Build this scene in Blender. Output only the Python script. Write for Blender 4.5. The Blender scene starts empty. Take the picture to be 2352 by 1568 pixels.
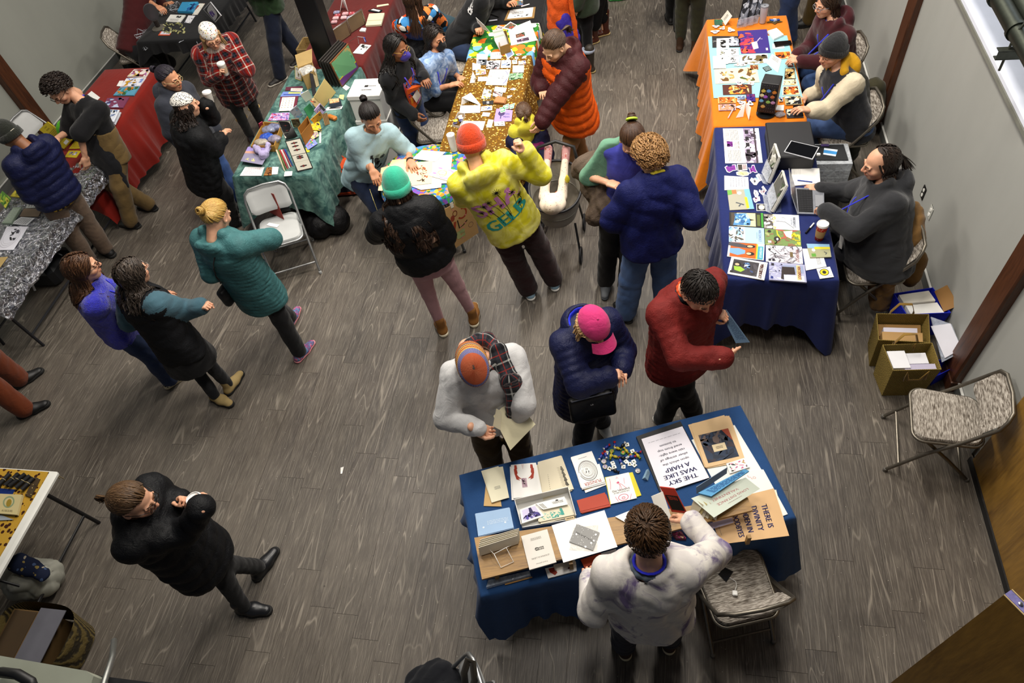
import bpy,math,random
import numpy as np
from mathutils import Vector
from mathutils.bvhtree import BVHTree
SC=bpy.context.scene
COL=SC.collection
W_IMG,H_IMG,F_PX=2352.0,1568.0,1611.8
CAM_Z=4.839
PITCH,ROLL,AZ=math.radians(51.501),math.radians(-11.914),math.radians(17.042)
def _basis():
 cp,sp=math.cos(PITCH),math.sin(PITCH)
 fw=np.array([0,cp,-sp]);r0=np.array([1.0,0,0]);u0=np.cross(r0,fw)
 r=math.cos(ROLL)*r0+math.sin(ROLL)*u0
 u=-math.sin(ROLL)*r0+math.cos(ROLL)*u0
 c,s=math.cos(AZ),math.sin(AZ)
 return np.array([[c,-s,0],[s,c,0],[0,0,1]])@np.stack([r,u,-fw],1)
CAM_M=_basis()
CAM_P=np.array([0,0,CAM_Z])
from mathutils import Matrix
cam_d=bpy.data.cameras.new('camera')
cam_d.sensor_width=36.0
cam_d.lens=36.0*F_PX/W_IMG
cam_d.clip_start=0.05
cam=bpy.data.objects.new('camera',cam_d)
COL.objects.link(cam)
_m=Matrix.Identity(4)
for i in range(3):
 for j in range(3):
  _m[i][j]=CAM_M[i,j]
_m[2][3]=CAM_Z
cam.matrix_world=_m
SC.camera=cam
world=bpy.data.worlds.new('world')
SC.world=world
world.use_nodes=True
world.node_tree.nodes['Background'].inputs[0].default_value=(0.80,0.86,1.0,1)
world.node_tree.nodes['Background'].inputs[1].default_value=0.16
def area_light(name,loc,size,power,color=(1.0,0.93,0.84),target=None):
 d=bpy.data.lights.new(name,'AREA')
 d.shape='RECTANGLE';d.size,d.size_y=size
 d.energy=power;d.color=color
 o=bpy.data.objects.new(name,d);COL.objects.link(o);o.location=loc
 if target is not None:
  o.rotation_euler=(Vector(target)-Vector(loc)).to_track_quat('-Z','Y').to_euler()
 return o
LAMPS=[(-5.6,4.2,5.6,50),(-5.6,7.6,5.6,70),(-2.6,4.3,5.6,255),(-2.6,7.4,5.6,290),(0.2,4.6,5.6,285),(0.2,7.6,5.6,320),(-0.2,2.3,5.6,150),(1.5,9.8,5.6,110),(-3.0,10.5,5.6,110)]
for i,(x,y,z,p) in enumerate(LAMPS):
 area_light('ceiling_lamp_light',(x,y,z),(0.5,1.3),p)
area_light('window_daylight',(3.3,6.4,3.4),(1.6,3.0),60,(0.72,0.82,1.0),(0.5,5.0,0.8))
vs=SC.view_settings
vs.view_transform='Standard'
vs.look='None'
vs.gamma=1.0
vs.use_curve_mapping=False
vs.exposure=-0.8
try:
 SC.cycles.max_bounces=6
 SC.cycles.diffuse_bounces=3
 SC.cycles.glossy_bounces=3
 SC.cycles.transparent_max_bounces=8
 SC.cycles.use_denoising=True
 SC.cycles.sample_clamp_indirect=4.0
except Exception:
 pass
def ray(px,py):
 return CAM_M@np.array([(px-W_IMG/2)/F_PX,-(py-H_IMG/2)/F_PX,-1.0])
def P(px,py,z=0.0):
 """the point of height z that the photograph shows at (px, py)"""
 d=ray(px,py)
 return CAM_P+d*((z-CAM_Z)/d[2])
def on_plane(px,py,p0,n):
 d=ray(px,py);p0=np.asarray(p0,float);n=np.asarray(n,float)
 return CAM_P+d*(((p0-CAM_P)@n)/(d@n))
def on_sphere(px,py,c,r,near=True):
 """the point at distance r from c that is seen at (px, py) (closest one when out of reach)"""
 d=ray(px,py);d=d/np.linalg.norm(d);m=CAM_P-c
 b=m@d;q=b*b-(m@m-r*r)
 if q<=0:
  p=CAM_P-b*d
  v=p-c
  return c+v/np.linalg.norm(v)*r
 t=-b-math.sqrt(q) if near else-b+math.sqrt(q)
 return CAM_P+t*d
def nrm(v):
 v=np.asarray(v,float);return v/(np.linalg.norm(v)+1e-12)
def crop(x0,y0,s):
 """reads coordinates measured in an enlarged crop of the photograph"""
 return lambda x,y:(x0+x/s,y0+y/s)
def lin(h):
 if not isinstance(h,str):
  return tuple(h)
 h=h.lstrip('#')
 v=[int(h[i:i+2],16)/255 for i in(0,2,4)]
 return tuple(x/12.92 if x<=.04045 else((x+.055)/1.055)**2.4 for x in v)
class NT:
 def __init__(s,name,rough=.7,metal=0.0,spec=.5):
  s.m=bpy.data.materials.new(name);s.m.use_nodes=True
  s.t=s.m.node_tree;s.b=s.t.nodes['Principled BSDF']
  s.b.inputs['Roughness'].default_value=rough
  s.b.inputs['Metallic'].default_value=metal
  s.b.inputs['Specular IOR Level'].default_value=spec
  s.x=-200
 def n(s,typ,**kw):
  q=s.t.nodes.new('ShaderNode'+typ)
  for k,v in kw.items():
   if k.startswith('_'):
    setattr(q,k[1:],v)
   else:
    i=q.inputs[int(k[1:])] if k[0]=='i' and k[1:].isdigit() else q.inputs[k]
    if hasattr(v,'is_output'):
     s.t.links.new(v,i)
    else:
     i.default_value=v
  return q
 def link(s,a,b):s.t.links.new(a,b)
 def color(s,out):s.link(out,s.b.inputs['Base Color'])
 def set(s,c):s.b.inputs['Base Color'].default_value=(*lin(c),1)
 def coord(s,kind='Object',scale=(1,1,1),rot=(0,0,0),loc=None):
  if kind=='uv':
   o=s.n('UVMap').outputs[0]
  else:
   o=s.n('TexCoord').outputs[kind]
  mp=s.n('Mapping',Vector=o,Scale=scale,Rotation=rot)
  return mp.outputs[0]
 def noise(s,vec,scale,detail=3.0,rough=.55,dist=0.0):
  return s.n('TexNoise',Vector=vec,Scale=scale,Detail=detail,Roughness=rough,Distortion=dist).outputs
 def ramp(s,fac,stops,interp='LINEAR'):
  r=s.n('ValToRGB',Fac=fac);e=r.color_ramp.elements;r.color_ramp.interpolation=interp
  while len(e)<len(stops):e.new(0.5)
  for el,(p,c) in zip(e,stops):
   el.position=p;el.color=(*lin(c),1)
  return r.outputs[0]
 def mix(s,fac,a,b,mode='MIX'):
  q=s.n('Mix',_data_type='RGBA',_blend_type=mode)
  for v,i in((fac,0),(a,6),(b,7)):
   if hasattr(v,'is_output'):s.link(v,q.inputs[i])
   elif i==0:q.inputs[0].default_value=v
   else:q.inputs[i].default_value=(*lin(v),1)
  return q.outputs[2]
 def math(s,op,a,b=0.0,clamp=False):
  q=s.n('Math',_operation=op,_use_clamp=clamp)
  for v,i in((a,0),(b,1)):
   if hasattr(v,'is_output'):s.link(v,q.inputs[i])
   else:q.inputs[i].default_value=v
  return q.outputs[0]
 def bump(s,h,strength=.3,dist=.01):
  b=s.n('Bump',Height=h,Strength=strength,Distance=dist)
  s.link(b.outputs[0],s.b.inputs['Normal'])
 def sheen(s,w=.3):
  s.b.inputs['Sheen Weight'].default_value=w
 def sep(s,v):return s.n('SeparateXYZ',Vector=v).outputs
_MC={}
def cached(f):
 def g(*a,**k):
  key=(f.__name__,a,tuple(sorted(k.items())))
  if key not in _MC:_MC[key]=f(*a,**k)
  return _MC[key]
 return g
def _shade(c,f):
 return tuple(min(1.0,x*f) for x in lin(c))
@cached
def Pl(c,rough=.6,metal=0.0,var=.12,nscale=6.0,bump=0.0,bscale=120.0,spec=.5,name='painted_surface'):
 t=NT(name,rough,metal,spec)
 v=t.coord()
 n=t.noise(v,nscale,4)[0]
 t.color(t.ramp(n,[(.3,_shade(c,1-var)),(.7,_shade(c,1+var))]))
 if bump:t.bump(t.noise(v,bscale,2)[0],bump,.004)
 return t.m
@cached
def Fb(c,rough=.85,var=.18,weave=420.0,bump=.25,sheen=.15,fold=9.0,fbump=.0,name='woven_fabric',c2=None):
 t=NT(name,rough,0,.25)
 v=t.coord()
 n=t.noise(v,fold,5,.6)[0]
 fine=t.noise(v,weave,2)[0]
 base=t.ramp(n,[(.3,_shade(c,1-var)),(.7,_shade(c2 or c,1+var))])
 t.color(t.mix(.18,base,t.ramp(fine,[(.35,_shade(c,.55)),(.65,_shade(c,1.5))])))
 cr=t.noise(v,fold*1.1,3,.55,1.1)[0];cr=t.math('MULTIPLY',t.math('ABSOLUTE',t.math('SUBTRACT',cr,.5)),2.6)
 h=t.math('ADD',t.math('MULTIPLY',fine,.2),t.math('ADD',t.math('MULTIPLY',n,1.0+fbump),cr))
 t.bump(h,min(1,bump*1.1),.008)
 t.sheen(sheen)
 return t.m
@cached
def Ny(c,rough=.42,name='quilted_nylon',var=.16,spec=.22):
 rough=rough+.16
 t=NT(name,rough,0,spec)
 v=t.coord()
 n=t.noise(v,14,4,.6)[0];w=t.noise(v,34,3,.6,.9)[0];w=t.math('MULTIPLY',t.math('ABSOLUTE',t.math('SUBTRACT',w,.5)),3.0)
 t.color(t.ramp(n,[(.3,_shade(c,1-var)),(.7,_shade(c,1+var))]))
 t.bump(t.math('ADD',n,t.math('MULTIPLY',w,.5)),.5,.012)
 return t.m
@cached
def tiedye(base,c2,scale=7.0,lo=.45,hi=.6,c3=None,name='tie_dye_cotton',rough=.85):
 t=NT(name,rough,0,.2)
 v=t.coord()
 n=t.noise(v,scale,5,.62,1.2)[0]
 col=t.ramp(n,[(lo,base),(hi,c2)])
 if c3:
  n2=t.noise(t.coord(rot=(1,2,.5)),scale*.8,4,.6,.8)[0]
  col=t.mix(t.ramp(n2,[(.52,'#000000'),(.66,'#ffffff')]),col,c3)
 f=t.noise(v,380,2)[0]
 t.color(col)
 t.bump(t.math('ADD',t.math('MULTIPLY',f,.25),t.noise(v,11,4)[0]),.3,.01)
 t.sheen(.1)
 return t.m
@cached
def plaid(c1,c2,c3,c4,pitch=.09,name='plaid_flannel'):
 """checked cloth: bands along and around the garment"""
 t=NT(name,.9,0,.15)
 u,v,_=t.sep(t.coord('uv',(1/pitch,1/pitch,1)))
 def band(x,lo,hi,off=0.0):
  f=t.math('FRACT',t.math('ADD',x,off))
  return t.math('MULTIPLY',t.math('GREATER_THAN',f,lo),t.math('LESS_THAN',f,hi))
 a,b=band(u,0,.45),band(v,0,.45)
 col=t.mix(a,c1,c2);col2=t.mix(a,c2,c1)
 col=t.mix(t.math('MULTIPLY',t.math('ADD',a,b),.5),c1,c2)
 ln=t.math('MAXIMUM',band(u,.68,.78),band(v,.68,.78))
 both=t.math('MULTIPLY',band(u,.66,.8),band(v,.66,.8))
 col=t.mix(t.math('MULTIPLY',ln,.55),col,c3)
 col=t.mix(t.math('MULTIPLY',both,.9),col,c3)
 ln2=t.math('MAXIMUM',band(u,.2,.26),band(v,.2,.26))
 col=t.mix(t.math('MULTIPLY',ln2,.6),col,c4)
 t.color(col)
 n=t.noise(t.coord(),12,4)[0]
 t.bump(t.math('ADD',n,t.math('MULTIPLY',t.noise(t.coord(),300,2)[0],.2)),.3,.01)
 t.sheen(.15)
 return t.m
@cached
def checks(c1,c2,pitch=.03,name='checked_cloth',rough=.8):
 t=NT(name,rough,0,.2)
 k=t.n('TexChecker',Vector=t.coord('Object'),Scale=1/pitch)
 k.inputs[1].default_value=(*lin(c1),1);k.inputs[2].default_value=(*lin(c2),1)
 t.color(k.outputs[0]);return t.m
@cached
def Sp(base,cs,scale=30.0,size=.3,name='printed_cloth',rough=.85,dense=.0,bump=.15):
 """cloth printed with scattered motifs in several colours"""
 t=NT(name,rough,0,.2)
 v=t.coord()
 vd=t.n('VectorMath',_operation='ADD',i0=v,i1=t.n('VectorMath',_operation='SCALE',i0=t.noise(v,scale*.6,2)[1],Scale=.5/scale*2).outputs[0]).outputs[0]
 vo=t.n('TexVoronoi',Vector=vd,Scale=scale)
 stops=[(i/len(cs),c) for i,c in enumerate(cs)]
 pick=t.ramp(t.sep(vo.outputs['Color'])[0],stops,'CONSTANT')
 m=t.math('LESS_THAN',vo.outputs['Distance'],size)
 keep=t.math('GREATER_THAN',t.sep(vo.outputs['Color'])[1],dense)
 t.color(t.mix(t.math('MULTIPLY',m,keep),base,pick))
 t.bump(t.math('ADD',t.noise(v,300,2)[0],t.noise(v,10,3)[0]),bump,.008)
 return t.m
@cached
def wood(c1,c2,axis='x',scale=1.0,rough=.5,name='wood_grain'):
 t=NT(name,rough)
 s={'x':(.9,9,9),'y':(9,.9,9),'z':(9,9,.9)}[axis]
 v=t.coord(scale=tuple(k*scale for k in s))
 n=t.noise(v,2.2,6,.62,.8)[0]
 f=t.noise(v,14,4,.6)[0]
 col=t.ramp(n,[(.3,c1),(.5,_shade(c2,.85)),(.72,c2)])
 t.color(t.mix(.25,col,t.ramp(f,[(.35,_shade(c1,.6)),(.65,_shade(c2,1.2))])))
 t.bump(f,.15,.004)
 return t.m
@cached
def metal(c,rough=.35,name='metal'):
 t=NT(name,rough,.9)
 n=t.noise(t.coord(),30,3)[0]
 t.color(t.ramp(n,[(.3,_shade(c,.85)),(.7,_shade(c,1.1))]))
 return t.m
@cached
def clear(c='#ffffff',alpha=.25,rough=.12,name='clear_plastic'):
 t=NT(name,rough);t.set(c)
 n=t.noise(t.coord(),25,3,.6,1.0)[0]
 a=t.ramp(n,[(.3,(alpha*.6,)*3),(.75,(min(1,alpha*1.6),)*3)])
 t.link(a,t.b.inputs['Alpha'])
 t.bump(n,.5,.01)
 return t.m
@cached
def skin(c):
 t=NT('skin',.5,0,.4)
 v=t.coord()
 n=t.noise(v,22,4)[0]
 at=t.n('VertexColor',_layer_name='col').outputs[0]
 base=t.ramp(n,[(.3,_shade(c,.88)),(.7,_shade(c,1.1))])
 t.color(t.mix(1.0,base,at,'MULTIPLY'))
 t.b.inputs['Subsurface Weight'].default_value=.0
 t.bump(t.noise(v,160,2)[0],.08,.004)
 return t.m
@cached
def hairmat(c,c2=None):
 t=NT('hair',.42,0,.35)
 u,v,_=t.sep(t.coord('uv',(1,1,1)))
 cmb=t.n('CombineXYZ',X=t.math('MULTIPLY',u,60.0),Y=t.math('MULTIPLY',v,1.2)).outputs[0]
 n=t.noise(cmb,3.0,3,.6)[0]
 t.color(t.ramp(n,[(.25,_shade(c,.5)),(.5,c),(.78,_shade(c2 or c,1.55))]))
 t.bump(n,.4,.004)
 return t.m
@cached
def vcol(rough=.55):
 """printed ink: the colour comes from the print's own painted colours"""
 t=NT('printed_ink',rough,0,.3)
 t.color(t.n('VertexColor',_layer_name='col').outputs[0])
 return t.m
def arr(v):return np.asarray(v,float)
def make_mesh(name,V,F,mats,smooth=False,col=None,uv=None,midx=None):
 """V (n,3), F list of faces or (m,4)/(m,3) int array"""
 me=bpy.data.meshes.new(name)
 V=np.asarray(V,np.float32)
 if isinstance(F,np.ndarray):
  k=F.shape[1];nf=len(F)
  me.vertices.add(len(V));me.vertices.foreach_set('co',V.ravel())
  me.loops.add(nf*k);me.loops.foreach_set('vertex_index',F.astype(np.int32).ravel())
  me.polygons.add(nf)
  me.polygons.foreach_set('loop_start',np.arange(0,nf*k,k,dtype=np.int32))
  me.polygons.foreach_set('loop_total',np.full(nf,k,np.int32))
  me.update(calc_edges=True)
 else:
  me.from_pydata([tuple(map(float,v)) for v in V],[],[tuple(int(i) for i in f) for f in F]);me.update()
 for m in(mats if isinstance(mats,(list,tuple)) else[mats]):me.materials.append(m)
 if midx is not None:me.polygons.foreach_set('material_index',np.asarray(midx,np.int32))
 if smooth:me.polygons.foreach_set('use_smooth',np.ones(len(me.polygons),bool))
 if col is not None:
  a=me.color_attributes.new('col','FLOAT_COLOR','POINT')
  c=np.ones((len(V),4),np.float32);c[:,:3]=col
  a.data.foreach_set('color',c.ravel())
 if uv is not None:
  l=me.uv_layers.new(name='uv')
  vi=np.empty(len(me.loops),np.int32);me.loops.foreach_get('vertex_index',vi)
  l.data.foreach_set('uv',np.asarray(uv,np.float32)[vi].ravel())
 return me
def put(name,me,parent=None,loc=(0,0,0),rot=0.0):
 o=bpy.data.objects.new(name,me);COL.objects.link(o)
 if parent is not None:o.parent=parent
 o.location=[float(v) for v in loc]
 if rot:o.rotation_euler=(0,0,rot)
 return o
def tag(o,label=None,cat=None,group=None,kind=None):
 if label:o['label']=label
 if cat:o['category']=cat
 if group:o['group']=group
 if kind:o['kind']=kind
 return o
def Tg(name,label,cat,loc=(0,0,0),rot=0.0,group=None):
 o=bpy.data.objects.new(name,None);COL.objects.link(o)
 o.location=[float(v) for v in loc];o.rotation_euler=(0,0,rot)
 o.empty_display_size=.1
 return tag(o,label,cat,group)
def copy_tree(o,parent=None):
 c=o.copy();COL.objects.link(c)
 if parent is not None:c.parent=parent
 for ch in list(o.children):copy_tree(ch,c)
 return c
class MB:
 """collects shapes and links them as one mesh object"""
 def __init__(s):s.V=[];s.F=[];s.n=0;s.M=[];s.cur=0
 def add(s,V,F):
  V=np.asarray(V,float).reshape(-1,3)
  s.V.append(V);s.F+=[tuple(int(i)+s.n for i in f) for f in F];s.M+=[s.cur]*len(F);s.n+=len(V);return s
 def box(s,c,size,rot=0.0,R=None,bev=0.0):
  c=arr(c);hx,hy,hz=arr(size)/2
  if bev<=0:
   v=arr([[x,y,z] for x in(-hx,hx) for y in(-hy,hy) for z in(-hz,hz)])
   f=[(0,1,3,2),(4,6,7,5),(0,4,5,1),(2,3,7,6),(0,2,6,4),(1,5,7,3)]
  else:
   b=min(bev,hx*.9,hy*.9,hz*.9);v=[]
   ring=[]
   for z,i in((-hz,b),(-hz+b,0),(hz-b,0),(hz,b)):
    X,Y=hx-i,hy-i
    ring.append([[-X+b,-Y],[X-b,-Y],[X,-Y+b],[X,Y-b],[X-b,Y],[-X+b,Y],[-X,Y-b],[-X,-Y+b]])
    v+=[[p[0],p[1],z] for p in ring[-1]]
   v=arr(v);f=[tuple(range(7,-1,-1)),tuple(range(24,32))]
   for k in range(3):
    for j in range(8):
     a,b2=k*8+j,k*8+(j+1)%8
     f.append((a,b2,b2+8,a+8))
  if R is not None:v=v@arr(R).T
  elif rot:
   co,si=math.cos(rot),math.sin(rot);v=v@arr([[co,si,0],[-si,co,0],[0,0,1]])
  return s.add(v+c,f)
 def tube(s,pts,r,n=8,cap=True,flat=1.0,up=None,closed=False):
  pts=arr(pts);m=len(pts);rr=np.full(m,r,float) if np.isscalar(r) else arr(r)
  T=np.gradient(pts,axis=0) if not closed else np.roll(pts,-1,0)-np.roll(pts,1,0)
  T/=np.linalg.norm(T,axis=1,keepdims=True)+1e-12
  u=arr(up) if up is not None else(arr([0,0,1]) if abs(T[0][2])<.9 else arr([1,0,0]))
  V=[]
  for i in range(m):
   a=u-T[i]*(u@T[i]);a=nrm(a);b=np.cross(T[i],a)
   if up is None:u=a
   th=np.linspace(0,2*math.pi,n,endpoint=False)
   V.append(pts[i]+rr[i]*(np.outer(np.cos(th),a)*flat+np.outer(np.sin(th),b)))
  F=[]
  for i in range(m if closed else m-1):
   for j in range(n):
    a,b=i*n+j,i*n+(j+1)%n;i2=(i+1)%m
    F.append((a,b,i2*n+(j+1)%n,i2*n+j))
  if cap and not closed:F+=[tuple(range(n-1,-1,-1)),tuple(range((m-1)*n,m*n))]
  return s.add(np.concatenate(V),F)
 def lathe(s,prof,c=(0,0,0),n=24,axis=None,sx=1.0,sy=1.0):
  """prof: list of (r, z)"""
  th=np.linspace(0,2*math.pi,n,endpoint=False);V=[];F=[]
  for r,z in prof:V.append(np.stack([r*np.cos(th)*sx,r*np.sin(th)*sy,np.full(n,z)],1))
  for i in range(len(prof)-1):
   for j in range(n):
    a,b=i*n+j,i*n+(j+1)%n;F.append((a,b,b+n,a+n))
  F.append(tuple(range(n-1,-1,-1)));k=(len(prof)-1)*n;F.append(tuple(range(k,k+n)))
  V=np.concatenate(V)
  if axis is not None:
   z=nrm(axis);x=nrm(np.cross([0,1,0],z) if abs(z[1])<.9 else np.cross([1,0,0],z));y=np.cross(z,x)
   V=V@np.stack([x,y,z])
  return s.add(V+arr(c),F)
 def slab(s,q,th,up=None):
  """quad q (4,3): its top face; th thick, downwards along its normal"""
  q=arr(q);n=nrm(np.cross(q[2]-q[0],q[3]-q[1]))
  if up is None:up=(0,0,1)
  if n@arr(up)<0:n=-n;q=q[::-1]
  if abs((q[3]-q[0])@nrm(np.cross(q[1]-q[0],q[2]-q[0])))>.0008:
   t=np.linspace(0,1,9);U,W=np.meshgrid(t,t,indexing='ij');U,W=U.reshape(-1,1),W.reshape(-1,1)
   X=(1-U)*(1-W)*q[0]+U*(1-W)*q[1]+U*W*q[2]+(1-U)*W*q[3];F=[]
   for i in range(8):
    for j in range(8):a=i*9+j;F+=[(a,a+9,a+10,a+1),(a+82,a+91,a+90,a+81)]
   for i in range(8):
    for a,b in((i*9+9,i*9),(i*9+8,i*9+17),(i,i+1),(73+i,72+i)):F.append((a,b,b+81,a+81))
   return s.add(np.concatenate([X,X-n*th]),F)
  return s.add(np.concatenate([q,q-n*th]),[(0,1,2,3),(7,6,5,4),(0,4,5,1),(1,5,6,2),(2,6,7,3),(3,7,4,0)])
 def grid(s,fn,nu,nv,wrap=False):
  u=np.linspace(0,1,nu);v=np.linspace(0,1,nv)
  U,Vv=np.meshgrid(u,v,indexing='ij');Q=fn(U.ravel(),Vv.ravel())
  F=[(i*nv+j,(i+1)*nv+j,(i+1)*nv+j+1,i*nv+j+1) for i in range(nu-1) for j in range(nv-1)]
  return s.add(Q,F)
 def Bd(s,name,mats,parent=None,loc=(0,0,0),smooth=False,rot=0.0,rel=True):
  V=np.concatenate(s.V)
  if parent is not None and rel is True and loc==(0,0,0):
   o=parent;off=np.zeros(3)
   while o is not None:off=off+arr(o.location);o=o.parent
   V=V-off
  else:V=V-arr(loc)
  if smooth=='auto':
   me=make_mesh(name,V,s.F,mats,True,midx=s.M)
   o=put(name,me,parent,loc,rot)
   sharp_edges(me,40)
   return o
  return put(name,make_mesh(name,V,s.F,mats,smooth,midx=s.M),parent,loc,rot)
def sharp_edges(me,deg):
 import bmesh
 bm=bmesh.new();bm.from_mesh(me);lim=math.radians(deg)
 for e in bm.edges:
  if len(e.link_faces)==2 and e.calc_face_angle(0)>lim:e.smooth=False
 bm.to_mesh(me);bm.free()
_TXT={}
def text_tris(s):
 """outline of a word as triangles, 1 unit high, centred"""
 if s not in _TXT:
  cu=bpy.data.curves.new('lettering','FONT');cu.body=s;cu.size=1.0;cu.resolution_u=2
  o=bpy.data.objects.new('lettering',cu);COL.objects.link(o)
  dg=bpy.context.evaluated_depsgraph_get();me=bpy.data.meshes.new_from_object(o.evaluated_get(dg))
  V=np.array([v.co[:2] for v in me.vertices],float).reshape(-1,2);me.calc_loop_triangles()
  T=[tuple(t.vertices) for t in me.loop_triangles]
  bpy.data.objects.remove(o);bpy.data.curves.remove(cu);bpy.data.meshes.remove(me)
  if len(V):
   c=(V.max(0)+V.min(0))/2;hgt=.72;V=(V-[c[0],.36])/hgt
  _TXT[s]=(V,T)
 return _TXT[s]
class Ink:
 """2-D print in the unit square (u right, v down), laid later on a surface"""
 def __init__(s,asp=1.0):s.V=[];s.F=[];s.C=[];s.L=[];s.n=0;s.asp=asp;s.lay=0
 def _add(s,V,F,c):
  V=arr(V).reshape(-1,2);s.V.append(V);s.C+=[lin(c)]*len(V);s.L+=[s.lay]*len(V)
  s.F+=[tuple(i+s.n for i in f) for f in F];s.n+=len(V);s.lay+=1;return s
 def rect(s,u0,v0,u1,v1,c):return s._add([[u0,v0],[u1,v0],[u1,v1],[u0,v1]],[(0,1,2,3)],c)
 def poly(s,pts,c):return s._add(pts,[tuple(range(len(pts)))],c)
 def ell(s,cu,cv,ru,rv,c,n=16,a=0.0):
  th=np.linspace(0,2*math.pi,n,endpoint=False);x,y=np.cos(th)*ru,np.sin(th)*rv
  return s._add(np.stack([cu+x*math.cos(a)-y*math.sin(a),cv+x*math.sin(a)+y*math.cos(a)],1),[tuple(range(n))],c)
 def ring(s,cu,cv,ru,rv,w,c,n=24,a0=0,a1=2*math.pi):
  th=np.linspace(a0,a1,n);k=1-w
  o=np.stack([cu+ru*np.cos(th),cv+rv*np.sin(th)],1);i=np.stack([cu+ru*k*np.cos(th),cv+rv*k*np.sin(th)],1)
  return s._add(np.concatenate([o,i]),[(j,j+1,n+j+1,n+j) for j in range(n-1)],c)
 def line(s,pts,w,c):
  p=arr(pts);q=p*[s.asp,1];T=np.gradient(q,axis=0);T/=np.linalg.norm(T,axis=1,keepdims=True)+1e-9
  N=np.stack([-T[:,1],T[:,0]],1)*w/2;m=len(p)
  V=np.concatenate([q+N,q-N])/[s.asp,1]
  return s._add(V,[(j,j+1,m+j+1,m+j) for j in range(m-1)],c)
 def text(s,t,cu,cv,h,c,rot=0.0,wide=1.0,width=None,bold=0.0):
  """h: cap height in v units; rot in degrees clockwise"""
  V,T=text_tris(t)
  if not len(V):return s
  if width:wide=width*s.asp/((V[:,0].max()-V[:,0].min())*h)
  X=V*[h*wide,-h];r=math.radians(rot)
  for dx in((0,) if not bold else(-bold*h,bold*h)):
   Y=X+[dx,0]
   Q=np.stack([Y[:,0]*math.cos(r)-Y[:,1]*math.sin(r),Y[:,0]*math.sin(r)+Y[:,1]*math.cos(r)],1)/[s.asp,1]+[cu,cv]
   s._add(Q,T,c);s.lay-=1
  s.lay+=1
  return s
 def greek(s,u0,v0,u1,v1,n,c,rot=0,seed=1,fill=.5):
  """n lines of text too small to read"""
  r=random.Random(seed)
  for i in range(n):
   t0=(i+.5-fill/2)/n;t1=(i+.5+fill/2)/n;a=0.0
   while a<.97:
    w=r.uniform(.05,.16);b=min(1.0,a+w)
    if rot==0:s.rect(u0+(u1-u0)*a,v0+(v1-v0)*t0,u0+(u1-u0)*b,v0+(v1-v0)*t1,c)
    else:s.rect(u0+(u1-u0)*t0,v0+(v1-v0)*a,u0+(u1-u0)*t1,v0+(v1-v0)*b,c)
    s.lay-=1;a=b+.03
  s.lay+=1
  return s
 def blobs(s,u0,v0,u1,v1,n,cs,size=.1,seed=1,stretch=1.0):
  """loose brush patches of a picture"""
  r=random.Random(seed)
  for i in range(n):
   cu,cv=r.uniform(u0,u1),r.uniform(v0,v1);k=r.randint(5,8);a0=r.uniform(0,6.28);sz=size*r.uniform(.4,1.2);st=r.uniform(1,stretch)
   pts=[]
   for j in range(k):
    a=2*math.pi*j/k;rr=sz*r.uniform(.6,1.1);x,y=rr*math.cos(a)*st,rr*math.sin(a)/st
    pts.append((min(u1,max(u0,cu+(x*math.cos(a0)-y*math.sin(a0))/s.asp)),min(v1,max(v0,cv+x*math.sin(a0)+y*math.cos(a0)))))
   s.poly(pts,r.choice(cs))
   if i%4:s.lay-=1
  return s
 def dump(s):return np.concatenate(s.V),s.F,np.asarray(s.C,np.float32),np.asarray(s.L,float)
def lay_ink(ink,q,n,parent,lift=.0006,step=.00006,name='print',off=None):
 """puts the print on the quad q (u: q0->q1, v: q0->q3), raised a hair along n"""
 V,F,C,L=ink.dump();u,v=V[:,:1],V[:,1:]
 X=(1-u)*(1-v)*q[0]+u*(1-v)*q[1]+u*v*q[2]+(1-u)*v*q[3]
 X=X+np.outer(lift+L*step,n)
 if off is None:
  off=np.zeros(3);o=parent
  while o is not None:off=off+arr(o.location);o=o.parent
 return put(name,make_mesh(name,X-off,F,vcol(),col=C),parent)
def aspect(q):return np.linalg.norm(q[1]-q[0])/max(1e-6,np.linalg.norm(q[3]-q[0]))
def Sh(name,label,cat,q,th=.003,mat=None,ink=None,group=None,up=None,parent=None,color='#f4f2ec'):
 """flat thing whose top face is the quad q (4 points); ink(Ink) draws on it"""
 q=arr(q);c=q.mean(0);n=nrm(np.cross(q[2]-q[0],q[3]-q[1]));upv=arr(up if up is not None else(0,0,1))
 if n@upv<0:n=-n
 mb=MB().slab(q,th,upv)
 o=mb.Bd(name,mat or Pl(color,.65,var=.03),parent,tuple(c) if parent is None else(0,0,0))
 if label:tag(o,label,cat,group)
 if ink:
  k=Ink(aspect(q));ink(k)
  lay_ink(k,q,n,o,off=c if parent is None else None)
 return o
def flat(name,label,cat,px,z,th=.003,**kw):
 """sheet lying level at height z (top face), its corners seen at the four pixels px"""
 return Sh(name,label,cat,[P(x,y,z) for x,y in px],th,**kw)
def stack(name,label,cat,px,z0,n,th,color,seed=1,jit=.006,ink=None,group=None,mats=None,each=None):
 """pile of n alike sheets or booklets; every one is a thing; the top one shows the print"""
 r=random.Random(seed);out=[]
 for i in range(n):
  z=z0+(i+1)*th;dx,dy,a=(0,0,0) if i==n-1 else(r.uniform(-jit,jit),r.uniform(-jit,jit),r.uniform(-.04,.04)*jit/.006)
  q=arr([P(x,y,z0+n*th) for x,y in px]);q[:,2]=z;c=q.mean(0);d=q-c
  q=c+np.stack([d[:,0]*math.cos(a)-d[:,1]*math.sin(a),d[:,0]*math.sin(a)+d[:,1]*math.cos(a),d[:,2]],1)+[dx,dy,0]
  lb=label if i==n-1 else(each or label)
  out.append(Sh(name,lb,cat,q,th*.96,color=color,ink=ink if i==n-1 else None,group=group))
 return out
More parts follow.
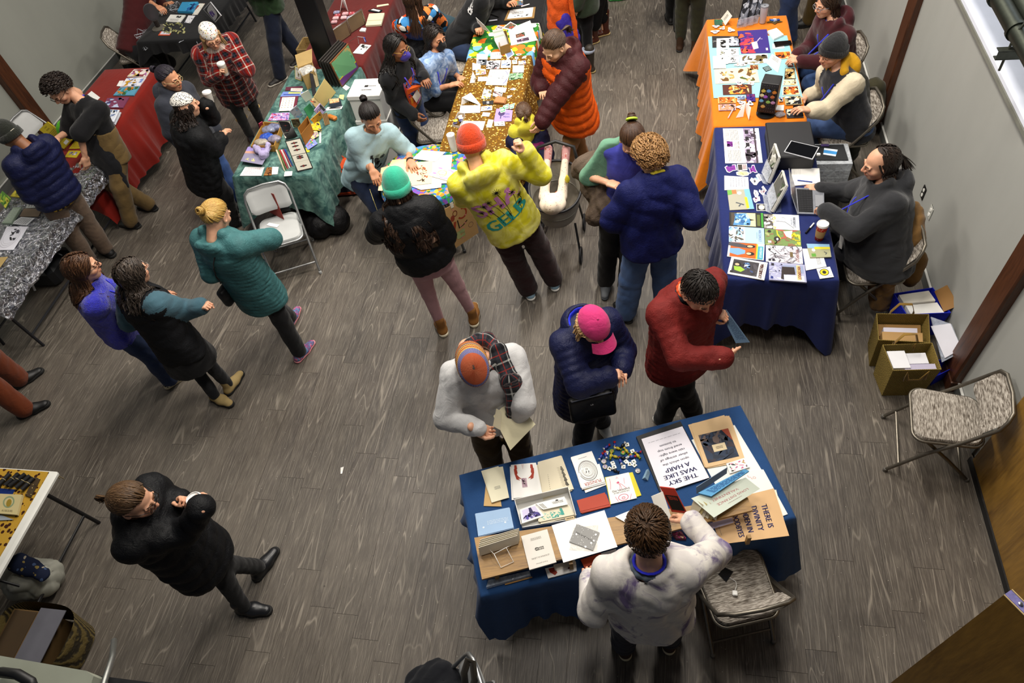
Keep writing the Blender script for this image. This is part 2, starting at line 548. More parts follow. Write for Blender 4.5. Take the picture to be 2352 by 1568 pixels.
def fbm(X,Y,Z,seed,freq,n=5):
 r=np.random.RandomState(seed);out=0
 for i in range(n):
  d=r.normal(size=3);d/=np.linalg.norm(d);f=freq*(1+.7*i);ph=r.uniform(0,6.28)
  d2=r.normal(size=3);d2/=np.linalg.norm(d2)
  w=np.sin((X*d2[0]+Y*d2[1]+Z*d2[2])*f*.6+ph*2)*.9
  q=np.sin((X*d[0]+Y*d[1]+Z*d[2])*f+ph+w)
  out=out+(q if i%2==0 else 1.3*(1-2*np.sqrt(np.abs(q))))/(1+.5*i)
 return out/2.0
class Sdf:
 def __init__(s):s.pr=[]
 def cone(s,a,b,ra,rb,k=.03,flat=None,disp=None,sub=False,th=0.0):
  s.pr.append(('c',arr(a),arr(b),ra+th,rb+th,k,flat,disp,sub));return s
 def ell(s,c,rad,R=None,k=.03,disp=None,sub=False):
  s.pr.append(('e',arr(c),arr(rad),np.eye(3) if R is None else arr(R),None,k,None,disp,sub));return s
 def loft(s,a,b,lat,ts,rx,ry,k=.03,disp=None,cap=(.02,.03),off=None,sub=False):
  s.pr.append(('l',arr(a),arr(b),nrm(lat),(arr(ts),arr(rx),arr(ry),cap,off),k,None,disp,sub));return s
 def box(s,c,half,R=None,r=.01,k=.01,sub=False,disp=None):
  s.pr.append(('b',arr(c),arr(half),np.eye(3) if R is None else arr(R),r,k,None,disp,sub));return s
 def bbox(s,p):
  if p[0]=='c':r=max(p[3],p[4]);return np.minimum(p[1],p[2])-r,np.maximum(p[1],p[2])+r
  if p[0]=='e' or p[0]=='b':
   e=np.abs(p[3])@(p[2]+(p[4] or 0));return p[1]-e,p[1]+e
  ts,rx,ry,cap,off=p[4];r=max(rx.max(),ry.max())+(0 if off is None else np.abs(off).max())
  return np.minimum(p[1],p[2])-r,np.maximum(p[1],p[2])+r
 def dist(s,p,X,Y,Z,want_uv=False):
  if p[0]=='c':
   _,a,b,ra,rb,k,flat,disp,_=p
   ab=b-a;L2=ab@ab+1e-12;L=math.sqrt(L2);qx,qy,qz=X-a[0],Y-a[1],Z-a[2]
   t=np.clip((qx*ab[0]+qy*ab[1]+qz*ab[2])/L2,0,1)
   ex,ey,ez=qx-t*ab[0],qy-t*ab[1],qz-t*ab[2]
   sc=1.0
   if flat is not None:
    w,f=flat;dd=(ex*w[0]+ey*w[1]+ez*w[2])*(1/f-1);ex,ey,ez=ex+dd*w[0],ey+dd*w[1],ez+dd*w[2];sc=.5*(1+f)
   d=(np.sqrt(ex*ex+ey*ey+ez*ez)-(ra+t*(rb-ra)))*sc
   al=t*L
   if want_uv or disp is not None:
    u=ab/L;x=nrm(np.cross(u,[0,0,1]) if abs(u[2])<.95 else np.cross(u,[0,1,0]));y=np.cross(u,x)
    an=np.arctan2(ex*y[0]+ey*y[1]+ez*y[2],ex*x[0]+ey*x[1]+ez*x[2])
    rm=.5*(ra+rb)
  elif p[0]=='e':
   _,c,rad,R,_,k,_,disp,_=p
   qx,qy,qz=X-c[0],Y-c[1],Z-c[2]
   x=(qx*R[0,0]+qy*R[1,0]+qz*R[2,0])/rad[0];y=(qx*R[0,1]+qy*R[1,1]+qz*R[2,1])/rad[1];z=(qx*R[0,2]+qy*R[1,2]+qz*R[2,2])/rad[2]
   m=np.sqrt(x*x+y*y+z*z)
   g=np.sqrt((x/rad[0])**2+(y/rad[1])**2+(z/rad[2])**2)+1e-9
   d=m*(m-1)/g;d=np.where(m<.3,(m-1)*rad.min(),d)
   al=z*rad[2];an=np.arctan2(y,x);rm=.5*(rad[0]+rad[1])
  elif p[0]=='b':
   _,c,half,R,r,k,_,disp,_=p
   qx,qy,qz=X-c[0],Y-c[1],Z-c[2]
   x=qx*R[0,0]+qy*R[1,0]+qz*R[2,0];y=qx*R[0,1]+qy*R[1,1]+qz*R[2,1];z=qx*R[0,2]+qy*R[1,2]+qz*R[2,2]
   ax,ay,az=np.abs(x)-half[0]+r,np.abs(y)-half[1]+r,np.abs(z)-half[2]+r
   d=np.sqrt(np.maximum(ax,0)**2+np.maximum(ay,0)**2+np.maximum(az,0)**2)+np.minimum(np.maximum(ax,np.maximum(ay,az)),0)-r
   al,an,rm=z,x*1.0,1.0
  else:
   _,a,b,lat,(ts,rx,ry,cap,off),k,_,disp,_=p
   ab=b-a;L=np.linalg.norm(ab);u=ab/L;X1=nrm(lat-u*(lat@u));Y1=np.cross(u,X1)
   qx,qy,qz=X-a[0],Y-a[1],Z-a[2]
   t=(qx*u[0]+qy*u[1]+qz*u[2])/L;tc=np.clip(t,0,1)
   lx=qx*X1[0]+qy*X1[1]+qz*X1[2];ly=qx*Y1[0]+qy*Y1[1]+qz*Y1[2]
   if off is not None:ly=ly-np.interp(tc,ts,off)
   RX,RY=np.interp(tc,ts,rx),np.interp(tc,ts,ry)
   capz=np.where(t>.5,cap[1],cap[0])
   m=np.sqrt((lx/RX)**2+(ly/RY)**2)
   out=np.abs(t-tc)*L;a_=(m-1)*np.minimum(RX,RY)
   d=np.where(out>0,np.sqrt(np.maximum(a_+capz,0)**2+out*out)-capz,a_*.92)
   al=tc*L;an=np.arctan2(ly/RY,lx/RX);rm=.5*(rx.mean()+ry.mean())
  if disp is not None:d=d-disp(al,an,rm)
  if want_uv:return d,al,an*rm
  return d
 def mesh(s,h,wr=0.0,wf=18.0,seed=1,clip=None,ground=None,uv=True):
  """surface-nets mesh; wr/wf: wrinkle depth/frequency; clip: [(point, normal)] half-spaces that are cut away"""
  bbs=[s.bbox(p) for p in s.pr]
  lo=np.min([b[0] for b,p in zip(bbs,s.pr) if not p[8]],0)-.035-h;hi=np.max([b[1] for b,p in zip(bbs,s.pr) if not p[8]],0)+.035+h
  N=np.maximum(4,np.ceil((hi-lo)/h).astype(int)+1)
  ax=[lo[i]+h*np.arange(N[i]) for i in range(3)]
  D=np.full(N,.06)
  for p,(b0,b1) in zip(s.pr,bbs):
   k=p[5];mg=.05+k
   i0=np.clip(np.floor((b0-mg-lo)/h).astype(int),0,N-1);i1=np.clip(np.ceil((b1+mg-lo)/h).astype(int)+1,1,N)
   if(i1<=i0).any():continue
   sl=tuple(slice(i0[i],i1[i]) for i in range(3))
   X=ax[0][sl[0]][:,None,None];Y=ax[1][sl[1]][None,:,None];Z=ax[2][sl[2]][None,None,:]
   d=s.dist(p,X,Y,Z);e=D[sl]
   if p[8]:
    hh=np.clip(.5-.5*(d+e)/k,0,1) if k>0 else 0;D[sl]=e*(1-hh)+(-d)*hh+k*hh*(1-hh)
   else:
    hh=np.clip(.5+.5*(e-d)/k,0,1);D[sl]=e*(1-hh)+d*hh-k*hh*(1-hh)
  if wr or clip or ground is not None:
   X=ax[0][:,None,None];Y=ax[1][None,:,None];Z=ax[2][None,None,:]
   if wr:D=D+wr*fbm(X,Y,Z,seed,wf)
   for q,n in(clip or[]):
    D=np.maximum(D,(X-q[0])*n[0]+(Y-q[1])*n[1]+(Z-q[2])*n[2])
   if ground is not None:D=np.maximum(D,ground-Z)
  V,F=surf_nets(D)
  V=lo+V*h
  if not uv:return V,F,None
  best=np.full(len(V),9.0);A=np.zeros(len(V));B=np.zeros(len(V));s.own=np.zeros(len(V),int)
  for ip,p in enumerate(s.pr):
   if p[8]:continue
   d,al,an=s.dist(p,V[:,0],V[:,1],V[:,2],True)
   m=d<best;best=np.where(m,d,best);A=np.where(m,al,A);B=np.where(m,an,B);s.own[m]=ip
  return V,F,np.stack([B,A],1)
def surf_nets(D):
 S=D<0;nx,ny,nz=D.shape
 c=[(i,j,k) for i in(0,1) for j in(0,1) for k in(0,1)]
 cnt=np.zeros((nx-1,ny-1,nz-1),np.int8)
 for i,j,k in c:cnt+=S[i:nx-1+i,j:ny-1+j,k:nz-1+k]
 act=(cnt>0)&(cnt<8);I=np.argwhere(act);n=len(I)
 val=np.stack([D[I[:,0]+i,I[:,1]+j,I[:,2]+k] for i,j,k in c],1)
 acc=np.zeros((n,3));ct=np.zeros(n);cc=np.array(c,float)
 for a in range(8):
  for b in range(a+1,8):
   if abs(cc[a]-cc[b]).sum()!=1:continue
   va,vb=val[:,a],val[:,b];m=(va<0)!=(vb<0)
   t=np.where(m,va/np.where(m,va-vb,1),0)
   acc+=m[:,None]*(cc[a]+t[:,None]*(cc[b]-cc[a]));ct+=m
 V=I+acc/np.maximum(ct,1)[:,None]
 ix=np.full(act.shape,-1,np.int32);ix[act]=np.arange(n)
 F=[]
 def quads(axis):
  sl0=[slice(None)]*3;sl1=[slice(None)]*3;sl0[axis]=slice(0,-1);sl1[axis]=slice(1,None)
  A,B=S[tuple(sl0)],S[tuple(sl1)];E=A!=B
  o1,o2=[(1,2),(2,0),(0,1)][axis]
  J=np.argwhere(E)
  m=(J[:,o1]>0)&(J[:,o2]>0)&(J[:,o1]<D.shape[o1]-1)&(J[:,o2]<D.shape[o2]-1);J=J[m]
  if not len(J):return
  q=[]
  for d1,d2 in((1,1),(0,1),(0,0),(1,0)):
   K=J.copy();K[:,o1]-=d1;K[:,o2]-=d2;q.append(ix[K[:,0],K[:,1],K[:,2]])
  q=np.stack(q,1);ins=A[J[:,0],J[:,1],J[:,2]]
  q[~ins]=q[~ins][:,::-1]
  F.append(q[(q>=0).all(1)])
 for a in range(3):quads(a)
 return V,(np.concatenate(F) if F else np.zeros((0,4),int))
def relax(V,F,it=1,lam=.5):
 """a little smoothing"""
 a=np.concatenate([F[:,[0,1]],F[:,[1,2]],F[:,[2,3]],F[:,[3,0]]])
 for _ in range(it):
  s=np.zeros_like(V);c=np.zeros(len(V))
  for i in range(3):s[:,i]=np.bincount(a[:,0],V[a[:,1],i],len(V))+np.bincount(a[:,1],V[a[:,0],i],len(V))
  c=np.bincount(a[:,0],minlength=len(V))+np.bincount(a[:,1],minlength=len(V))
  V=V+lam*(s/np.maximum(c,1)[:,None]-V)
 return V
def Sf(name,sdf,h,mat,parent=None,wr=0.0,wf=18.0,seed=1,clip=None,ground=None,loc=None,sm=1):
 V,F,UV=sdf.mesh(h,wr,wf,seed,clip,ground)
 if sm:V=relax(V,F,sm,.4)
 if parent is not None:
  off=np.zeros(3);q=parent
  while q is not None:off=off+arr(q.location);q=q.parent
  return put(name,make_mesh(name,V-off,F,mat,True,uv=UV),parent)
 loc=V.mean(0) if loc is None else arr(loc)
 return put(name,make_mesh(name,V-loc,F,mat,True,uv=UV),None,loc)
def frame(fwd,up):
 """columns: right, forward, up"""
 f=nrm(fwd);r=nrm(np.cross(f,up));u=np.cross(r,f);return np.stack([r,f,u],1)
def _head():
 s=Sdf()
 s.ell((0,-.012,.030),(.076,.096,.088),k=.02)
 s.ell((0,.018,-.035),(.062,.070,.070),k=.03)
 s.ell((0,.052,-.082),(.030,.030,.026),k=.03)
 for sx in(-1,1):
  s.ell((sx*.044,.052,-.020),(.024,.026,.022),k=.02)
  s.ell((sx*.032,.080,.026),(.026,.010,.008),k=.012)
  s.ell((sx*.079,-.008,-.004),(.010,.020,.031),R=frame((0,1,.15),(0,0,1)),k=.006)
  s.ell((sx*.084,-.004,.001),(.005,.010,.016),k=.004,sub=True)
 s.cone((0,.090,.022),(0,.110,-.014),.0075,.0115,k=.012)
 for sx in(-1,1):s.ell((sx*.012,.098,-.019),(.009,.011,.008),k=.008)
 for sx in(-1,1):s.ell((sx*.032,.096,.010),(.019,.014,.0105),k=.010,sub=True)
 s.ell((0,.088,-.047),(.023,.011,.0055),k=.006);s.ell((0,.087,-.057),(.019,.011,.006),k=.006)
 s.ell((0,.098,-.0515),(.020,.006,.0016),k=.003,sub=True)
 s.cone((0,-.030,-.05),(0,-.045,-.155),.052,.056,k=.03)
 V,F,_=s.mesh(.0052,uv=False);V=relax(V,F,1,.35)
 C=np.ones((len(V),3),np.float32)
 d=((V[:,0]/.024)**2+((V[:,2]+.052)/.0085)**2<1)&(V[:,1]>.07);C[d]=(.95,.62,.60)
 d=(((np.abs(V[:,0])-.043)/.028)**2+((V[:,2]+.026)/.024)**2<1)&(V[:,1]>.04);C[d]*=(1.0,.88,.86)
 d=(V[:,1]>.095)&(np.abs(V[:,2]+.012)<.016);C[d]*=(1.0,.88,.86)
 mb=MB();cols=[]
 for sx in(-1,1):
  c=arr((sx*.032,.0795,.0095))
  mb.lathe([(.0001,-.0135),(.008,-.0109),(.0125,-.005),(.0132,0),(.0125,.005)],c,14,axis=(0,1,-.08));n=mb.n-sum(map(len,cols));cols.append(np.tile((.95,.93,.90),(n,1)))
  mb.lathe([(.0125,.0050),(.0098,.0088),(.0062,.0117)],c,14,axis=(0,1,-.08));n=mb.n-sum(map(len,cols));cols.append(np.tile((.95,.93,.90),(n,1)))
  mb.lathe([(.0062,.0118),(.003,.0131),(.0001,.0134)],c,12,axis=(0,1,-.08));n=mb.n-sum(map(len,cols));cols.append(np.tile((.06,.035,.02),(n,1)))
 return V,F,C,np.concatenate(mb.V),mb.F,np.concatenate(cols)
def _hand(pose):
 curl,spread,thumb={'relaxed':(28,4,.3),'flat':(7,7,.0),'grip':(58,1,.8),'fist':(82,0,1.0),'open':(14,11,-.3),'type':(34,6,.2)}[pose]
 s=Sdf();s.box((0,.046,0),(.040,.046,.0135),r=.0125,k=.012);s.cone((0,-.05,0),(0,.01,0),.027,.029,k=.02,flat=((0,0,1.0),.75))
 s.ell((-.026,.030,-.008),(.020,.032,.014),k=.015)
 for i,(x,L,r) in enumerate(((-.0305,.072,.0088),(-.0105,.081,.0092),(.0100,.075,.0088),(.0290,.058,.0078))):
  a=math.radians(spread)*(i-1.4)*.9;p=arr((x,.088-abs(i-1.2)*.004,0));d=arr((math.sin(a),math.cos(a),0));ang=0.0
  prev=p-d*.03;s.cone(prev,p,r,r,k=.008)
  for j,fr in enumerate((.46,.30,.24)):
   ang+=math.radians(curl*(.75,1.15,.8)[j]);q=p+(d*math.cos(ang)+arr((0,0,-1))*math.sin(ang))*L*fr
   s.cone(p,q,r*(1-.08*j),r*(.94-.09*j),k=.004);p=q
 b=arr((-.030,.022,-.004));m=arr((-.058+.012*thumb,.050,-.014-.02*max(0,thumb)));e=m+nrm((-.25+.75*thumb,.9,-.15-.5*max(0,thumb)))*.030;t=e+nrm((-.1+.9*thumb,.9,-.1-.4*max(0,thumb)))*.026
 s.cone(b,m,.014,.0115,k=.012);s.cone(m,e,.0110,.0100,k=.005);s.cone(e,t,.0100,.0082,k=.005)
 V,F,_=s.mesh(.0046,uv=False);V=relax(V,F,1,.3)
 C=np.ones((len(V),3),np.float32);C[V[:,1]>.10]*=(1,.93,.90)
 return V,F,C
_CAN={}
def canon(kind,fn,*a):
 key=(kind,)+a
 if key not in _CAN:_CAN[key]=fn(*a)
 return _CAN[key]
def _shoe(kind):
 """upper and sole, ankle joint above (0,0,0) on the ground, toe to +y"""
 u=Sdf();o=Sdf()
 w,z=(.043,.034) if kind!='boot' else(.048,.038)
 u.cone((0,-.045,z),(0,.06,z-.002),w*.86,w,k=.02,flat=((0,0,1.0),.9));u.cone((0,.06,z),(0,.150,z-.008),w,w*.82,k=.03,flat=((0,0,1.0),.72))
 u.cone((0,-.025,.05),(0,-.02,{'sneaker':.085,'boot':.16,'tall':.30}.get(kind,.08)),.040,.043 if kind!='tall' else .060,k=.03)
 o.cone((0,-.05,.018),(0,.06,.018),w*.93,w*1.04,k=.02);o.cone((0,.06,.018),(0,.158,.018),w*1.04,w*.84,k=.02)
 V,F,_=u.mesh(.0075,uv=False,clip=[((0,0,.022),(0,0,-1))]);V=relax(V,F,2,.4)
 th=.026 if kind!='boot' else .034
 V2,F2,_=o.mesh(.0075,uv=False,clip=[((0,0,th),(0,0,1)),((0,0,.002),(0,0,-1))])
 return V,F,V2,F2
def tubes(paths,rad,n=4,flat=.40):
 """paths (N,S,3); rad (N,S) -> verts, faces, uv; flattened tubes"""
 N,S,_=paths.shape
 T=np.gradient(paths,axis=1);T/=np.linalg.norm(T,axis=2,keepdims=True)+1e-9
 c=paths.mean((0,1));out=paths-c;A=out-T*(out*T).sum(2,keepdims=True);A/=np.linalg.norm(A,axis=2,keepdims=True)+1e-9
 B=np.cross(T,A);th=np.linspace(0,2*np.pi,n,endpoint=False)
 V=paths[:,:,None,:]+rad[:,:,None,None]*(np.cos(th)[None,None,:,None]*A[:,:,None,:]*flat+np.sin(th)[None,None,:,None]*B[:,:,None,:])
 i=np.arange(N)[:,None,None];j=np.arange(S-1)[None,:,None];k=np.arange(n)[None,None,:];k2=(k+1)%n
 f=lambda j,k:(i*S+j)*n+k
 F=np.stack(np.broadcast_arrays(f(j,k),f(j,k2),f(j+1,k2),f(j+1,k)),-1).reshape(-1,4)
 uv=np.stack(np.broadcast_arrays((np.arange(N)[:,None,None]*.37)+np.cos(th)*.02,np.linspace(0,1,S)[None,:,None]+0*th),-1).reshape(-1,2)
 return V.reshape(-1,3),F,uv
SK_C,SK_R=arr((0,-.014,.030)),arr((.079,.100,.092))
def scalp(dirs,lift):return SK_C+dirs/np.linalg.norm(dirs/(SK_R+lift),axis=-1,keepdims=True)
def hair_part(style,length=.25,seed=1,nl=150,hat=False,part_y=0.0):
 """hair in the head's frame -> verts, faces, uv. style: short, curly, long, curlylong, bun, pony, bob, balding"""
 r=np.random.RandomState(seed);paths=[];rads=[]
 S=10;nl=int(nl*(2.1 if style!='short' else 2.8))
 cx=lambda d:d/np.linalg.norm(d,axis=-1,keepdims=True)
 g=r.normal(size=(nl*6,3));g=cx(g)
 hl=np.where(g[:,1]>0,-.05+.75*g[:,1],-.62+.30*(1+g[:,1]))
 g=g[(g[:,2]>hl)&~((np.abs(g[:,0])>.8)&(g[:,2]<-.1)&(g[:,1]>-.2))][:nl]
 if style=='balding':g=g[~((g[:,1]>.15)&(g[:,2]>.35))]
 n=len(g);t=np.linspace(0,1,S)[None,:,None]
 if style in('short','curly'):
  whorl=cx(arr((.1,-.55,.9)));tang=cx(g-whorl*(g@whorl)[:,None]*.9+arr((.25,.1,0))+r.normal(size=g.shape)*(.22 if style=='curly' else .09))
  end=cx(g+tang*(length/.1));d=cx(g[:,None]*(1-t)+end[:,None]*t)
  lift=.004+.009*np.sin(np.pi*(.15+.6*t))+r.uniform(0,.006,(n,1,1))
  if style=='curly':lift=lift+.018
  p=scalp(d,lift)
  if style=='curly':
   ph=r.uniform(0,6.28,(n,1,1));w=np.concatenate([np.sin(9*t+ph),np.cos(9*t+ph),np.sin(11*t+ph+1)],2)*.011;p=p+w
  rad=np.broadcast_to((.0062 if style=='curly' else .0044)*(1-.75*np.linspace(0,1,S)**2),(n,S))
 elif style in('bun','pony'):
  at=cx(arr((0,-1,.35 if style=='bun' else-.02)))
  d=cx(g[:,None]*(1-t)+at[None,None]*t*(1.02));p=scalp(d,.006+.006*np.sin(np.pi*t));rad=np.broadcast_to(.0062*(1-.3*np.linspace(0,1,S)),(n,S))
 else:
  side=np.sign(g[:,0]+1e-6);k=np.linspace(0,1,S)
  fa=r.uniform(-.25,1.45,n);down=cx(np.stack([side*np.cos(fa)*.68,-np.sin(fa)*.68,-.62+r.uniform(-.1,.1,n)],1))
  a=np.minimum(1,k[None,:,None]*(2.0 if style!='bob' else 1.5));d=cx(g[:,None]*(1-a)+down[:,None]*a);p=scalp(d,.010+.010*a)
  hang=np.clip((k-.5)/.5,0,1) if style!='bob' else np.clip((k-.66)/.34,0,1)
  p=p+hang[None,:,None]*(arr((0,-.30,-.95))+np.stack([side*.12,0*side,0*side],1)[:,None])*length*r.uniform(.7,1.05,(n,1,1))
  p[:,:,0]+=hang[None]*side[:,None]*r.uniform(-.03,.03,(n,1));
  amp,fq=(.020,11) if style=='curlylong' else(.007,5)
  ph=r.uniform(0,6.28,(n,1));p[:,:,0]+=amp*np.sin(fq*k[None]+ph)*k;p[:,:,1]+=amp*np.cos(fq*k[None]+ph*1.7)*k
  rad=np.broadcast_to(.0080*(1-.72*k**2),(n,S))
 if hat:
  cut=.012+.035*np.clip(p[:,:,1:2]/.1,0,1)-.03*np.clip(-p[:,:,1:2]/.1,0,1)
  p=np.where(p[:,:,2:3]>cut,SK_C+(p-SK_C)*.66,p)
 V,F,UV=tubes(p,rad);parts=[(V,F,UV)]
 nu,nv=26,14;ph=np.linspace(0,2*np.pi,nu)[:,None];rr=np.linspace(0,1,nv)[None]
 lowest=np.where(np.sin(ph)>0,1.50-.62*np.sin(ph)**1.0,1.50+.62*(-np.sin(ph))**.8)
 if style=='balding':lowest=lowest*np.where(np.sin(ph)>.2,.35,1)
 th=lowest*rr;dd=np.stack([np.sin(th)*np.cos(ph),np.sin(th)*np.sin(ph),np.cos(th)+0*ph],-1)
 CV=scalp(dd,.0035 if not hat else-.004).reshape(-1,3);i,j=np.meshgrid(np.arange(nu-1),np.arange(nv-1),indexing='ij');i,j=i.ravel(),j.ravel()
 CF=np.stack([i*nv+j,i*nv+j+1,(i+1)*nv+j+1,(i+1)*nv+j],1)
 parts.append((CV,CF,np.stack([np.broadcast_to(ph*2.2,(nu,nv)).ravel(),np.broadcast_to(rr,(nu,nv)).ravel()],1)))
 if style in('bun','pony'):
  n2=60;k=np.linspace(0,1,12)
  if style=='bun':
   c0=scalp(cx(arr((0,-1,.35))),.03);a0=r.uniform(0,6.28,n2);rr2=r.uniform(.012,.030,n2)
   q=np.stack([c0[0]+rr2[:,None]*np.cos(a0[:,None]+4.2*k),c0[1]-.004+r.uniform(-.018,.018,(n2,1))-.02*np.cos(rr2[:,None]*50)+0*k,c0[2]+rr2[:,None]*np.sin(a0[:,None]+4.2*k)],-1)
   parts.append(tubes(q,np.full((n2,12),.0070)))
  else:
   c0=scalp(cx(arr((0,-1,-.02))),.012);dv=r.normal(size=(n2,3))*(.30,.22,.12)
   q=c0+k[None,:,None]**.8*length*(arr((0,-.45,-.55))+dv[:,None]*.45)+np.stack([0*k,-.035*np.sin(np.pi*np.minimum(1,k*1.3)),-.15*length*k**2],-1)[None]
   parts.append(tubes(q,np.broadcast_to(.0075*(1-.75*k**2),(n2,12))))
 o=0;VV=[];FF=[];UU=[]
 for v,f,u in parts:VV.append(v);FF.append(f+o);UU.append(u);o+=len(v)
 return np.concatenate(VV),np.concatenate(FF),np.concatenate(UU)
def ik(a,c,l1,l2,pole):
 """middle joint of a two-bone limb from a to c bending towards pole"""
 d=c-a;L=np.linalg.norm(d);u=d/(L+1e-9);L2=min(L,(l1+l2)*.9995)
 x=(l1*l1-l2*l2+L2*L2)/(2*L2);y=math.sqrt(max(0,l1*l1-x*x));p=arr(pole)-u*(arr(pole)@u)
 return a+u*(x*L/L2)+nrm(p)*y
class Person:
 def __init__(s,label,h,head,face,feet=None,look=0,hz=None,turn=None,pel=None,neck=None,seated=False,arms=None,w=1.0,skin_c='#d9a987',lean=0.0,shw=None,seed=1,knees=None,toes=None,group=None,roll=0.0,root=None):
  k=h/1.70;s.k=k;s.hk=1.09*(.45+.55*k);s.h=h;s.seed=seed;s.w=w
  hz=hz if hz is not None else h-.118*k
  if head is None:
   fm0=.5*(P(*feet[0],.085)+P(*feet[1],.085));s.hc=arr((*fm0[:2],hz))
  else:s.hc=arr(head) if isinstance(head,np.ndarray) else P(*head,hz)
  fd=(P(*face,hz)-s.hc) if not np.isscalar(face) else arr((math.cos(math.radians(face)),math.sin(math.radians(face)),0));fd[2]=0;s.fd=nrm(fd)
  bd=s.fd if turn is None else((P(*turn,hz)-s.hc) if not np.isscalar(turn) else arr((math.cos(math.radians(turn)),math.sin(math.radians(turn)),0)))
  bd=arr(bd);bd[2]=0;s.F=nrm(bd);s.R=np.cross(s.F,(0,0,1))
  lk=math.radians(look);hf=s.fd*math.cos(lk)-arr((0,0,1))*math.sin(lk);s.HR=frame(hf,(0,0,1))
  if roll:a=math.radians(roll);s.HR=s.HR@arr([[math.cos(a),0,math.sin(a)],[0,1,0],[-math.sin(a),0,math.cos(a)]])
  s.neck=(s.hc+s.HR@arr((0,-.055,-.10))*k+arr((0,0,-.055*k))) if neck is None else(neck if isinstance(neck,np.ndarray) else P(*neck))
  if feet is not None:s.ank=[P(*f,.085) for f in feet]
  fm=.5*(s.ank[0]+s.ank[1]) if feet is not None else s.neck*[1,1,0]
  if pel is None:
   s.pel=arr((*(s.neck[:2]*.52+fm[:2]*.48-s.F[:2]*.03),.545*h))
   s.pel[2]=min(s.pel[2],s.neck[2]-.46*k)
  else:s.pel=pel if isinstance(pel,np.ndarray) else P(*pel)
  s.U=nrm(s.neck-s.pel);s.R=nrm(s.R-s.U*(s.R@s.U));s.Fr=np.cross(s.U,s.R)
  sw=(shw if shw is not None else .168*(.55+.45*w))*k
  s.sh=[s.neck-s.U*.070*k-s.R*sw,s.neck-s.U*.070*k+s.R*sw]
  s.hip=[s.pel-s.R*.088*k*(.5+.5*w),s.pel+s.R*.088*k*(.5+.5*w)]
  if feet is None:s.ank=[arr((*(q-s.F*0)[:2],.085)) for q in s.hip]
  l1,l2=.245*h,.245*h
  s.knee=[]
  for i in(0,1):
   kn=(knees or(None,None))[i]
   if kn is not None:s.knee.append(kn if isinstance(kn,np.ndarray) else P(*kn))
   else:s.knee.append(ik(s.hip[i],s.ank[i],l1,l2,s.F+(s.R*(-.25,.25)[i])))
  s.la,s.lf=.172*h,.150*h
  s.elb,s.wr=[],[]
  for i in(0,1):
   a=(arms or(None,None))[i]
   if a is None:
    e=s.sh[i]+(-s.U*.93+s.R*(-.25,.25)[i]-s.Fr*.12)*s.la;w_=e+(-arr((0,0,1))*.9+s.F*.35)*s.lf
   else:
    w_=a.get('w');e=a.get('e')
    if a.get('front'):
     w_=s.pel+s.U*a.get('fz',.24)*k+s.F*a.get('ff',.24)*k+s.R*(-.10,.10)[i]*k
     if isinstance(e,tuple) and len(e)==2:
      c0=[on_sphere(*e,s.sh[i],s.la,q) for q in(True,False)]
      e=min(c0,key=lambda q:abs(np.linalg.norm(w_-q)-s.lf))
    if isinstance(e,tuple):e=on_sphere(*e,s.sh[i],s.la,a.get('en',False)) if len(e)==2 else P(*e)
    if isinstance(w_,tuple) and len(w_)==3:w_=P(*w_)
    elif isinstance(w_,tuple):
     if 'wn' in a:w_=on_sphere(*w_,e,s.lf,a['wn'])
     else:
      pz_=P(*w_,e[2]+.03);L_=min(max(np.linalg.norm(pz_-e),.74*s.lf),s.lf)
      w_=min((on_sphere(*w_,e,L_,q) for q in(True,False)),key=lambda q:abs(q[2]-e[2]-.04))
    if e is None:e=ik(s.sh[i],w_,s.la,s.lf,a.get('pole',-arr((0,0,1))-s.F*.5+s.R*(-.7,.7)[i]))
    d=w_-e
    if np.linalg.norm(d)>s.lf*1.12:w_=e+nrm(d)*s.lf*1.12
   s.elb.append(arr(e));s.wr.append(arr(w_))
  s.arms=arms or(None,None)
  s.tf=[None,None]
  for i in(0,1):
   t=(toes or(None,None))[i]
   v=(P(*t,.03)-s.ank[i]) if t is not None and not np.isscalar(t) else(s.F+s.R*(-.15,.15)[i]);v=arr(v);v[2]=0;s.tf[i]=nrm(v)
  base=arr((*s.pel[:2],0.0)) if root is None else arr(root)
  s.o=Tg('person',label,'person',base,group=group)
  s.skin=skin(skin_c);s.hide_hands=[a is not None and a.get('hide') for a in s.arms]
  s._body()
 def off(s):return arr(s.o.location)
 def add(s,name,V,F,mat,uv=None,col=None,smooth=True,parent=None):
  return put(name,make_mesh(name,V-s.off(),F,mat,smooth,col=col,uv=uv),parent or s.o)
 def mb(s,mb,name,mat,smooth=True,parent=None):return mb.Bd(name,mat,parent or s.o,smooth=smooth)
 def head_pt(s,p):return s.hc+s.HR@(arr(p)*s.hk)
 def to_head(s,V):return s.hc+(V*s.hk)@s.HR.T
 def _body(s):
  k=s.k;b=Sdf()
  b.loft(s.pel-s.U*.06*k,s.neck,s.R,[0,.3,.55,.85,1],arr([.13,.12,.125,.135,.05])*k*s.w,arr([.10,.085,.095,.09,.05])*k*s.w,k=.03)
  b.cone(s.neck-s.U*.03*k,s.head_pt((0,-.035,-.07)),.052*k,.050*k,k=.03)
  for i in(0,1):
   b.cone(s.neck-s.U*.03*k,s.sh[i],.045*k,.05*k,k=.03)
   b.cone(s.sh[i],s.elb[i],.046*k,.036*k,k=.03);b.cone(s.elb[i],s.wr[i],.038*k,.026*k,k=.02)
   b.cone(s.hip[i],s.knee[i],.070*k,.046*k,k=.03);b.cone(s.knee[i],s.ank[i],.046*k,.032*k,k=.02)
  V,F,_=b.mesh(.018,uv=False);C=np.ones((len(V),3),np.float32);Vs,Fs,Cs=[V],[F],[C];n=len(V)
  hv,hf,hcC,ev,ef,ec=canon('head',_head)
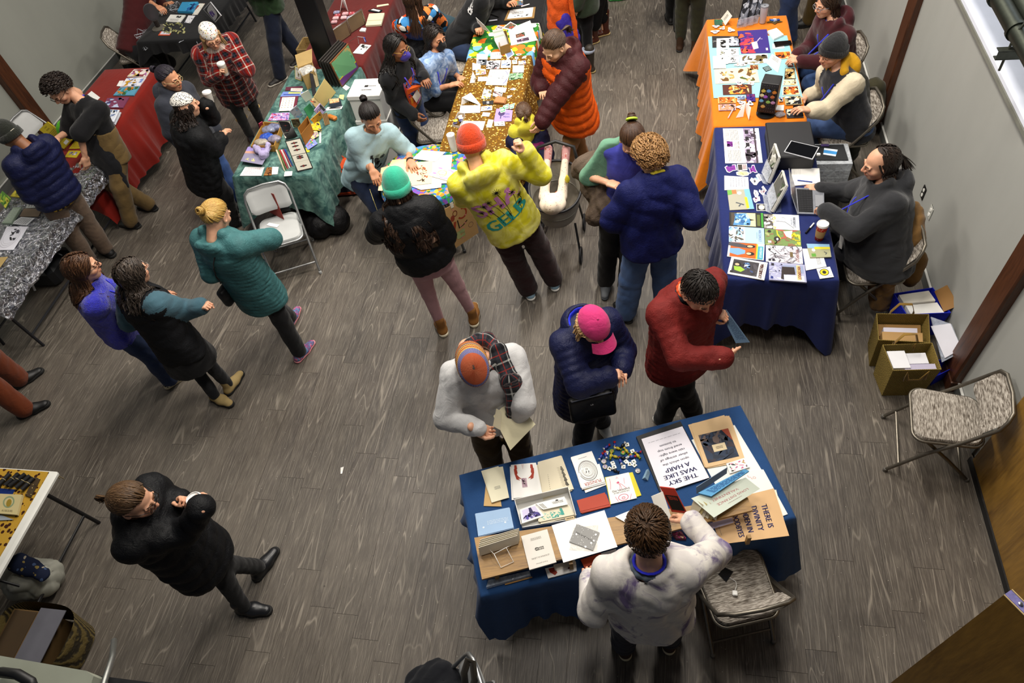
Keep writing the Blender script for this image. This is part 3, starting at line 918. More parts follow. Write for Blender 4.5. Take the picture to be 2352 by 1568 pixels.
  Vs.append(s.to_head(hv));Fs.append(hf+n);Cs.append(hcC);n+=len(hv)
  for i in(0,1):
   if s.hide_hands[i]:continue
   a=s.arms[i] or{};pv,pf,pc=canon('hand',_hand,a.get('hand','relaxed'))
   pv=pv*k
   if i==0:pv=pv*[-1,1,1];pf=pf[:,::-1]
   fd=nrm(s.wr[i]-s.elb[i]) if a.get('dir') is None else nrm(P(*a['dir'])-s.wr[i] if len(a['dir'])==3 and isinstance(a['dir'],tuple) else a['dir'])
   pn=a.get('palm')
   if pn is None:pn=s.R*(1,-1)[i]-s.U*.2 if abs(fd[2])>.6 else arr((0,0,-1.0))
   M=frame(fd,-arr(pn));Vs.append(s.wr[i]+pv@M.T);Fs.append(pf+n);Cs.append(pc);n+=len(pv)
  V,F,C=np.concatenate(Vs),np.concatenate(Fs),np.concatenate(Cs)
  FL=[tuple(f) for f in F.tolist()]+[tuple(i+n for i in f) for f in ef]
  V=np.concatenate([V,s.to_head(ev)]);C=np.concatenate([C,ec])
  me=make_mesh('body',V-s.off(),FL,s.skin,True,col=C);put('body',me,s.o)
 def top(s,mat,th=.02,hem=.08,flare=1.0,sleeve=1.0,name='jacket',baf=None,abaf=None,hood=0,collar=0,wr=.006,wf=16,h=.0125,cuff=True,neckr=.062,belly=0.0,seed=None,sl_mat=None,open_=0.0,clip=None,arms=True,yoke=None,drop=None):
  """upper garment; th loft thickness over the body, hem metres below the hip, sleeve 0..1 of the arm, baf (depth, spacing, slant) quilting"""
  k=s.k;g=Sdf();d=s.U if drop is None else arr(drop)
  bot=s.pel-s.U*.02-d*hem
  L=np.linalg.norm(s.neck-bot);hp=np.clip((np.linalg.norm(s.pel-bot))/L,0,.6)
  ts=[0,hp,hp+(1-hp)*.35,hp+(1-hp)*.72,hp+(1-hp)*.90,1]
  rx=arr([.170*flare,.168,.160,.172,.140,.066])*k*s.w+th;ry=arr([.125*flare,.122,.108,.118,.090,.060])*k*s.w+th
  off=None
  if belly:off=arr([-belly*.5,-belly,-belly,-belly*.4,0,0])*-1;ry=ry+arr([.5,1,1,.4,0,0])*belly
  def mk(p):
   if p is None:return None
   A,sp,sl=p[:3];gq=p[3] if len(p)>3 else 0
   def f(al,an,rm):
    v=np.abs(np.sin(np.pi*(al+sl*np.abs(np.sin(an*.5+.78)))/sp))**.55
    if gq:v=np.minimum(v,np.abs(np.sin(an*rm*np.pi/gq))**.55)
    return A*(v-.6)*np.clip(al/.035,0,1)
   return f
  g.loft(bot,s.neck+s.U*.012*k,s.R,ts,rx,ry,k=.035,disp=mk(baf),cap=(.012,.03),off=off)
  slv=[]
  for i in(0,1):
   g.cone(s.neck-s.U*.04*k,s.sh[i]-s.U*.004,.052*k,.048*k,k=.04,th=th)
   if not arms:continue
   n0=len(g.pr);slv+=[n0,n0+1]
   e,w_=s.elb[i],s.wr[i];db=mk(abaf or baf)
   if sleeve>=1:
    g.cone(s.sh[i],e,.050*k,.044*k,k=.035,th=th*.95,disp=db);g.cone(e,e+(w_-e)*.99,.044*k,.034*k,k=.025,th=th*.8,disp=db)
   elif sleeve>.5:f=(sleeve-.5)*2;g.cone(s.sh[i],e,.060*k,.050*k,k=.035,th=th);g.cone(e,e+(w_-e)*f,.050*k,.044*k,k=.02,th=th)
   elif sleeve>0:f=sleeve*2;g.cone(s.sh[i],s.sh[i]+(e-s.sh[i])*f,.062*k,.066*k,k=.03,th=th)
  if hood:
   c=s.neck-s.Fr*.085*k+s.U*.022;hd=hood
   Rm=np.stack([s.R,nrm(s.Fr+s.U*.5),nrm(s.U-s.Fr*.5)],1)
   g.ell(c-s.U*.045*k-s.Fr*.02,(.115*k*hd,.060*k*hd,.105*k*hd),R=Rm,k=.03,disp=(mk(baf) if baf else None))
   pts=[s.neck+s.Fr*.07*k-s.R*.045*k-s.U*.02,s.neck-s.R*.093*k+s.U*.048,s.neck-s.Fr*.092*k+s.U*.082,s.neck+s.R*.093*k+s.U*.048,s.neck+s.Fr*.07*k+s.R*.045*k-s.U*.03]
   for a,b in zip(pts[:-1],pts[1:]):g.cone(a,b,.030*hd,.030*hd,k=.025)
  if collar:
   pts=[s.neck+(math.sin(a)*s.Fr*.066+math.cos(a)*s.R*.070)*k+s.U*(.022-.022*math.sin(a)) for a in np.linspace(.9,2*math.pi+math.pi-.9-math.pi*0,9)-math.pi*0]
   pts=[s.neck+(math.sin(a)*s.Fr*.066+math.cos(a)*s.R*.070)*k+s.U*(.020-.022*math.sin(a)) for a in np.linspace(math.pi/2+.45,math.pi*2.5-.45,10)]
   for a,b in zip(pts[:-1],pts[1:]):g.cone(a,b+0*b,.017*collar,.017*collar,k=.015)
  g.cone(s.neck-s.U*.004,s.head_pt((0,-.01,-.03)),neckr*k,neckr*1.15*k,k=.012,sub=True)
  if hood:g.ell(s.neck+s.U*.08-s.Fr*.055*k,(.075*k,.070*k,.07*k),k=.03,sub=True)
  V,F,UV=g.mesh(h,wr,wf,seed or s.seed*7+1,clip);V=relax(V,F,1,.35)
  mats=mat
  if sl_mat is not None:mats=[mat,sl_mat]
  o=s.add(name,V,F,mats,UV);s.topV,s.topF=V,F
  if sl_mat is not None:
   a=np.isin(g.own,slv);
   if yoke is not None:a|=((V-s.neck)@s.U>-yoke)
   o.data.polygons.foreach_set('material_index',(a[F].sum(1)>=2).astype(np.int32))
  return o
 def pants(s,mat,th=.018,flare=1.0,name='trousers',wr=.006,wf=20,h=.0125,cuffz=None,seed=None,ends=1.0,seat=True):
  k=s.k;g=Sdf()
  g.loft(s.pel-s.U*.10*k,s.pel+s.U*.10*k,s.R,[0,.5,1],arr([.150,.158,.145])*k*s.w+th*.6,arr([.11,.118,.105])*k*s.w+th*.6,k=.04,cap=(.04,.02))
  for i in(0,1):
   a=s.knee[i]+(s.ank[i]-s.knee[i])*ends
   g.cone(s.hip[i]-s.U*.04*k,s.knee[i],.086*k*(.6+.4*s.w),.058*k*(.55+.45*flare),k=.035,th=th);g.cone(s.knee[i],a,.058*k*(.55+.45*flare),.043*k*flare,k=.025,th=th)
  V,F,UV=g.mesh(h,wr,wf,seed or s.seed*7+3,ground=.012);V=relax(V,F,1,.35)
  return s.add(name,V,F,mat,UV)
 def skirt(s,mat,length=.45,flare=1.2,name='skirt',th=.03):
  k=s.k;g=Sdf();b=s.pel-arr((0,0,length))
  g.loft(b,s.pel+s.U*.06,s.R,[0,.6,1],arr([.17*flare,.165,.14])*k*s.w+th,arr([.14*flare,.125,.11])*k*s.w+th,k=.02,cap=(.01,.02))
  V,F,UV=g.mesh(.014,.006,18,s.seed*7+5);return s.add(name,V,F,mat,UV)
 def shoes(s,kind,mat,sole,label=None,sc=1.0):
  for i in(0,1):
   V,F,V2,F2=canon('shoe',_shoe,kind if kind in('sneaker','boot','tall') else 'sneaker')
   M=frame(s.tf[i],(0,0,1));o_=arr((*s.ank[i][:2],0));q=s.k*sc
   sh=s.add('shoe',o_+(V*q)@M.T,F,mat);
   s.add('sole',o_+(V2*q)@M.T,F2,sole,parent=sh,smooth=False)
 def hair(s,style,c,c2=None,length=.25,nl=150,hat=False,seed=None,upright=True):
  V,F,UV=hair_part(style,length,seed or s.seed,nl,hat)
  if style in('long','curlylong','bob','balding'):
   M2=frame(s.fd,(0,0,1));w=np.clip((-.02-V[:,2])/.08,0,1)[:,None]
   A=s.to_head(V);B=s.hc+(V*s.hk)@M2.T;X=A*(1-w)+B*w
  else:X=s.to_head(V)
  if style in('long','curlylong') and hasattr(s,'topV'):
   bvh=BVHTree.FromPolygons([tuple(v) for v in s.topV],[tuple(f) for f in s.topF])
   for i in np.nonzero(X[:,2]<s.neck[2]+.06)[0]:
    q_,n_,_,_=bvh.find_nearest(Vector(X[i]),.3)
    if q_ is not None:
     d_=(Vector(X[i])-q_).dot(n_)
     if d_<.012:X[i]=arr(q_+n_*(.012+.006*((i*7919)%13)/13))
  return s.add('hair',X,F,hairmat(c,c2),UV)
 def brows(s,c):
  m=MB()
  for sx in(-1,1):
   m.tube([s.head_pt((sx*x,y,z)) for x,y,z in((.014,.0965,.0285),(.028,.0955,.034),(.042,.086,.033),(.052,.074,.027))],[.002,.0032,.0028,.001],5)
  s.mb(m,'eyebrows',hairmat(c))
 def glasses(s,c='#1a1412'):
  m=MB();ring=lambda cx:[s.head_pt((cx+.023*math.cos(a),.108-.25*abs(cx+.023*math.cos(a))**1.3,.008+.019*math.sin(a))) for a in np.linspace(0,2*math.pi,14,endpoint=False)]
  for sx in(-1,1):
   m.tube(ring(sx*.031),.0022,5,closed=True)
   m.tube([s.head_pt((sx*.054,.094,.012)),s.head_pt((sx*.078,.05,.014)),s.head_pt((sx*.085,-.012,.008))],.0022,5)
  m.tube([s.head_pt((-.008,.107,.011)),s.head_pt((.008,.107,.011))],.002,5)
  s.mb(m,'glasses',Pl(c,.3,name='spectacle_frame'))
 def mask(s,c):
  V,F,_,_,_,_=canon('head',_head);m=(V[:,1]>.018)&(V[:,2]<.000)&(V[:,2]>-.118)
  g=Sdf();g.ell((0,.068,-.048),(.054,.050,.050),k=.02);g.cone((0,.088,.0),(0,.118,-.03),.014,.022,k=.03)
  W,Q,UV=g.mesh(.006,clip=[((0,.030,0),(0,-1,0))]);o=s.add('face_mask',s.to_head(W),Q,Fb(c,.8,name='mask_cloth'),UV)
  b=MB()
  for sx in(-1,1):b.tube([s.head_pt((sx*.048,.06,-.03)),s.head_pt((sx*.072,.02,-.012)),s.head_pt((sx*.086,-.016,.01))],.0018,4)
  s.mb(b,'ear_loop',Pl(c,.7),parent=o)
 def beanie(s,mat,cuff=True,tall=.0,fold=True,name='beanie',low=0.0,ribs=46,slump=0.0,cuffmat=None):
  n=48;V=[];prof=[]
  zs=-.018-low+(.136+tall+low)*np.sin(np.linspace(0,1,15)*math.pi/2)
  m=MB();th=np.linspace(0,2*math.pi,n*2,endpoint=False);Vr=[]
  for z in zs:
   t=max(0.0,(z-.02)/(.098+tall));f=math.sqrt(max(0.0,1-min(1,t)**2.4)) if z<zs[-1] else .02
   rx,ry=.088*f,.110*f;rib=1+.014*np.sin(th*ribs)
   Vr.append(np.stack([rx*rib*np.cos(th),-.012+ry*rib*np.sin(th)-slump*max(0,t)**2,np.full(n*2,z)+(.058*np.maximum(0,np.sin(th))-.02*np.maximum(0,-np.sin(th)))*(1-t)],1))
  N=n*2;F=[(i*N+j,i*N+(j+1)%N,(i+1)*N+(j+1)%N,(i+1)*N+j) for i in range(len(zs)-1) for j in range(N)];F.append(tuple(range((len(zs)-1)*N,len(zs)*N)))
  V=np.concatenate(Vr);ang=np.tile(th,len(zs));pr_=np.stack([np.linalg.norm(q[:,:2]-[0,-.012],axis=1).mean() for q in Vr]);al=np.concatenate([[0],np.cumsum(np.hypot(np.diff(pr_),np.diff(zs)))]);uv=np.stack([ang*.09,np.repeat(al/al[-1],N)],1)
  o=s.add(name,s.to_head(V),F,mat,uv)
  if cuff:
   Vr=[]
   pr=[(1.0,-.022-low),(1.075,-.020-low),(1.085,.010),(1.07,.034-low*.5),(1.0,.036-low*.5)]
   for f,z in pr:
    rib=1+.016*np.sin(th*ribs);Vr.append(np.stack([.089*f*rib*np.cos(th),-.012+.111*f*rib*np.sin(th),z+.058*np.maximum(0,np.sin(th))-.02*np.maximum(0,-np.sin(th))],1))
   F=[(i*N+j,i*N+(j+1)%N,(i+1)*N+(j+1)%N,(i+1)*N+j) for i in range(4) for j in range(N)]
   s.add('cuff',s.to_head(np.concatenate(Vr)),F,cuffmat or mat,np.stack([np.tile(th,5)*.09,np.repeat([p[1] for p in pr],N)],1),parent=o)
  return o
 def bandana(s,mat,tail=True):
  g=Sdf();g.ell((0,-.018,.032),(.086,.104,.098),k=.01)
  if tail:g.cone((0,-.11,.035),(.015,-.15,.0),.03,.012,k=.03,flat=((0,1.0,0),.5));g.cone((0,-.11,.045),(-.03,-.145,.03),.022,.01,k=.02)
  V,F,UV=g.mesh(.0075,.003,40,s.seed,clip=[((0,.05,.045),nrm((0,-.10,-1))),((0,.092,.06),nrm((0,1,-.2)))]);s.add('bandana',s.to_head(V),F,mat,UV)
 def lanyard(s,c='#1c22c8',drop=.34,badge=True,back=False,width=.017):
  """neck ribbon laid on the garment, with a name card"""
  bvh=BVHTree.FromPolygons([tuple(v) for v in s.topV],[tuple(f) for f in s.topF])
  m=MB()
  def onto(p,dr):
   o=Vector(p+dr*.35);hit=bvh.ray_cast(o,Vector(-dr));return arr(hit[0])+dr*.004 if hit[0] is not None else p
  k=s.k
  for sx in(-1,1):
   pts=[]
   for t in np.linspace(0,1,10):
    a=s.R*sx*(.075*(1-t)+.008)*k;q=s.neck-s.U*(.02+drop*t)*k+a;pts.append(onto(q,s.Fr) if t>.12 else s.neck+s.R*sx*.072*k+s.U*.012*k+s.Fr*.03*k)
   pts=[s.neck-s.Fr*.062*k+s.R*sx*.02*k+s.U*.03*k,s.neck-s.Fr*.03*k+s.R*sx*.068*k+s.U*.028*k]+pts
   m.tube(pts,width/2,6,flat=.22,up=s.Fr)
  o=s.mb(m,'lanyard',Fb(c,.6,name='ribbon'))
  if badge:
   c0=pts[-1]+s.Fr*.006;d=nrm(pts[-1]-pts[-3]);r=nrm(np.cross(d,s.Fr));n_=np.cross(r,d);n_=n_ if n_@s.Fr>0 else-n_
   q=[c0-r*.045,c0+r*.045,c0+r*.045+d*.11,c0-r*.045+d*.11];q=[v+n_*.006 for v in q]
   b=MB().slab(q,.003,n_).Bd('name_badge',Pl('#e9e7e2',.4,var=.02),o)
  return o
 def band(s,pts,w,mat,name='strap',lift=.004,parent=None,flat=.25):
  """ribbon over the garment through world points, pressed onto it from outside"""
  bvh=BVHTree.FromPolygons([tuple(v) for v in s.topV],[tuple(f) for f in s.topF]);out=[]
  P_=arr(pts);tt=np.linspace(0,len(P_)-1,8*(len(P_)-1)+1)
  for t in tt:
   i=min(int(t),len(P_)-2);q=P_[i]*(1-(t-i))+P_[i+1]*(t-i)
   l=bvh.find_nearest(Vector(q))
   if l[0] is not None:
    n=arr(l[1]);c=arr(l[0])
    q=c+n*lift
   out.append(q)
  m=MB().tube(out,w/2,6,flat=flat,up=None);return s.mb(m,name,mat,parent=parent)
 def decal(s,ink,c,u,v,n,name='print',parent=None):
  """print laid on the garment: c centre, u / v half-extent vectors (v downwards), seen along n"""
  bvh=BVHTree.FromPolygons([tuple(p) for p in s.topV],[tuple(f) for f in s.topF]);V,F,C,L=ink.dump()
  X=[]
  for(a,b),l in zip(V,L):
   p=arr(c)+arr(u)*(2*a-1)+arr(v)*(2*b-1);hit=bvh.ray_cast(Vector(p+arr(n)*.3),Vector(-arr(n)))
   if hit[0] is None or abs((arr(hit[0])-p)@arr(n))>.14:hit=bvh.find_nearest(Vector(p))
   X.append(arr(hit[0])+arr(n)*(.0035+l*.00008))
  return put(name,make_mesh(name,arr(X)-s.off(),F,vcol(.8),col=C),parent or s.o)
def paper_cup(label,c,h=.115,r=.040,axis=(0,0,1),color='#e9e4d8',lid='#f2f1ee',sleeve=None,band=None):
 ax=nrm(axis);o=Tg('paper_cup',label,'cup',c)
 MB().lathe([(r*.70,0),(r*.72,.001),(r,h-.004),(r*1.04,h)],c,24,axis=ax).Bd('cup_body',Pl(color,.5,var=.05),o,smooth='auto')
 MB().lathe([(r*1.07,h-.004),(r*1.08,h+.004),(r*.98,h+.014),(r*.90,h+.015),(r*.88,h+.009),(.001,h+.009)],c,24,axis=ax).Bd('lid',Pl(lid,.35,var=.02),o,smooth='auto')
 if sleeve:MB().lathe([(r*.79,h*.22),(r*.95,h*.70),(r*.955,h*.70),(r*.80,h*.22)],c,24,axis=ax).Bd('cup_sleeve',Pl(sleeve,.8),o,smooth='auto')
 return o
XW,XL=2.35,-7.72
@cached
def plank_mat(island=False):
 t=NT('worn_grey_vinyl_oak',.42,0,.35)
 if island:rnd=t.n('NewGeometry').outputs['Random Per Island']
 else:rnd=t.n('ObjectInfo').outputs['Random']
 v=t.coord('Object')
 off=t.n('CombineXYZ',X=t.math('MULTIPLY',rnd,37.0),Y=t.math('MULTIPLY',rnd,91.0),Z=0.0).outputs[0]
 q=t.n('VectorMath',_operation='ADD',i0=v,i1=off).outputs[0]
 st=t.n('Mapping',Vector=q,Scale=(1.0,.16,1.0)).outputs[0]
 n1=t.noise(st,7.0,5,.6,.6)[0]
 rings=t.math('FRACT',t.math('MULTIPLY',t.noise(t.n('Mapping',Vector=q,Scale=(1.0,.12,1.0)).outputs[0],4.2,2,.45,.3)[0],13.0))
 ringl=t.ramp(rings,[(.0,'#000000'),(.42,'#000000'),(.50,'#ffffff'),(.58,'#000000')])
 fine=t.noise(t.n('Mapping',Vector=q,Scale=(1.0,.045,1.0)).outputs[0],130.0,4,.7)[0]
 tone=t.ramp(rnd,[(0,'#3b3632'),(.35,'#47413b'),(.7,'#403a36'),(1,'#4d463f')])
 col=t.mix(t.ramp(n1,[(.3,'#000000'),(.7,'#b0b0b0')]),tone,'#6f675c')
 col=t.mix(t.math('MULTIPLY',t.ramp(fine,[(.46,'#000000'),(.66,'#ffffff')]),.5),col,'#8a8276')
 mask=t.ramp(t.noise(q,2.6,2)[0],[(.42,'#000000'),(.6,'#ffffff')])
 col=t.mix(t.math('MULTIPLY',t.math('MULTIPLY',ringl,mask),.55),col,'#a59c8e')
 col=t.mix(t.ramp(t.noise(st,16.0,3)[0],[(.56,'#000000'),(.72,'#808080')]),col,'#332d29')
 g=t.n('NewGeometry').outputs['Position']
 scuff=t.noise(g,.55,5,.6,.5)[0]
 col=t.mix(t.ramp(scuff,[(.45,'#000000'),(.72,'#8a8a8a')]),col,'#8c857a')
 grit=t.n('TexVoronoi',Vector=g,Scale=42.0);
 spot=t.math('MULTIPLY',t.math('LESS_THAN',grit.outputs['Distance'],.10),t.math('GREATER_THAN',t.sep(grit.outputs['Color'])[0],.90))
 col=t.mix(t.math('MULTIPLY',spot,.8),col,'#b9b2a6')
 dk=t.noise(g,24.0,4,.65)[0];dm=t.noise(g,1.1,2)[0]
 dirt=t.math('MULTIPLY',t.ramp(dk,[(.66,'#000000'),(.72,'#ffffff')]),t.ramp(dm,[(.54,'#000000'),(.66,'#ffffff')]))
 col=t.mix(t.math('MULTIPLY',dirt,.8),col,'#1e1915')
 t.color(col)
 r=t.ramp(scuff,[(.3,(.34,)*3),(.7,(.56,)*3)]);t.link(r,t.b.inputs['Roughness'])
 t.bump(t.math('ADD',fine,t.math('MULTIPLY',ringl,.6)),.25,.003)
 return t.m
floor=MB().box((-3.0,5.0,-.03),(13.5,14.0,.05)).Bd('floor',Pl('#15120f',.9),None,(-3.0,5.0,0));tag(floor,kind='structure')
PW,PL=.184,1.22
def plank_mesh(L):
 b=MB().box((0,0,-.0022),(PW-.0016,L-.0018,.0044));V=np.concatenate(b.V)
 return make_mesh('floor_plank',V,b.F,plank_mat())
pm=plank_mesh(PL)
_rp=random.Random(4);cand=[]
for i in range(56):
 x=XW-.008-PW*(i+.5);oy=_rp.uniform(0,PL)
 for j in range(-1,11):
  y=-.4+oy+j*PL
  if y>11.2:continue
  d=np.array([x,y,0])-CAM_P;c=CAM_M.T@d;px,py=W_IMG/2-F_PX*c[0]/c[2],H_IMG/2+F_PX*c[1]/c[2]
  vis=-220<px<W_IMG+220 and-160<py<H_IMG+260
  cand.append((not vis,np.linalg.norm(d),x,y))
cand.sort();rest=MB()
for n,(hid,d,x,y) in enumerate(cand):
 if n<298 and not hid:
  o=put('floor_plank',pm,floor);o.location=(x+3.0,y-5.0,0)
 elif not hid or d<13:rest.box((x,y,-.0022),(PW-.0016,PL-.0018,.0044))
o=rest.Bd('far_floor_planks',plank_mat(True),floor);tag(o,kind='stuff')
def wallmat(c):
 t=NT('painted_wall',.55,0,.3);v=t.coord()
 n=t.noise(v,.8,5,.6)[0];s2=t.noise(t.coord(scale=(1,1,.25)),5,4)[0]
 t.color(t.mix(.3,t.ramp(n,[(.3,_shade(c,.93)),(.7,_shade(c,1.05))]),t.ramp(s2,[(.3,_shade(c,.88)),(.6,c)])))
 t.bump(t.noise(v,55,3)[0],.06,.004);return t.m
WALL=wallmat('#a3a49f')
tag(MB().box((XW+.1,5.4,.90),(.2,13.0,1.80)).Bd('wall_right',WALL,None,(XW+.1,5.4,0)),kind='structure')
tag(MB().box((XW+.95,5.4,3.4),(.1,13.0,3.2)).Bd('wall_right_upper',WALL,None,(XW+.95,5.4,3.4)),kind='structure')
tag(MB().box((XL-.1,5.4,2.6),(.2,13.0,5.2)).Bd('wall_left',wallmat('#95978f'),None,(XL-.1,5.4,0)),kind='structure')
sill=MB().box((XW+.43,5.4,1.82),(.94,13.0,.045),bev=.008).Bd('trim_1',Pl('#dfe4f2',.4,var=.04),None,(XW+.43,5.4,1.82));tag(sill,kind='structure')
MB().box((XW-.035,5.4,1.785),(.02,13.0,.03)).Bd('sill_apron',Pl('#77786f',.5),sill)
for nm,x,dx,a,b in(('baseboard_right',XW-.008,.016,2.78,11.8),('baseboard_left',XL+.008,.016,0.5,11.8)):
 c=((x),(a+b)/2,.055)
 q=MB().box(c,(dx,b-a,.11),bev=.003).Bd(nm,Pl('#5c5e5b',.5,var=.05),None,c);tag(q,kind='structure')
 MB().box((x+(-.006 if x>0 else .006),(a+b)/2,.113),(dx*1.1,b-a,.008)).Bd('top_bead',Pl('#c7c7c2',.5),q)
POST=wood('#2a1409','#55301a','z',1.0,.45,'dark_varnished_post')
for nm,x,y,dx,h in(('trim_2',XW-.02,3.42,.085,1.795),('trim_3',XW-.02,6.63,.085,1.795),('trim_4',XL+.03,6.80,.14,5.0)):
 q=MB().box((x,y,h/2),(dx,.20,h),bev=.012).Bd(nm,POST,None,(x,y,0));tag(q,kind='structure')
 MB().box((x,y,.06),(dx+.014,.212,.12),bev=.006).Bd('post_foot',POST,q)
cx_,cy_=-3.60,7.06
q=Tg('column',None,None,(cx_,cy_,0));tag(q,kind='structure')
BLK=Pl('#0b0b0c',.38,var=.2,name='black_painted_steel')
MB().box((cx_,cy_,2.7),(.235,.19,5.4),bev=.01).Bd('shaft',BLK,q)
MB().box((cx_,cy_,.008),(.34,.34,.016)).Bd('base_plate',BLK,q)
PLY=lambda nm:wood('#6b4a14','#97702a','z',.55,.38,nm)
q=Tg('door_1',None,None,(XW-.02,1.75,0));tag(q,kind='structure')
MB().box((XW-.02,1.68,1.04),(.05,2.06,2.05),bev=.004).Bd('door_leaf',PLY('plywood_veneer'),q)
MB().box((XW-.05,1.68,.028),(.012,2.10,.056)).Bd('kick_strip',Pl('#08080a',.5),q)
d0=P(2305,1366,2.06);d1=P(2352,1413,2.06);dv=nrm(d1-d0);L=.86
q=Tg('door_2',None,None,(*d0[:2],0));tag(q,kind='structure')
nn=np.cross(dv,(0,0,1));
if nn@(CAM_P-d0)<0:nn=-nn
Rm=np.stack([dv,nn,arr((0,0,1))],1)
MB().box(d0+dv*L/2-nn*.02-arr((0,0,1.02)),(L,.04,2.04),R=Rm).Bd('door_leaf',PLY('plywood_veneer_open'),q)
e=MB();e.box(d0+dv*L/2-nn*.02+arr((0,0,.001)),(L,.030,.004),R=Rm);e.Bd('top_edge',Pl('#7d78b0',.5,var=.3,nscale=40),q)
e=MB();
for s_ in(-.02,.002):e.box(d0+dv*L/2+nn*(s_ if s_<0 else 0)+nn*(-.018 if s_<0 else 0)+arr((0,0,.003)),(L,.004,.005),R=Rm)
e.Bd('edge_band',Pl('#c0a877',.5),q)
for k in(.05,.16,.22):
 MB().lathe([(.008,0),(.008,.006),(.003,.008)],d0+dv*k-nn*.02+arr((0,0,.003)),10).Bd('screw',metal('#9a9aa0',.3),q)
g=MB().box((-.55,-1.72,3.30),(9.0,3.85,.16)).Bd('gallery_floor',Pl('#121315',.6),None,(-.55,-1.72,3.30));tag(g,kind='structure')
def outlet(px,py,col,hole,label):
 p=on_plane(px,py,(XW,0,0),(1,0,0));o=Tg('outlet_plate',label,'outlet',p)
 MB().box(p-arr((.004,0,0)),(.008,.075,.118),bev=.003).Bd('plate',Pl(col,.4,var=.03),o)
 for dz in(-.025,.025):
  MB().lathe([(.017,0),(.017,.003),(.015,.004)],p+arr((-.008,0,dz)),16,axis=(-1,0,0)).Bd('socket',Pl(hole,.4),o)
 MB().lathe([(.003,0),(.003,.002)],p+arr((-.008,0,0)),8,axis=(-1,0,0)).Bd('screw',metal('#8a8a8a'),o)
outlet(2122,442,'#0c0c0d','#d8d8d2','black outlet plate with two white sockets low on the right wall')
outlet(2138,487,'#b9bab2','#e6e5df','pale outlet plate low on the right wall below the black one')
p=on_plane(288,70,(XL,0,0),(1,0,0))
o=Tg('outlet_plate','dark outlet plate on the left wall behind the webbed table','outlet',p+arr((.02,0,-.2)))
MB().box(p+arr((.006,0,-.2)),(.012,.09,.12),bev=.003).Bd('plate',Pl('#16171a',.4),o)
MB().lathe([(.017,0),(.017,.004)],p+arr((.012,0,-.17)),14,axis=(1,0,0)).Bd('socket',Pl('#8c8c88',.4),o)
PIPE=metal('#3c4038',.45,'grey_painted_pipe')
def pz(px,py,z):return P(px,py,z)
a0=P(2302,0,2.30);a1=P(2352,100,2.30);xx=(a0[0]+a1[0])/2
grp='pipes over the sill'
for k,(px0,r,z,lab) in enumerate(((2296,.052,2.30,'thick grey pipe nearest the room over the window sill'),(2345,.050,2.33,'thick grey pipe beside the first one, nearer the frame edge'))):
 b0=P(px0,0,z);o=Tg('pipe',lab,'pipe',(b0[0],5.0,z),group=grp)
 m=MB();m.tube([(b0[0],y,z) for y in(2.6,4.0,8.0)],r,20);m.Bd('tube',PIPE,o,smooth='auto')
 for y in(4.35,4.75):MB().tube([(b0[0],y,z),(b0[0],y+.03,z)],r*1.18,20).Bd('coupling',PIPE,o,smooth='auto')
c0=P(2298,118,2.22);o=Tg('channel_bracket','grey steel channel that carries the pipes at the upper right','bracket',c0)
STL=metal('#565a52',.5,'galvanised_channel')
MB().box(c0+arr((.35,0,-.03)),(.72,.006,.05)).Bd('web',STL,o)
MB().box(c0+arr((.35,.02,.0)),(.72,.046,.005)).Bd('flange',STL,o)
MB().box(c0+arr((.35,.02,-.055)),(.72,.046,.005)).Bd('flange',STL,o)
MB().tube([c0+arr((.05,.02,-.14)),c0+arr((.05,.02,.10)),c0+arr((.17,.02,.42))],.008,8).Bd('threaded_rod',STL,o)
MB().tube([c0+arr((.30,.02,-.02)),c0+arr((.34,.02,.55))],.008,8).Bd('threaded_rod',STL,o)
TZ=.75
def folding_table(label,c,size,rot=0.0,top='#d9d8d2',legc='#14151a',z=TZ,thick=.045,group=None,legs='h',name='folding_table'):
 o=Tg(name,label,'table',(c[0],c[1],0),rot,group);L,W=size
 MB().box((0,0,z-thick/2),(L,W,thick),bev=.014).Bd('table_top',Pl(top,.5,var=.05),o,rel=False,smooth='auto')
 for sx in(-1,1):
  for sy in(-1,1):
   MB().tube([(sx*(L/2-.22),sy*(W/2-.10),z-thick),(sx*(L/2-.12),sy*(W/2-.08),.0)],.0145,10).Bd('leg',Pl(legc,.4),o,rel=False,smooth='auto')
  MB().tube([(sx*(L/2-.14),-(W/2-.08),.16),(sx*(L/2-.14),(W/2-.08),.16)],.011,8).Bd('leg_brace',Pl(legc,.4),o,rel=False,smooth='auto')
  MB().tube([(sx*(L/2-.17),0,.36),(sx*(L/2-.52),0,z-thick)],.009,8).Bd('folding_stay',Pl(legc,.4),o,rel=False,smooth='auto')
 return o
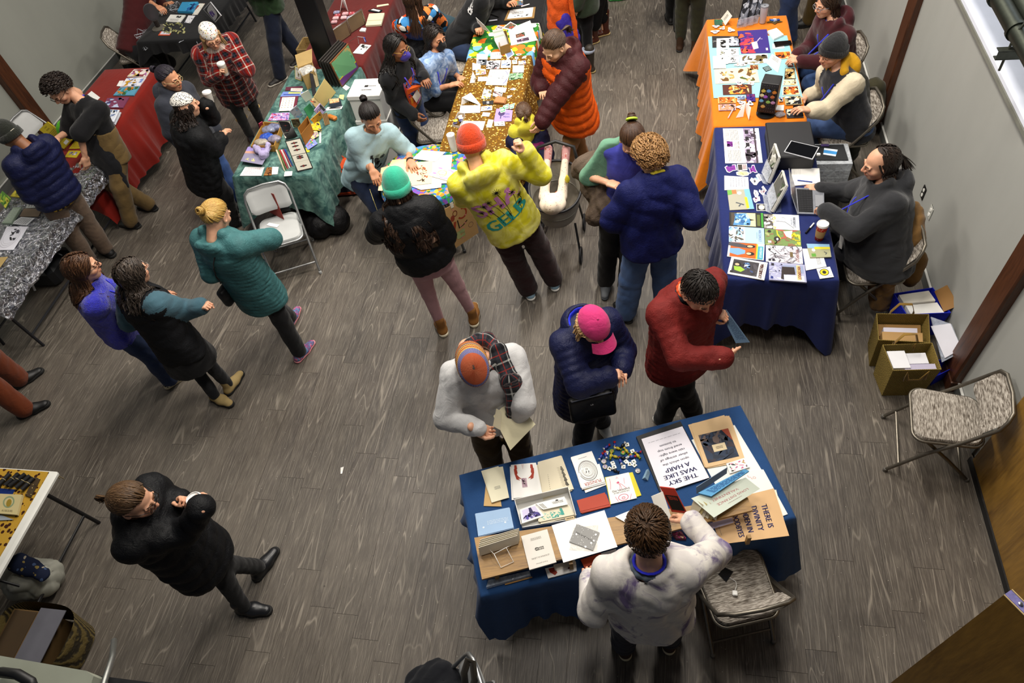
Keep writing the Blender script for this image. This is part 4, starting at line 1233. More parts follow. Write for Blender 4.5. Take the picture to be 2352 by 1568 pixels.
def cloth(label,c,size,rot,drops,mat,z=TZ+.004,fold=.028,corner=.14,seed=1,name='tablecloth',flare=.10,r=.025,nf=26,group=None,corners=None):
 """cloth laid over a table: drops = hang on the +x, +y, -x, -y sides"""
 L,W=size[0]/2,size[1]/2;rs=np.random.RandomState(seed)
 per=[];seg=[((L,-W),(L,W),0),((L,W),(-L,W),1),((-L,W),(-L,-W),2),((-L,-W),(L,-W),3)]
 nrmv=[(1,0),(0,1),(-1,0),(0,-1)];pts=[];nor=[];dr=[];cornerw=[]
 cd=corners or(1,1,1,1)
 for(a,b,i) in seg:
  a,b=arr(a),arr(b);n=max(16,int(np.linalg.norm(b-a)/.028))
  for t in np.arange(n)/n:
   s0=np.linalg.norm(b-a)*t;s1=np.linalg.norm(b-a)*(1-t)
   w0,w1=math.exp(-(s0/.10)**2),math.exp(-(s1/.10)**2)
   pv,nx=arr(nrmv[i-1]),arr(nrmv[(i+1)%4]);nn=nrm(arr(nrmv[i])+pv*w0*.95+nx*w1*.95)
   d=drops[i];d0,d1=(drops[i]+drops[i-1])/2,(drops[i]+drops[(i+1)%4])/2
   d=d*(1-.5*w0-.5*w1)+.5*(d0*w0+d1*w1)
   ca,cb=cd[i],cd[(i+1)%4]
   pts.append(a+(b-a)*t);nor.append(nn);dr.append(min(d+corner*(w0*ca+w1*cb),z-.006));cornerw.append(w0*ca+w1*cb)
 pts,nor,dr,cw=arr(pts),arr(nor),arr(dr),arr(cornerw);n=len(pts);s=np.arange(n)/n
 f=sum(np.cos(2*np.pi*(k*s+rs.rand()))*rs.uniform(.5,1) for k in(nf,int(nf*.63),int(nf*1.7)))/1.6
 f2=sum(np.cos(2*np.pi*(k*s+rs.rand())) for k in(5,9,13))/3
 rows=15;V=[]
 for j in range(rows):
  t=j/(rows-1)
  if j<3:a=j/3*math.pi/2;out=r*math.sin(a);dn=r*(1-math.cos(a));pr=0
  else:
   t=(j-2)/(rows-3);out=r+(dr*t*(flare*.55+.10*f2)+fold*(t**.8)*f+cw*.075*t*np.minimum(1,dr/.3));dn=r+(dr-r)*t;out=np.maximum(out,r*.6)
  out=out*np.ones(n);dn=np.minimum(dn*np.ones(n),z-.004)
  V.append(np.stack([pts[:,0]+nor[:,0]*(out-r*.3),pts[:,1]+nor[:,1]*(out-r*.3),z-dn],1))
 F=[(j*n+i,j*n+(i+1)%n,(j+1)*n+(i+1)%n,(j+1)*n+i) for j in range(rows-1) for i in range(n)]
 F=[q[::-1] for q in F]
 ctr=rows*n;V=np.concatenate(V);V=np.concatenate([V,[[0,0,z]]])
 ks=[.8,.55,.3];base=0;V=list(map(tuple,V))
 prev=list(range(n))
 for k in ks:
  st=len(V)
  for i in range(n):V.append((pts[i][0]*k,pts[i][1]*k,z+.0015*math.sin(i*.7+k*9)))
  F+=[(prev[i],st+i,st+(i+1)%n,prev[(i+1)%n])[::-1] for i in range(n)];prev=list(range(st,st+n))
 F+=[(prev[i],ctr,prev[(i+1)%n])[::-1] for i in range(n)]
 V=arr(V);co,si=math.cos(rot),math.sin(rot)
 o=put(name,make_mesh(name,V,F,mat,True),None,(c[0],c[1],0),rot)
 o.data.materials[0].use_backface_culling=False
 return tag(o,label,'tablecloth',group)
def linen(c,**k):return Fb(c,.85,.10,300.0,.25,.12,5.0,name='table_linen',**k)
FG_R=math.radians(19.3);FG_C=arr((-.118,1.932));FG_S=(1.90,.80)
folding_table('folding table under the steel-blue cloth in the foreground',FG_C,(1.86,.76),FG_R,z=TZ-.002,group=None)
cloth('steel-blue cloth on the foreground book table',FG_C,FG_S,FG_R,(.50,.10,.12,.60),linen('#1f4576'),seed=3,fold=.03,corner=.13,corners=(1,.2,.2,1.2))
folding_table('folding table under the navy cloth, along the right wall',(1.01,4.70),(.76,1.84),0,z=TZ-.002)
cloth('navy cloth hanging in folds from the comics table',(1.01,4.70),(.80,1.87),0,(.60,.1,.50,.52),linen('#16235c'),seed=5,corner=.20,fold=.03,corners=(1.6,.3,.3,1.3))
folding_table('folding table under the orange cloth, along the right wall',(1.0,6.60),(.76,1.84),0,z=TZ-.002)
cloth('bright orange cloth on the animal art table',(1.0,6.60),(.80,1.88),0,(.40,.45,.50,.35),linen('#d0730c'),seed=8,corner=.15,z=TZ+.005,flare=.2,corners=(1,1,1.5,2))
VEL=tiedye('#2f5552','#6f968b',9.0,.36,.66,'#274c4b','crushed_velvet',.6)
folding_table('folding table under the teal velvet, left of the steel column',(-3.62,6.0),(.76,1.84),0,z=TZ-.002)
cloth('teal crushed-velvet cloth on the card and book table',(-3.62,6.0),(.82,1.86),0,(.50,.40,.50,.40),VEL,seed=11,corner=.16)
folding_table('folding table under the brown and gold cloth',(-1.62,6.35),(.70,1.90),0,z=TZ-.002)
GOLD=Sp('#6d4a12',('#d6b45a','#a67c22','#e3cb86','#8a6318'),42.0,.36,'gold_print_cotton')
cloth('brown cloth printed with gold leaves on the sticker table',(-1.62,6.20),(.70,1.62),0,(.45,.02,.10,.30),GOLD,seed=13,corner=.1,corners=(.3,.2,.2,.6))
LEMON=Sp('#2f7a2c',('#e8d420','#f0e24a','#6fa8dc','#1d5a24','#f4f0d8','#e0742a'),11.0,.62,'bright_fruit_print')
cloth('green cloth with big yellow fruit at the far end of the sticker table',(-1.62,7.34),(.72,.66),0,(.40,.02,.25,.02),LEMON,seed=17,corner=.06,z=TZ+.006)
folding_table('folding table under the black cloth at the top edge',(-1.62,8.60),(.70,1.80),0,z=TZ-.002)
cloth('black cloth on the drawing table at the top edge',(-1.62,8.60),(.74,1.84),0,(.60,.3,.2,.05),linen('#0b0b0d'),seed=19)
MAR=linen('#5a1410')
folding_table('folding table under the maroon cloth',(-3.62,8.10),(.70,1.9),0,z=TZ-.002)
cloth('maroon cloth on the zine table behind the steel column',(-3.60,7.95),(.80,1.95),0,(.55,.3,.45,.40),MAR,seed=21,corner=.12)
RED=linen('#7d1609')
folding_table('folding table under the red cloth by the left wall',(-6.22,6.15),(.70,1.84),0,z=TZ-.002)
cloth('scarlet cloth on the comic table by the left wall',(-6.22,6.15),(.76,1.98),0,(.62,.3,.2,.40),RED,seed=23,fold=.022,corner=.10)
folding_table('folding table under the black webbed cloth',(-6.1,8.75),(.76,1.84),0,z=TZ-.002)
cloth('black cloth hung with white cobwebs by the left wall',(-6.02,8.72),(.92,1.90),0,(.22,.1,.2,.16),linen('#0a0b0e'),seed=27,corner=.12)
folding_table('black-legged folding table under the foil sheet',(-6.02,4.35),(.70,1.92),0,top='#22242a',z=TZ-.002)
def foilmat():
 t=NT('crinkled_foil',.16,1.0);t.set('#c9ccd6');v=t.coord()
 vo=t.n('TexVoronoi',Vector=v,Scale=16.0);n=t.noise(v,22,4,.65,1.5)[0]
 t.color(t.ramp(n,[(.35,'#6d7180'),(.6,'#eef0f6')]))
 t.bump(t.math('ADD',n,vo.outputs['Distance']),1.0,.06);return t.m
cloth('crinkled silver foil sheet over the dark table at the left',(-6.02,4.35),(.76,1.98),0,(.16,.22,.1,.10),foilmat(),seed=29,corner=.02,fold=.012,nf=40,name='foil_sheet')
o=Tg('card_table','small round card table with grey steel legs under the flowered cloth','table',(-2.05,5.07,0))
MB().lathe([(.39,-.03),(.405,-.02),(.405,0),(.39,.004)],(-2.05,5.07,.74),40).Bd('table_top',Pl('#4a4d50',.5),o,smooth='auto')
for a in(.78,2.36,3.93,5.5):
 p0=arr((-2.05+.29*math.cos(a),5.07+.29*math.sin(a),.72));p1=arr((-2.05+.42*math.cos(a),5.07+.42*math.sin(a),.0))
 MB().tube([p0,p1],.0125,10).Bd('leg',metal('#6b6f70',.4),o,smooth='auto')
 MB().lathe([(.017,0),(.018,.03),(.014,.034)],p1,10).Bd('foot_cap',Pl('#3a3c3e',.6),o,smooth='auto')
 MB().tube([p0*.6+p1*.4,arr((-2.05+.05*math.cos(a),5.07+.05*math.sin(a),.70))],.008,8).Bd('folding_stay',metal('#6b6f70',.4),o,smooth='auto')
FLOW=Sp('#3c74b4',('#2f8a48','#3f9a54','#7f4fae','#e0812e','#e88f72','#d9b83a','#4d88d0','#246f3c'),26.0,.62,'flowered_cotton')
def rc(u,v):
 a=u*2*math.pi;rad=np.where(v<.75,v/.75*.43,.43+(v-.75)/.25*(.018+.012*np.sin(7*a)));z=np.where(v<.75,.7465,.7465-(v-.75)/.25*(.085+.02*np.sin(3*a+1)))
 return np.stack([-2.05+rad*np.cos(a),5.07+rad*np.sin(a),z],1)
m=MB();m.grid(rc,73,17);tag(m.Bd('tablecloth',FLOW,None,(-2.05,5.07,.72),smooth=True),'cloth of blue, green and orange flowers on the round table','tablecloth')
LB=(-4.99,1.12)
folding_table('white folding table with black legs at the lower left edge',(-4.98,1.12),(1.76,1.42),0,top='#cfcfc8',legc='#08080a')
def rugmat():
 t=NT('woven_rug',.95,0,.1);v=t.coord()
 x,y,_=t.sep(v);ax,ay=t.math('ABSOLUTE',x),t.math('ABSOLUTE',y)
 m=t.math('MAXIMUM',t.math('GREATER_THAN',ax,.70),t.math('GREATER_THAN',ay,.55))
 vo=t.n('TexVoronoi',Vector=v,Scale=17.0);pk=t.ramp(t.sep(vo.outputs['Color'])[0],[(0,'#c9a24a'),(.3,'#7c1f16'),(.5,'#d8c9a0'),(.75,'#3f6f86')],'CONSTANT')
 fld=t.mix(t.math('LESS_THAN',vo.outputs['Distance'],.32),'#172c66',pk)
 v2=t.n('TexVoronoi',Vector=v,Scale=26.0);brd=t.mix(t.math('LESS_THAN',v2.outputs['Distance'],.34),'#b08a32','#3a1f14')
 t.color(t.mix(m,fld,brd));t.bump(t.noise(v,260,2)[0],.4,.006);return t.m
q=MB().box((-5.04,1.115,TZ+.004),(1.76,1.40,.007)).Bd('rug',rugmat(),None,(-5.04,1.115,TZ+.004));tag(q,'blue and gold flowered rug laid on the white table at lower left','rug')
fr=MB()
for i in range(60):
 y=1.13+.68-.0;x=-5.70+i*.026;fr.tube([(x,1.812,TZ),(x+.004,1.83,TZ-.05),(x+.008*(i%3),1.835,TZ-.14)],.0035,4)
fr.Bd('fringe',Fb('#7a6a48',.9,name='rug_fringe'),q)
def chair_fabric(c1,c2,c3):
 t=NT('ribbed_upholstery',.95,0,.1);v=t.coord(scale=(26,190,60));n=t.noise(v,1.0,2,.5)[0]
 b=t.noise(t.coord(scale=(20,120,60)),1.4,2)[0]
 t.color(t.mix(.35,t.ramp(n,[(.36,c1),(.5,c2),(.64,c3)],'EASE'),t.ramp(b,[(.4,c1),(.6,c3)])));t.bump(n,.5,.006);return t.m
def proto_chair(name,label,fr,pad,plastic=False):
 o=Tg(name,label,'chair',(0,0,0))
 def rr(w,d,z,t,n=8,taper=.92,back=False):
  pts=[]
  r=.07
  for cx2,cy2,a0 in((w-r,d-r,0),(-w+r,d-r,90),(-w*taper+r,-d+r,180),(w*taper-r,-d+r,270)):
   for k in range(n):a=math.radians(a0+90*k/(n-1));pts.append((cx2+r*math.cos(a),cy2+r*math.sin(a)))
  return arr(pts)
 base=rr(.205,.205,0,0);N=len(base);m=MB();V=[]
 for s_,z in((.97,.428),(1.0,.434),(1.0,.452),(.96,.464),(.80,.470),(.4,.472)):V.append(np.c_[base*s_,np.full(N,z)])
 F=[(i*N+j,i*N+(j+1)%N,(i+1)*N+(j+1)%N,(i+1)*N+j) for i in range(5) for j in range(N)]+[tuple(range(5*N,6*N)),tuple(range(N-1,-1,-1))]
 m.add(np.concatenate(V),F);seat=m.Bd('seat',pad,o,rel=False,smooth='auto')
 m=MB();m.tube([(*p,.432) for p in base*1.035],.011,8,closed=True);m.Bd('seat_rim',fr,o,rel=False,smooth=True)
 fx=.225
 hoop=[(-fx,.27,.012),(-fx,.10,.30),(-fx+.004,-.06,.50),(-fx+.008,-.20,.70),(-fx+.03,-.225,.775),(-.15,-.245,.805),(0,-.255,.812),(.15,-.245,.805),(fx-.03,-.225,.775),(fx-.008,-.20,.70),(fx-.004,-.06,.50),(fx,.10,.30),(fx,.27,.012)]
 MB().tube(hoop,.0125,10).Bd('frame',fr,o,rel=False,smooth='auto')
 for sx in(-1,1):
  MB().tube([(sx*.197,.13,.425),(sx*.197,-.06,.23),(sx*.197,-.25,.012)],.0125,10).Bd('leg',fr,o,rel=False,smooth='auto')
  for y in(.27,-.25):MB().lathe([(.016,0),(.0165,.022),(.0125,.028)],(sx*(fx if y>0 else .197),y,0),12).Bd('foot_cap',Pl('#5a5650' if not plastic else '#a5a7a6',.6),o,rel=False,smooth='auto')
 MB().tube([(-fx,.21,.11),(fx,.21,.11)],.009,8).Bd('stretcher',fr,o,rel=False,smooth='auto')
 MB().tube([(-.197,-.19,.08),(.197,-.19,.08)],.009,8).Bd('stretcher',fr,o,rel=False,smooth='auto')
 m=MB();nu,nv=15,9
 def bk(sgn,th):
  def f(u,v):
   x=(u*2-1)*.198;zz=.575+.215*v;edge=np.minimum(1,np.minimum(1-np.abs(u*2-1),np.minimum(v,1-v))*9)
   lim=np.clip((np.abs(x)-.13)/.07,0,1);zz=.575+.03*lim**2+(.215-.06*lim**2)*v
   y=-.115-(zz-.575)*.58-.035*(1-(x/.2)**2)+sgn*th*np.sqrt(edge)
   return np.stack([x,y,zz],1)
  return f
 m.grid(bk(1,.016),nu,nv);m.grid(bk(-1,.012),nu,nv);m.Bd('backrest',pad,o,rel=False,smooth=True)
 return o
FAB=chair_fabric('#544c43','#8d857b','#c4bdb2')
ch0=proto_chair('folding_chair','x',metal('#7d776c',.45,'taupe_painted_tube'),FAB)
PLG=Pl('#b5b7b6',.45,var=.05,name='grey_plastic')
ch1=proto_chair('folding_chair','x',metal('#b4b6b6',.4,'light_grey_tube'),PLG,True)
_used={}
def chair(kind,label,px,z,face,group='padded folding chairs'):
 p=arr(px) if len(px)==3 else P(*px,z);base=ch0 if kind==0 else ch1
 o=base if not _used.get(kind) else copy_tree(base);_used[kind]=1
 a=face if np.isscalar(face) else math.degrees(math.atan2(*(P(*face,z)-p)[[1,0]]))
 o.location=(p[0],p[1],0);o.rotation_euler=(0,0,math.radians(a-90));tag(o,label,'chair',group);return o
chair(0,'empty padded folding chair turned sideways by the plywood door',(2.03,2.80,0),.44,172)
chair(0,'padded folding chair at the foreground table with a phone on its seat',(.60,1.53,0),.44,108)
chair(0,'padded folding chair under the man with the laptop',(1.80,4.22,0),.44,180)
chair(0,'padded folding chair under the man in the dark beanie',(1.80,5.93,0),.44,183)
chair(0,'padded folding chair under the woman in the maroon hoodie, by the right wall',(1.82,6.90,0),.44,185)
chair(0,'empty padded folding chair at the near end of the gold-leaf table',(-2.22,6.16,0),.44,10)
chair(0,'padded folding chair at the far end of the gold-leaf table',(-2.22,7.42,0),.44,15)
chair(0,'padded folding chair beside the webbed black table',(-6.82,8.05,0),.44,20)
chair(0,'padded folding chair under the masked woman in blue tie-dye',(-2.42,6.62,0),.44,5)
chair(1,'light grey plastic folding chair with a red folder standing on it',(-3.50,4.63,0),.44,-66,'grey plastic folding chairs')
chair(1,'light grey plastic chair cut off by the bottom edge of the photo',(-1.02,.64,0),.44,-155,'grey plastic folding chairs')
chair(1,'light grey plastic chair behind the scarlet table',(-6.95,6.1,0),.44,0,'grey plastic folding chairs')
DEN=lambda c,name='denim':Fb(c,.85,.28,260.0,.35,.1,5.0,name=name)
Ct=lambda c,name='cotton_cloth',var=.14:Fb(c,.88,var,340.0,.3,.12,8.0,name=name)
BLKN=Ny('#0c0d10',.45);NAVY=Ny('#12173a',.4)
RUB=Pl('#d8cba8',.7,name='crepe_sole');DK=Pl('#0d0d0e',.5,name='black_shoe_leather');DKS=Pl('#161616',.8,name='black_rubber_sole');WHS=Pl('#d9d7cf',.7,name='white_rubber_sole')
FAIR,TAN,OLIVE,BROWN='#d7a283','#c98f6c','#b98560','#8a5a3c'
KNIT=lambda c,name='knitted_wool':Fb(c,.95,.10,210.0,.5,.3,30.0,name=name)
def V3(*a):return np.array(a,float)
def crowd():
 p=Person('person in a yellow tie-dye hoodie and orange beanie standing at the round table',1.80,(1083,332),(1062,268),[(1213,662),(1272,640)],look=28,skin_c=FAIR,seed=2,w=1.12,arms=(dict(e=(1064,455),w=(1070,398),hand='fist',wn=True),dict(e=(1242,402),w=(1206,345),hand='fist',wn=True)))
 p.top(tiedye('#d8cf1e','#efe98a',6.0,.42,.70,None,'yellow_tie_dye_fleece'),.034,hem=.10,hood=1.15,name='hoodie',wr=.008)
 k=Ink(1.15)
 pk,tl,bk='#cf86b8','#2f9c8e','#15120e'
 k.text('SHA',.50,.30,.40,pk,-6,width=.92,bold=.05);k.text('GELB',.52,.78,.30,tl,-12,width=.86,bold=.06)
 for(u,v,r,sx,sy) in((.60,.02,.075,.64,.70),(.38,.17,.06,.52,.66),(.26,.24,.06,.44,.92),(.16,.40,.05,.26,.62),(.32,.42,.045,.42,.86),(.56,.40,.045,.62,.80),(.84,.28,.06,.80,.62),(.92,.50,.05,.9,.7),(.60,.72,.045,.6,.9),(.86,.66,.05,.8,.9)):
  for a in range(12):
   t=a*math.pi/6;k.line([(u+.3*r*math.cos(t),v+.3*r*math.sin(t)),(u+1.15*r*math.cos(t),v+1.25*r*math.sin(t))],.008,bk);k.lay-=1
  k.ell(u,v,r*.45,r*.45,bk,10);k.line([(u,v+r*.5),((u+sx)/2+.02,(v+sy)/2),(sx,sy)],.010,bk)
 p.decal(k,p.neck-p.U*.34-p.Fr*.1,p.R*.21,-p.U*.175,-p.Fr,'printed_lettering')
 p.pants(Ct('#2a0d10','maroon_corduroy'),.022,1.45,ends=.95)
 p.shoes('sneaker',Pl('#8fb0c4',.6,name='pale_blue_mesh'),WHS)
 p.hair('short','#7a4a2a',length=.04,nl=90,hat=True);p.brows('#6a4326');p.beanie(KNIT('#b8380c'),cuff=True,tall=.022,ribs=40)
 p=Person('person in a teal beanie, black cropped puffer and pink leggings seen from behind',1.72,(912,430),(905,372),[(1012,745),(1086,722)],look=22,seed=5,w=1.08,arms=(dict(e=(866,535),front=True),dict(e=(1022,540),front=True)))
 p.top(BLKN,.046,hem=-.02,name='puffer_jacket',baf=(.016,.17,.0),abaf=(.014,.15,0),wr=.009,collar=1.6)
 p.pants(Ct('#b98d92','pink_leggings',.08),.004,.86,wr=.003)
 p.shoes('boot',Pl('#8a5b24',.8,name='tan_suede'),Pl('#e6dcc0',.75,name='cream_crepe'))
 p.hair('long','#2a1c14','#5a4130',length=.34,nl=210,hat=True);p.beanie(Fb('#2fa283',.95,.06,420,.25,.3,18,name='fine_teal_knit'),tall=.03,ribs=90,slump=.02)
 p=Person('person in a navy jacket and wide jeans, blond curls, seen from behind',1.70,(1492,362),(1462,318),[(1437,715),(1528,700)],look=25,seed=7,w=1.12,arms=(dict(e=(1408,505),front=True),dict(e=(1598,505),front=True)))
 p.top(Ny('#10174e',.55),.050,hem=.06,collar=2.2,name='jacket',wr=.012,wf=13);p.pants(DEN('#3f5a86'),.026,1.55,ends=.97);p.shoes('sneaker',DK,DKS)
 p.hair('curly','#8a6238','#c9a166',length=.06,nl=190);p.brows('#8a6238')
 g=Sdf();
 for a in np.linspace(-.9,.9,5):g.cone(p.head_pt((.04*a,-.098,-.075)),p.head_pt((.04*a+.012,-.105,-.082)),.010,.010,k=.01)
 Sf('hair_clip',g,.006,Pl('#cdbb2a',.4),p.o)
 p=Person('person in a green cardigan and violet shirt looking down, a coat over one arm',1.64,(1452,322),(1462,392),[(1438,655),(1392,642)],look=42,seed=9,skin_c=FAIR,arms=(dict(e=(1525,400),front=True),dict(e=(1352,405),w=(1398,420),hand='relaxed')))
 p.top(Ct('#3b3f9a','violet_shirt'),.012,hem=.08,sleeve=0,name='shirt');p.top(Ct('#5f8a72','green_cardigan'),.030,hem=.12,name='cardigan',neckr=.085,clip=[(p.neck-p.U*.3+p.Fr*.045,p.Fr)])
 p.pants(Ct('#15120f','black_trousers'),.02,1.35);p.shoes('sneaker',Pl('#55585c',.7,name='grey_felt'),Pl('#3d4044',.8))
 p.hair('bun','#3a2519','#5d4028',nl=190);p.brows('#3a2519')
 MB().tube([p.head_pt((.034*math.cos(a),-.128,.074+.034*math.sin(a))) for a in np.linspace(0,6.28,14)],.009,8).Bd('hair_tie',Pl('#b6d83a',.6),p.o,smooth=True)
 p=Person('person in an orange and maroon puffer coat with a ponytail beside the sticker table',1.70,(1273,108),(1222,140),[(1300,392),(1345,372)],look=34,seed=11,w=1.1,arms=(dict(e=(1268,235),w=(1243,283),wn=False),dict(e=(1240,190),front=True)))
 p.top(Ny('#d9560f',.45),.052,hem=.24,flare=1.18,name='puffer_coat',baf=(.016,.095,.14),abaf=(.012,.075,0),sl_mat=Ny('#3c1418',.45),hood=.95,yoke=.03,wr=.006)
 p.pants(Ct('#8a6236','tan_corduroy'),.016,1.15);p.shoes('sneaker',Pl('#3a3c40',.7),DKS)
 p.hair('pony','#3d2a1c','#6b513a',length=.13,nl=190);p.brows('#3d2a1c')
 MB().tube([p.head_pt((.022*math.cos(a),-.118,.026+.022*math.sin(a))) for a in np.linspace(0,6.28,12)],.007,6).Bd('hair_tie',Pl('#d9481c',.6),p.o,smooth=True)
 p=Person('small child with brown hair leaning on the sticker table, coat slipped down',1.06,(1203,262),(1196,238),None,look=20,seed=13,hz=1.0)
 p.top(Ct('#cfc43a','yellow_fleece'),.03,hem=.04,hood=1.3,name='hoodie',h=.011);p.pants(Ct('#2a2f52'),.02,1.2,h=.012)
 p.hair('pony','#4a3424','#806248',length=.10,nl=170)
 g=Sdf();g.cone(p.sh[0]-p.U*.10-p.Fr*.02,p.sh[0]-p.U*.30-p.Fr*.05,.10,.11,k=.05);g.cone(p.sh[1]-p.U*.10-p.Fr*.02,p.sh[1]-p.U*.30,.10,.12,k=.05);g.cone(p.sh[0]-p.U*.22-p.Fr*.13,p.sh[1]-p.U*.22-p.Fr*.13,.10,.10,k=.05)
 Sf('slipped_coat',g,.012,Ny('#191b3a',.5),p.o,wr=.014,wf=22)
 g=Sdf();g.cone(p.sh[0]-p.U*.12-p.Fr*.15,p.sh[1]-p.U*.12-p.Fr*.15,.035,.035,k=.02);g.cone(p.sh[1]-p.U*.12-p.Fr*.15,p.sh[1]-p.U*.36+p.R*.06,.035,.06,k=.02)
 Sf('coat_lining',g,.010,Ny('#7a1f5a',.5),p.o,wr=.008)
 p=Person('person in a brick-red quilted jacket holding a blue sheet',1.70,(1604,672),(1684,748),[(1522,960),(1592,945)],look=36,seed=15,skin_c=FAIR,w=1.18,arms=(dict(w=(1632,716,1.20),hand='grip',dir=(1658,722,1.20)),dict(e=(1588,884),w=(1678,822),hand='open',dir=(1712,800,1.05),palm=(-.4,.5,.5))))
 p.top(Ny('#6b1d1a',.6),.040,hem=.17,flare=1.05,name='quilted_jacket',baf=(.008,.055,.0,.062),wr=.006,collar=1.4,neckr=.075)
 g=Sdf()
 for a in np.linspace(math.pi/2+.35,math.pi*2.5-.35,12):g.ell(p.neck+(math.sin(a)*p.Fr*.070+math.cos(a)*p.R*.074)+p.U*(.022-.02*math.sin(a)),(.020,.020,.026),k=.02)
 Sf('inner_collar',g,.007,Ny('#12151e',.5),p.o)
 g=Sdf()
 for a in np.linspace(math.pi/2+.3,math.pi*2.5-.3,12):g.ell(p.neck+(math.sin(a)*p.Fr*.056+math.cos(a)*p.R*.060)+p.U*(.030-.02*math.sin(a)),(.014,.014,.022),k=.02)
 Sf('orange_lining',g,.006,Ny('#c4471a',.5),p.o)
 p.pants(Ct('#0b0b0d','black_trousers'),.018,1.2);p.shoes('sneaker',DK,WHS)
 p.hair('short','#17120f','#3d3632',length=.09,nl=260);p.brows('#17120f')
 p=Person('person in a pink cap and navy quilted coat with a black handbag',1.58,(1362,748),(1400,792),[(1335,1012),(1382,965)],look=30,seed=17,skin_c=FAIR,w=1.1,arms=(dict(front=True,ff=.3,fz=.30),dict(e=(1348,922),w=(1394,866),hand='fist')))
 p.top(NAVY,.046,hem=.36,flare=1.16,name='quilted_coat',baf=(.010,.052,.05),abaf=(.010,.05,0),wr=.006,neckr=.075)
 c=p.neck;g=Sdf();Rm=np.stack([p.R,p.Fr,p.U],1)
 g.ell(c-p.Fr*.06-p.U*.02,(.135,.125,.115),R=Rm,k=.02);g.ell(c-p.Fr*.02+p.U*.075,(.098,.098,.115),R=Rm,k=.02,sub=True);g.ell(c+p.Fr*.12+p.U*.02,(.085,.09,.16),R=Rm,k=.02,sub=True)
 Sf('hood',g,.009,NAVY,p.o,wr=.004)
 g=Sdf();g.ell(c-p.Fr*.045+p.U*.0,(.112,.105,.095),R=Rm,k=.02);g.ell(c-p.Fr*.02+p.U*.082,(.090,.090,.115),R=Rm,k=.02,sub=True);g.ell(c+p.Fr*.10+p.U*.02,(.060,.07,.2),R=Rm,k=.02,sub=True)
 Sf('hood_lining',g,.009,Ny('#1c2ac4',.45),p.o,wr=.004)
 p.pants(Ct('#0f1320','dark_jeans'),.02,1.25);p.shoes('sneaker',Pl('#c9c9c4',.6),WHS);p.hair('bob','#b08a5c','#d8bb90',length=.06,nl=120,hat=True);p.brows('#8a6a48')
 CAPM=Fb('#c4326f',.85,.1,300,.3,.1,14,name='pink_cap_cotton')
 g=Sdf();g.ell((0,-.010,.040),(.090,.112,.092),k=.01);V,F,UV=g.mesh(.0075,.0015,60,3,clip=[((0,0,.035),(0,0,-1))]);cp=p.add('cap',p.to_head(V),F,CAPM,UV)
 m=MB();m.grid(lambda u,v:p.to_head(np.stack([.082*np.sin((u-.5)*2.2)*(1+.12*v),.07+.045*np.cos((u-.5)*2.2)+.072*v*np.cos((u-.5)*1.6),.050-.018*v-.026*(2*u-1)**2*(.5+v)],1)),17,8)
 m.grid(lambda u,v:p.to_head(np.stack([.082*np.sin((u-.5)*2.2)*(1+.12*v),.07+.045*np.cos((u-.5)*2.2)+.072*v*np.cos((u-.5)*1.6),.046-.018*v-.026*(2*u-1)**2*(.5+v)],1)),17,8)
 m.Bd('brim',CAPM,cp,smooth=True);MB().lathe([(.008,0),(.007,.004),(.001,.006)],p.head_pt((0,-.010,.131)),10,axis=p.HR[:,2]).Bd('cap_button',CAPM,cp,smooth=True)
 hb=P(1348,958,.86);q=[P(1310,916,.97),P(1402,893,.97),P(1400,945,.74),P(1328,972,.74)]
 n_=nrm(np.cross(q[1]-q[0],q[3]-q[0]));n_=n_ if n_@(CAM_P-hb)>0 else-n_
 o=Tg('handbag','black leather handbag hanging at the side of the navy quilted coat','bag',arr(q).mean(0))
 Rm=np.stack([nrm(q[1]-q[0]),n_,np.cross(nrm(q[1]-q[0]),n_)],1);LE=Fb('#0b0b0c',.45,.1,200,.2,0,12,name='black_leather')
 cc=arr(q).mean(0);g=Sdf();g.box(cc,(.155,.032,.105),R=Rm,r=.025);Sf('bag_body',g,.009,LE,o,wr=.004)
 MB().tube([q[0]+n_*.03,q[1]+n_*.03],.004,6).Bd('zip',metal('#c9c9cc',.3),o);MB().tube([q[1]+n_*.02,q[1]+n_*.02+V3(.02,.03,.10),p.wr[1]+V3(0,0,.05)],.006,6).Bd('strap',LE,o)
 k=Ink(1.4);k.text('LB',.5,.5,.5,'#e8e8e8');uu,vv=nrm(q[1]-q[0]),nrm(q[3]-q[0]);c0=cc+n_*.034-vv*.045
 lay_ink(k,[c0-uu*.02-vv*.012,c0+uu*.02-vv*.012,c0+uu*.02+vv*.012,c0-uu*.02+vv*.012],n_,o,name='monogram')
 p=Person('person in a pale grey sweatshirt, striped beanie and plaid scarf reading a cream folder',1.76,(1086,838),(1104,898),[(1206,1082),(1138,1090)],look=58,hz=1.50,neck=(1108,822,1.42),seed=19,skin_c=FAIR,w=1.2,arms=(dict(e=(1204,930),w=(1180,975),wn=False,hand='grip'),dict(e=(1026,962),w=(1096,984),hand='grip',dir=(1140,998,1.02),palm=(.9,0,-.2))))
 p.top(Fb('#b9b9b9',.9,.06,380,.3,.25,10,name='grey_marl_sweat'),.030,hem=.10,name='sweatshirt',wr=.010,wf=14);p.pants(Ct('#4d3a1c','brown_canvas'),.024,1.25);p.shoes('sneaker',DK,DKS);p.hair('short','#4a4038',length=.04,nl=60,hat=True)
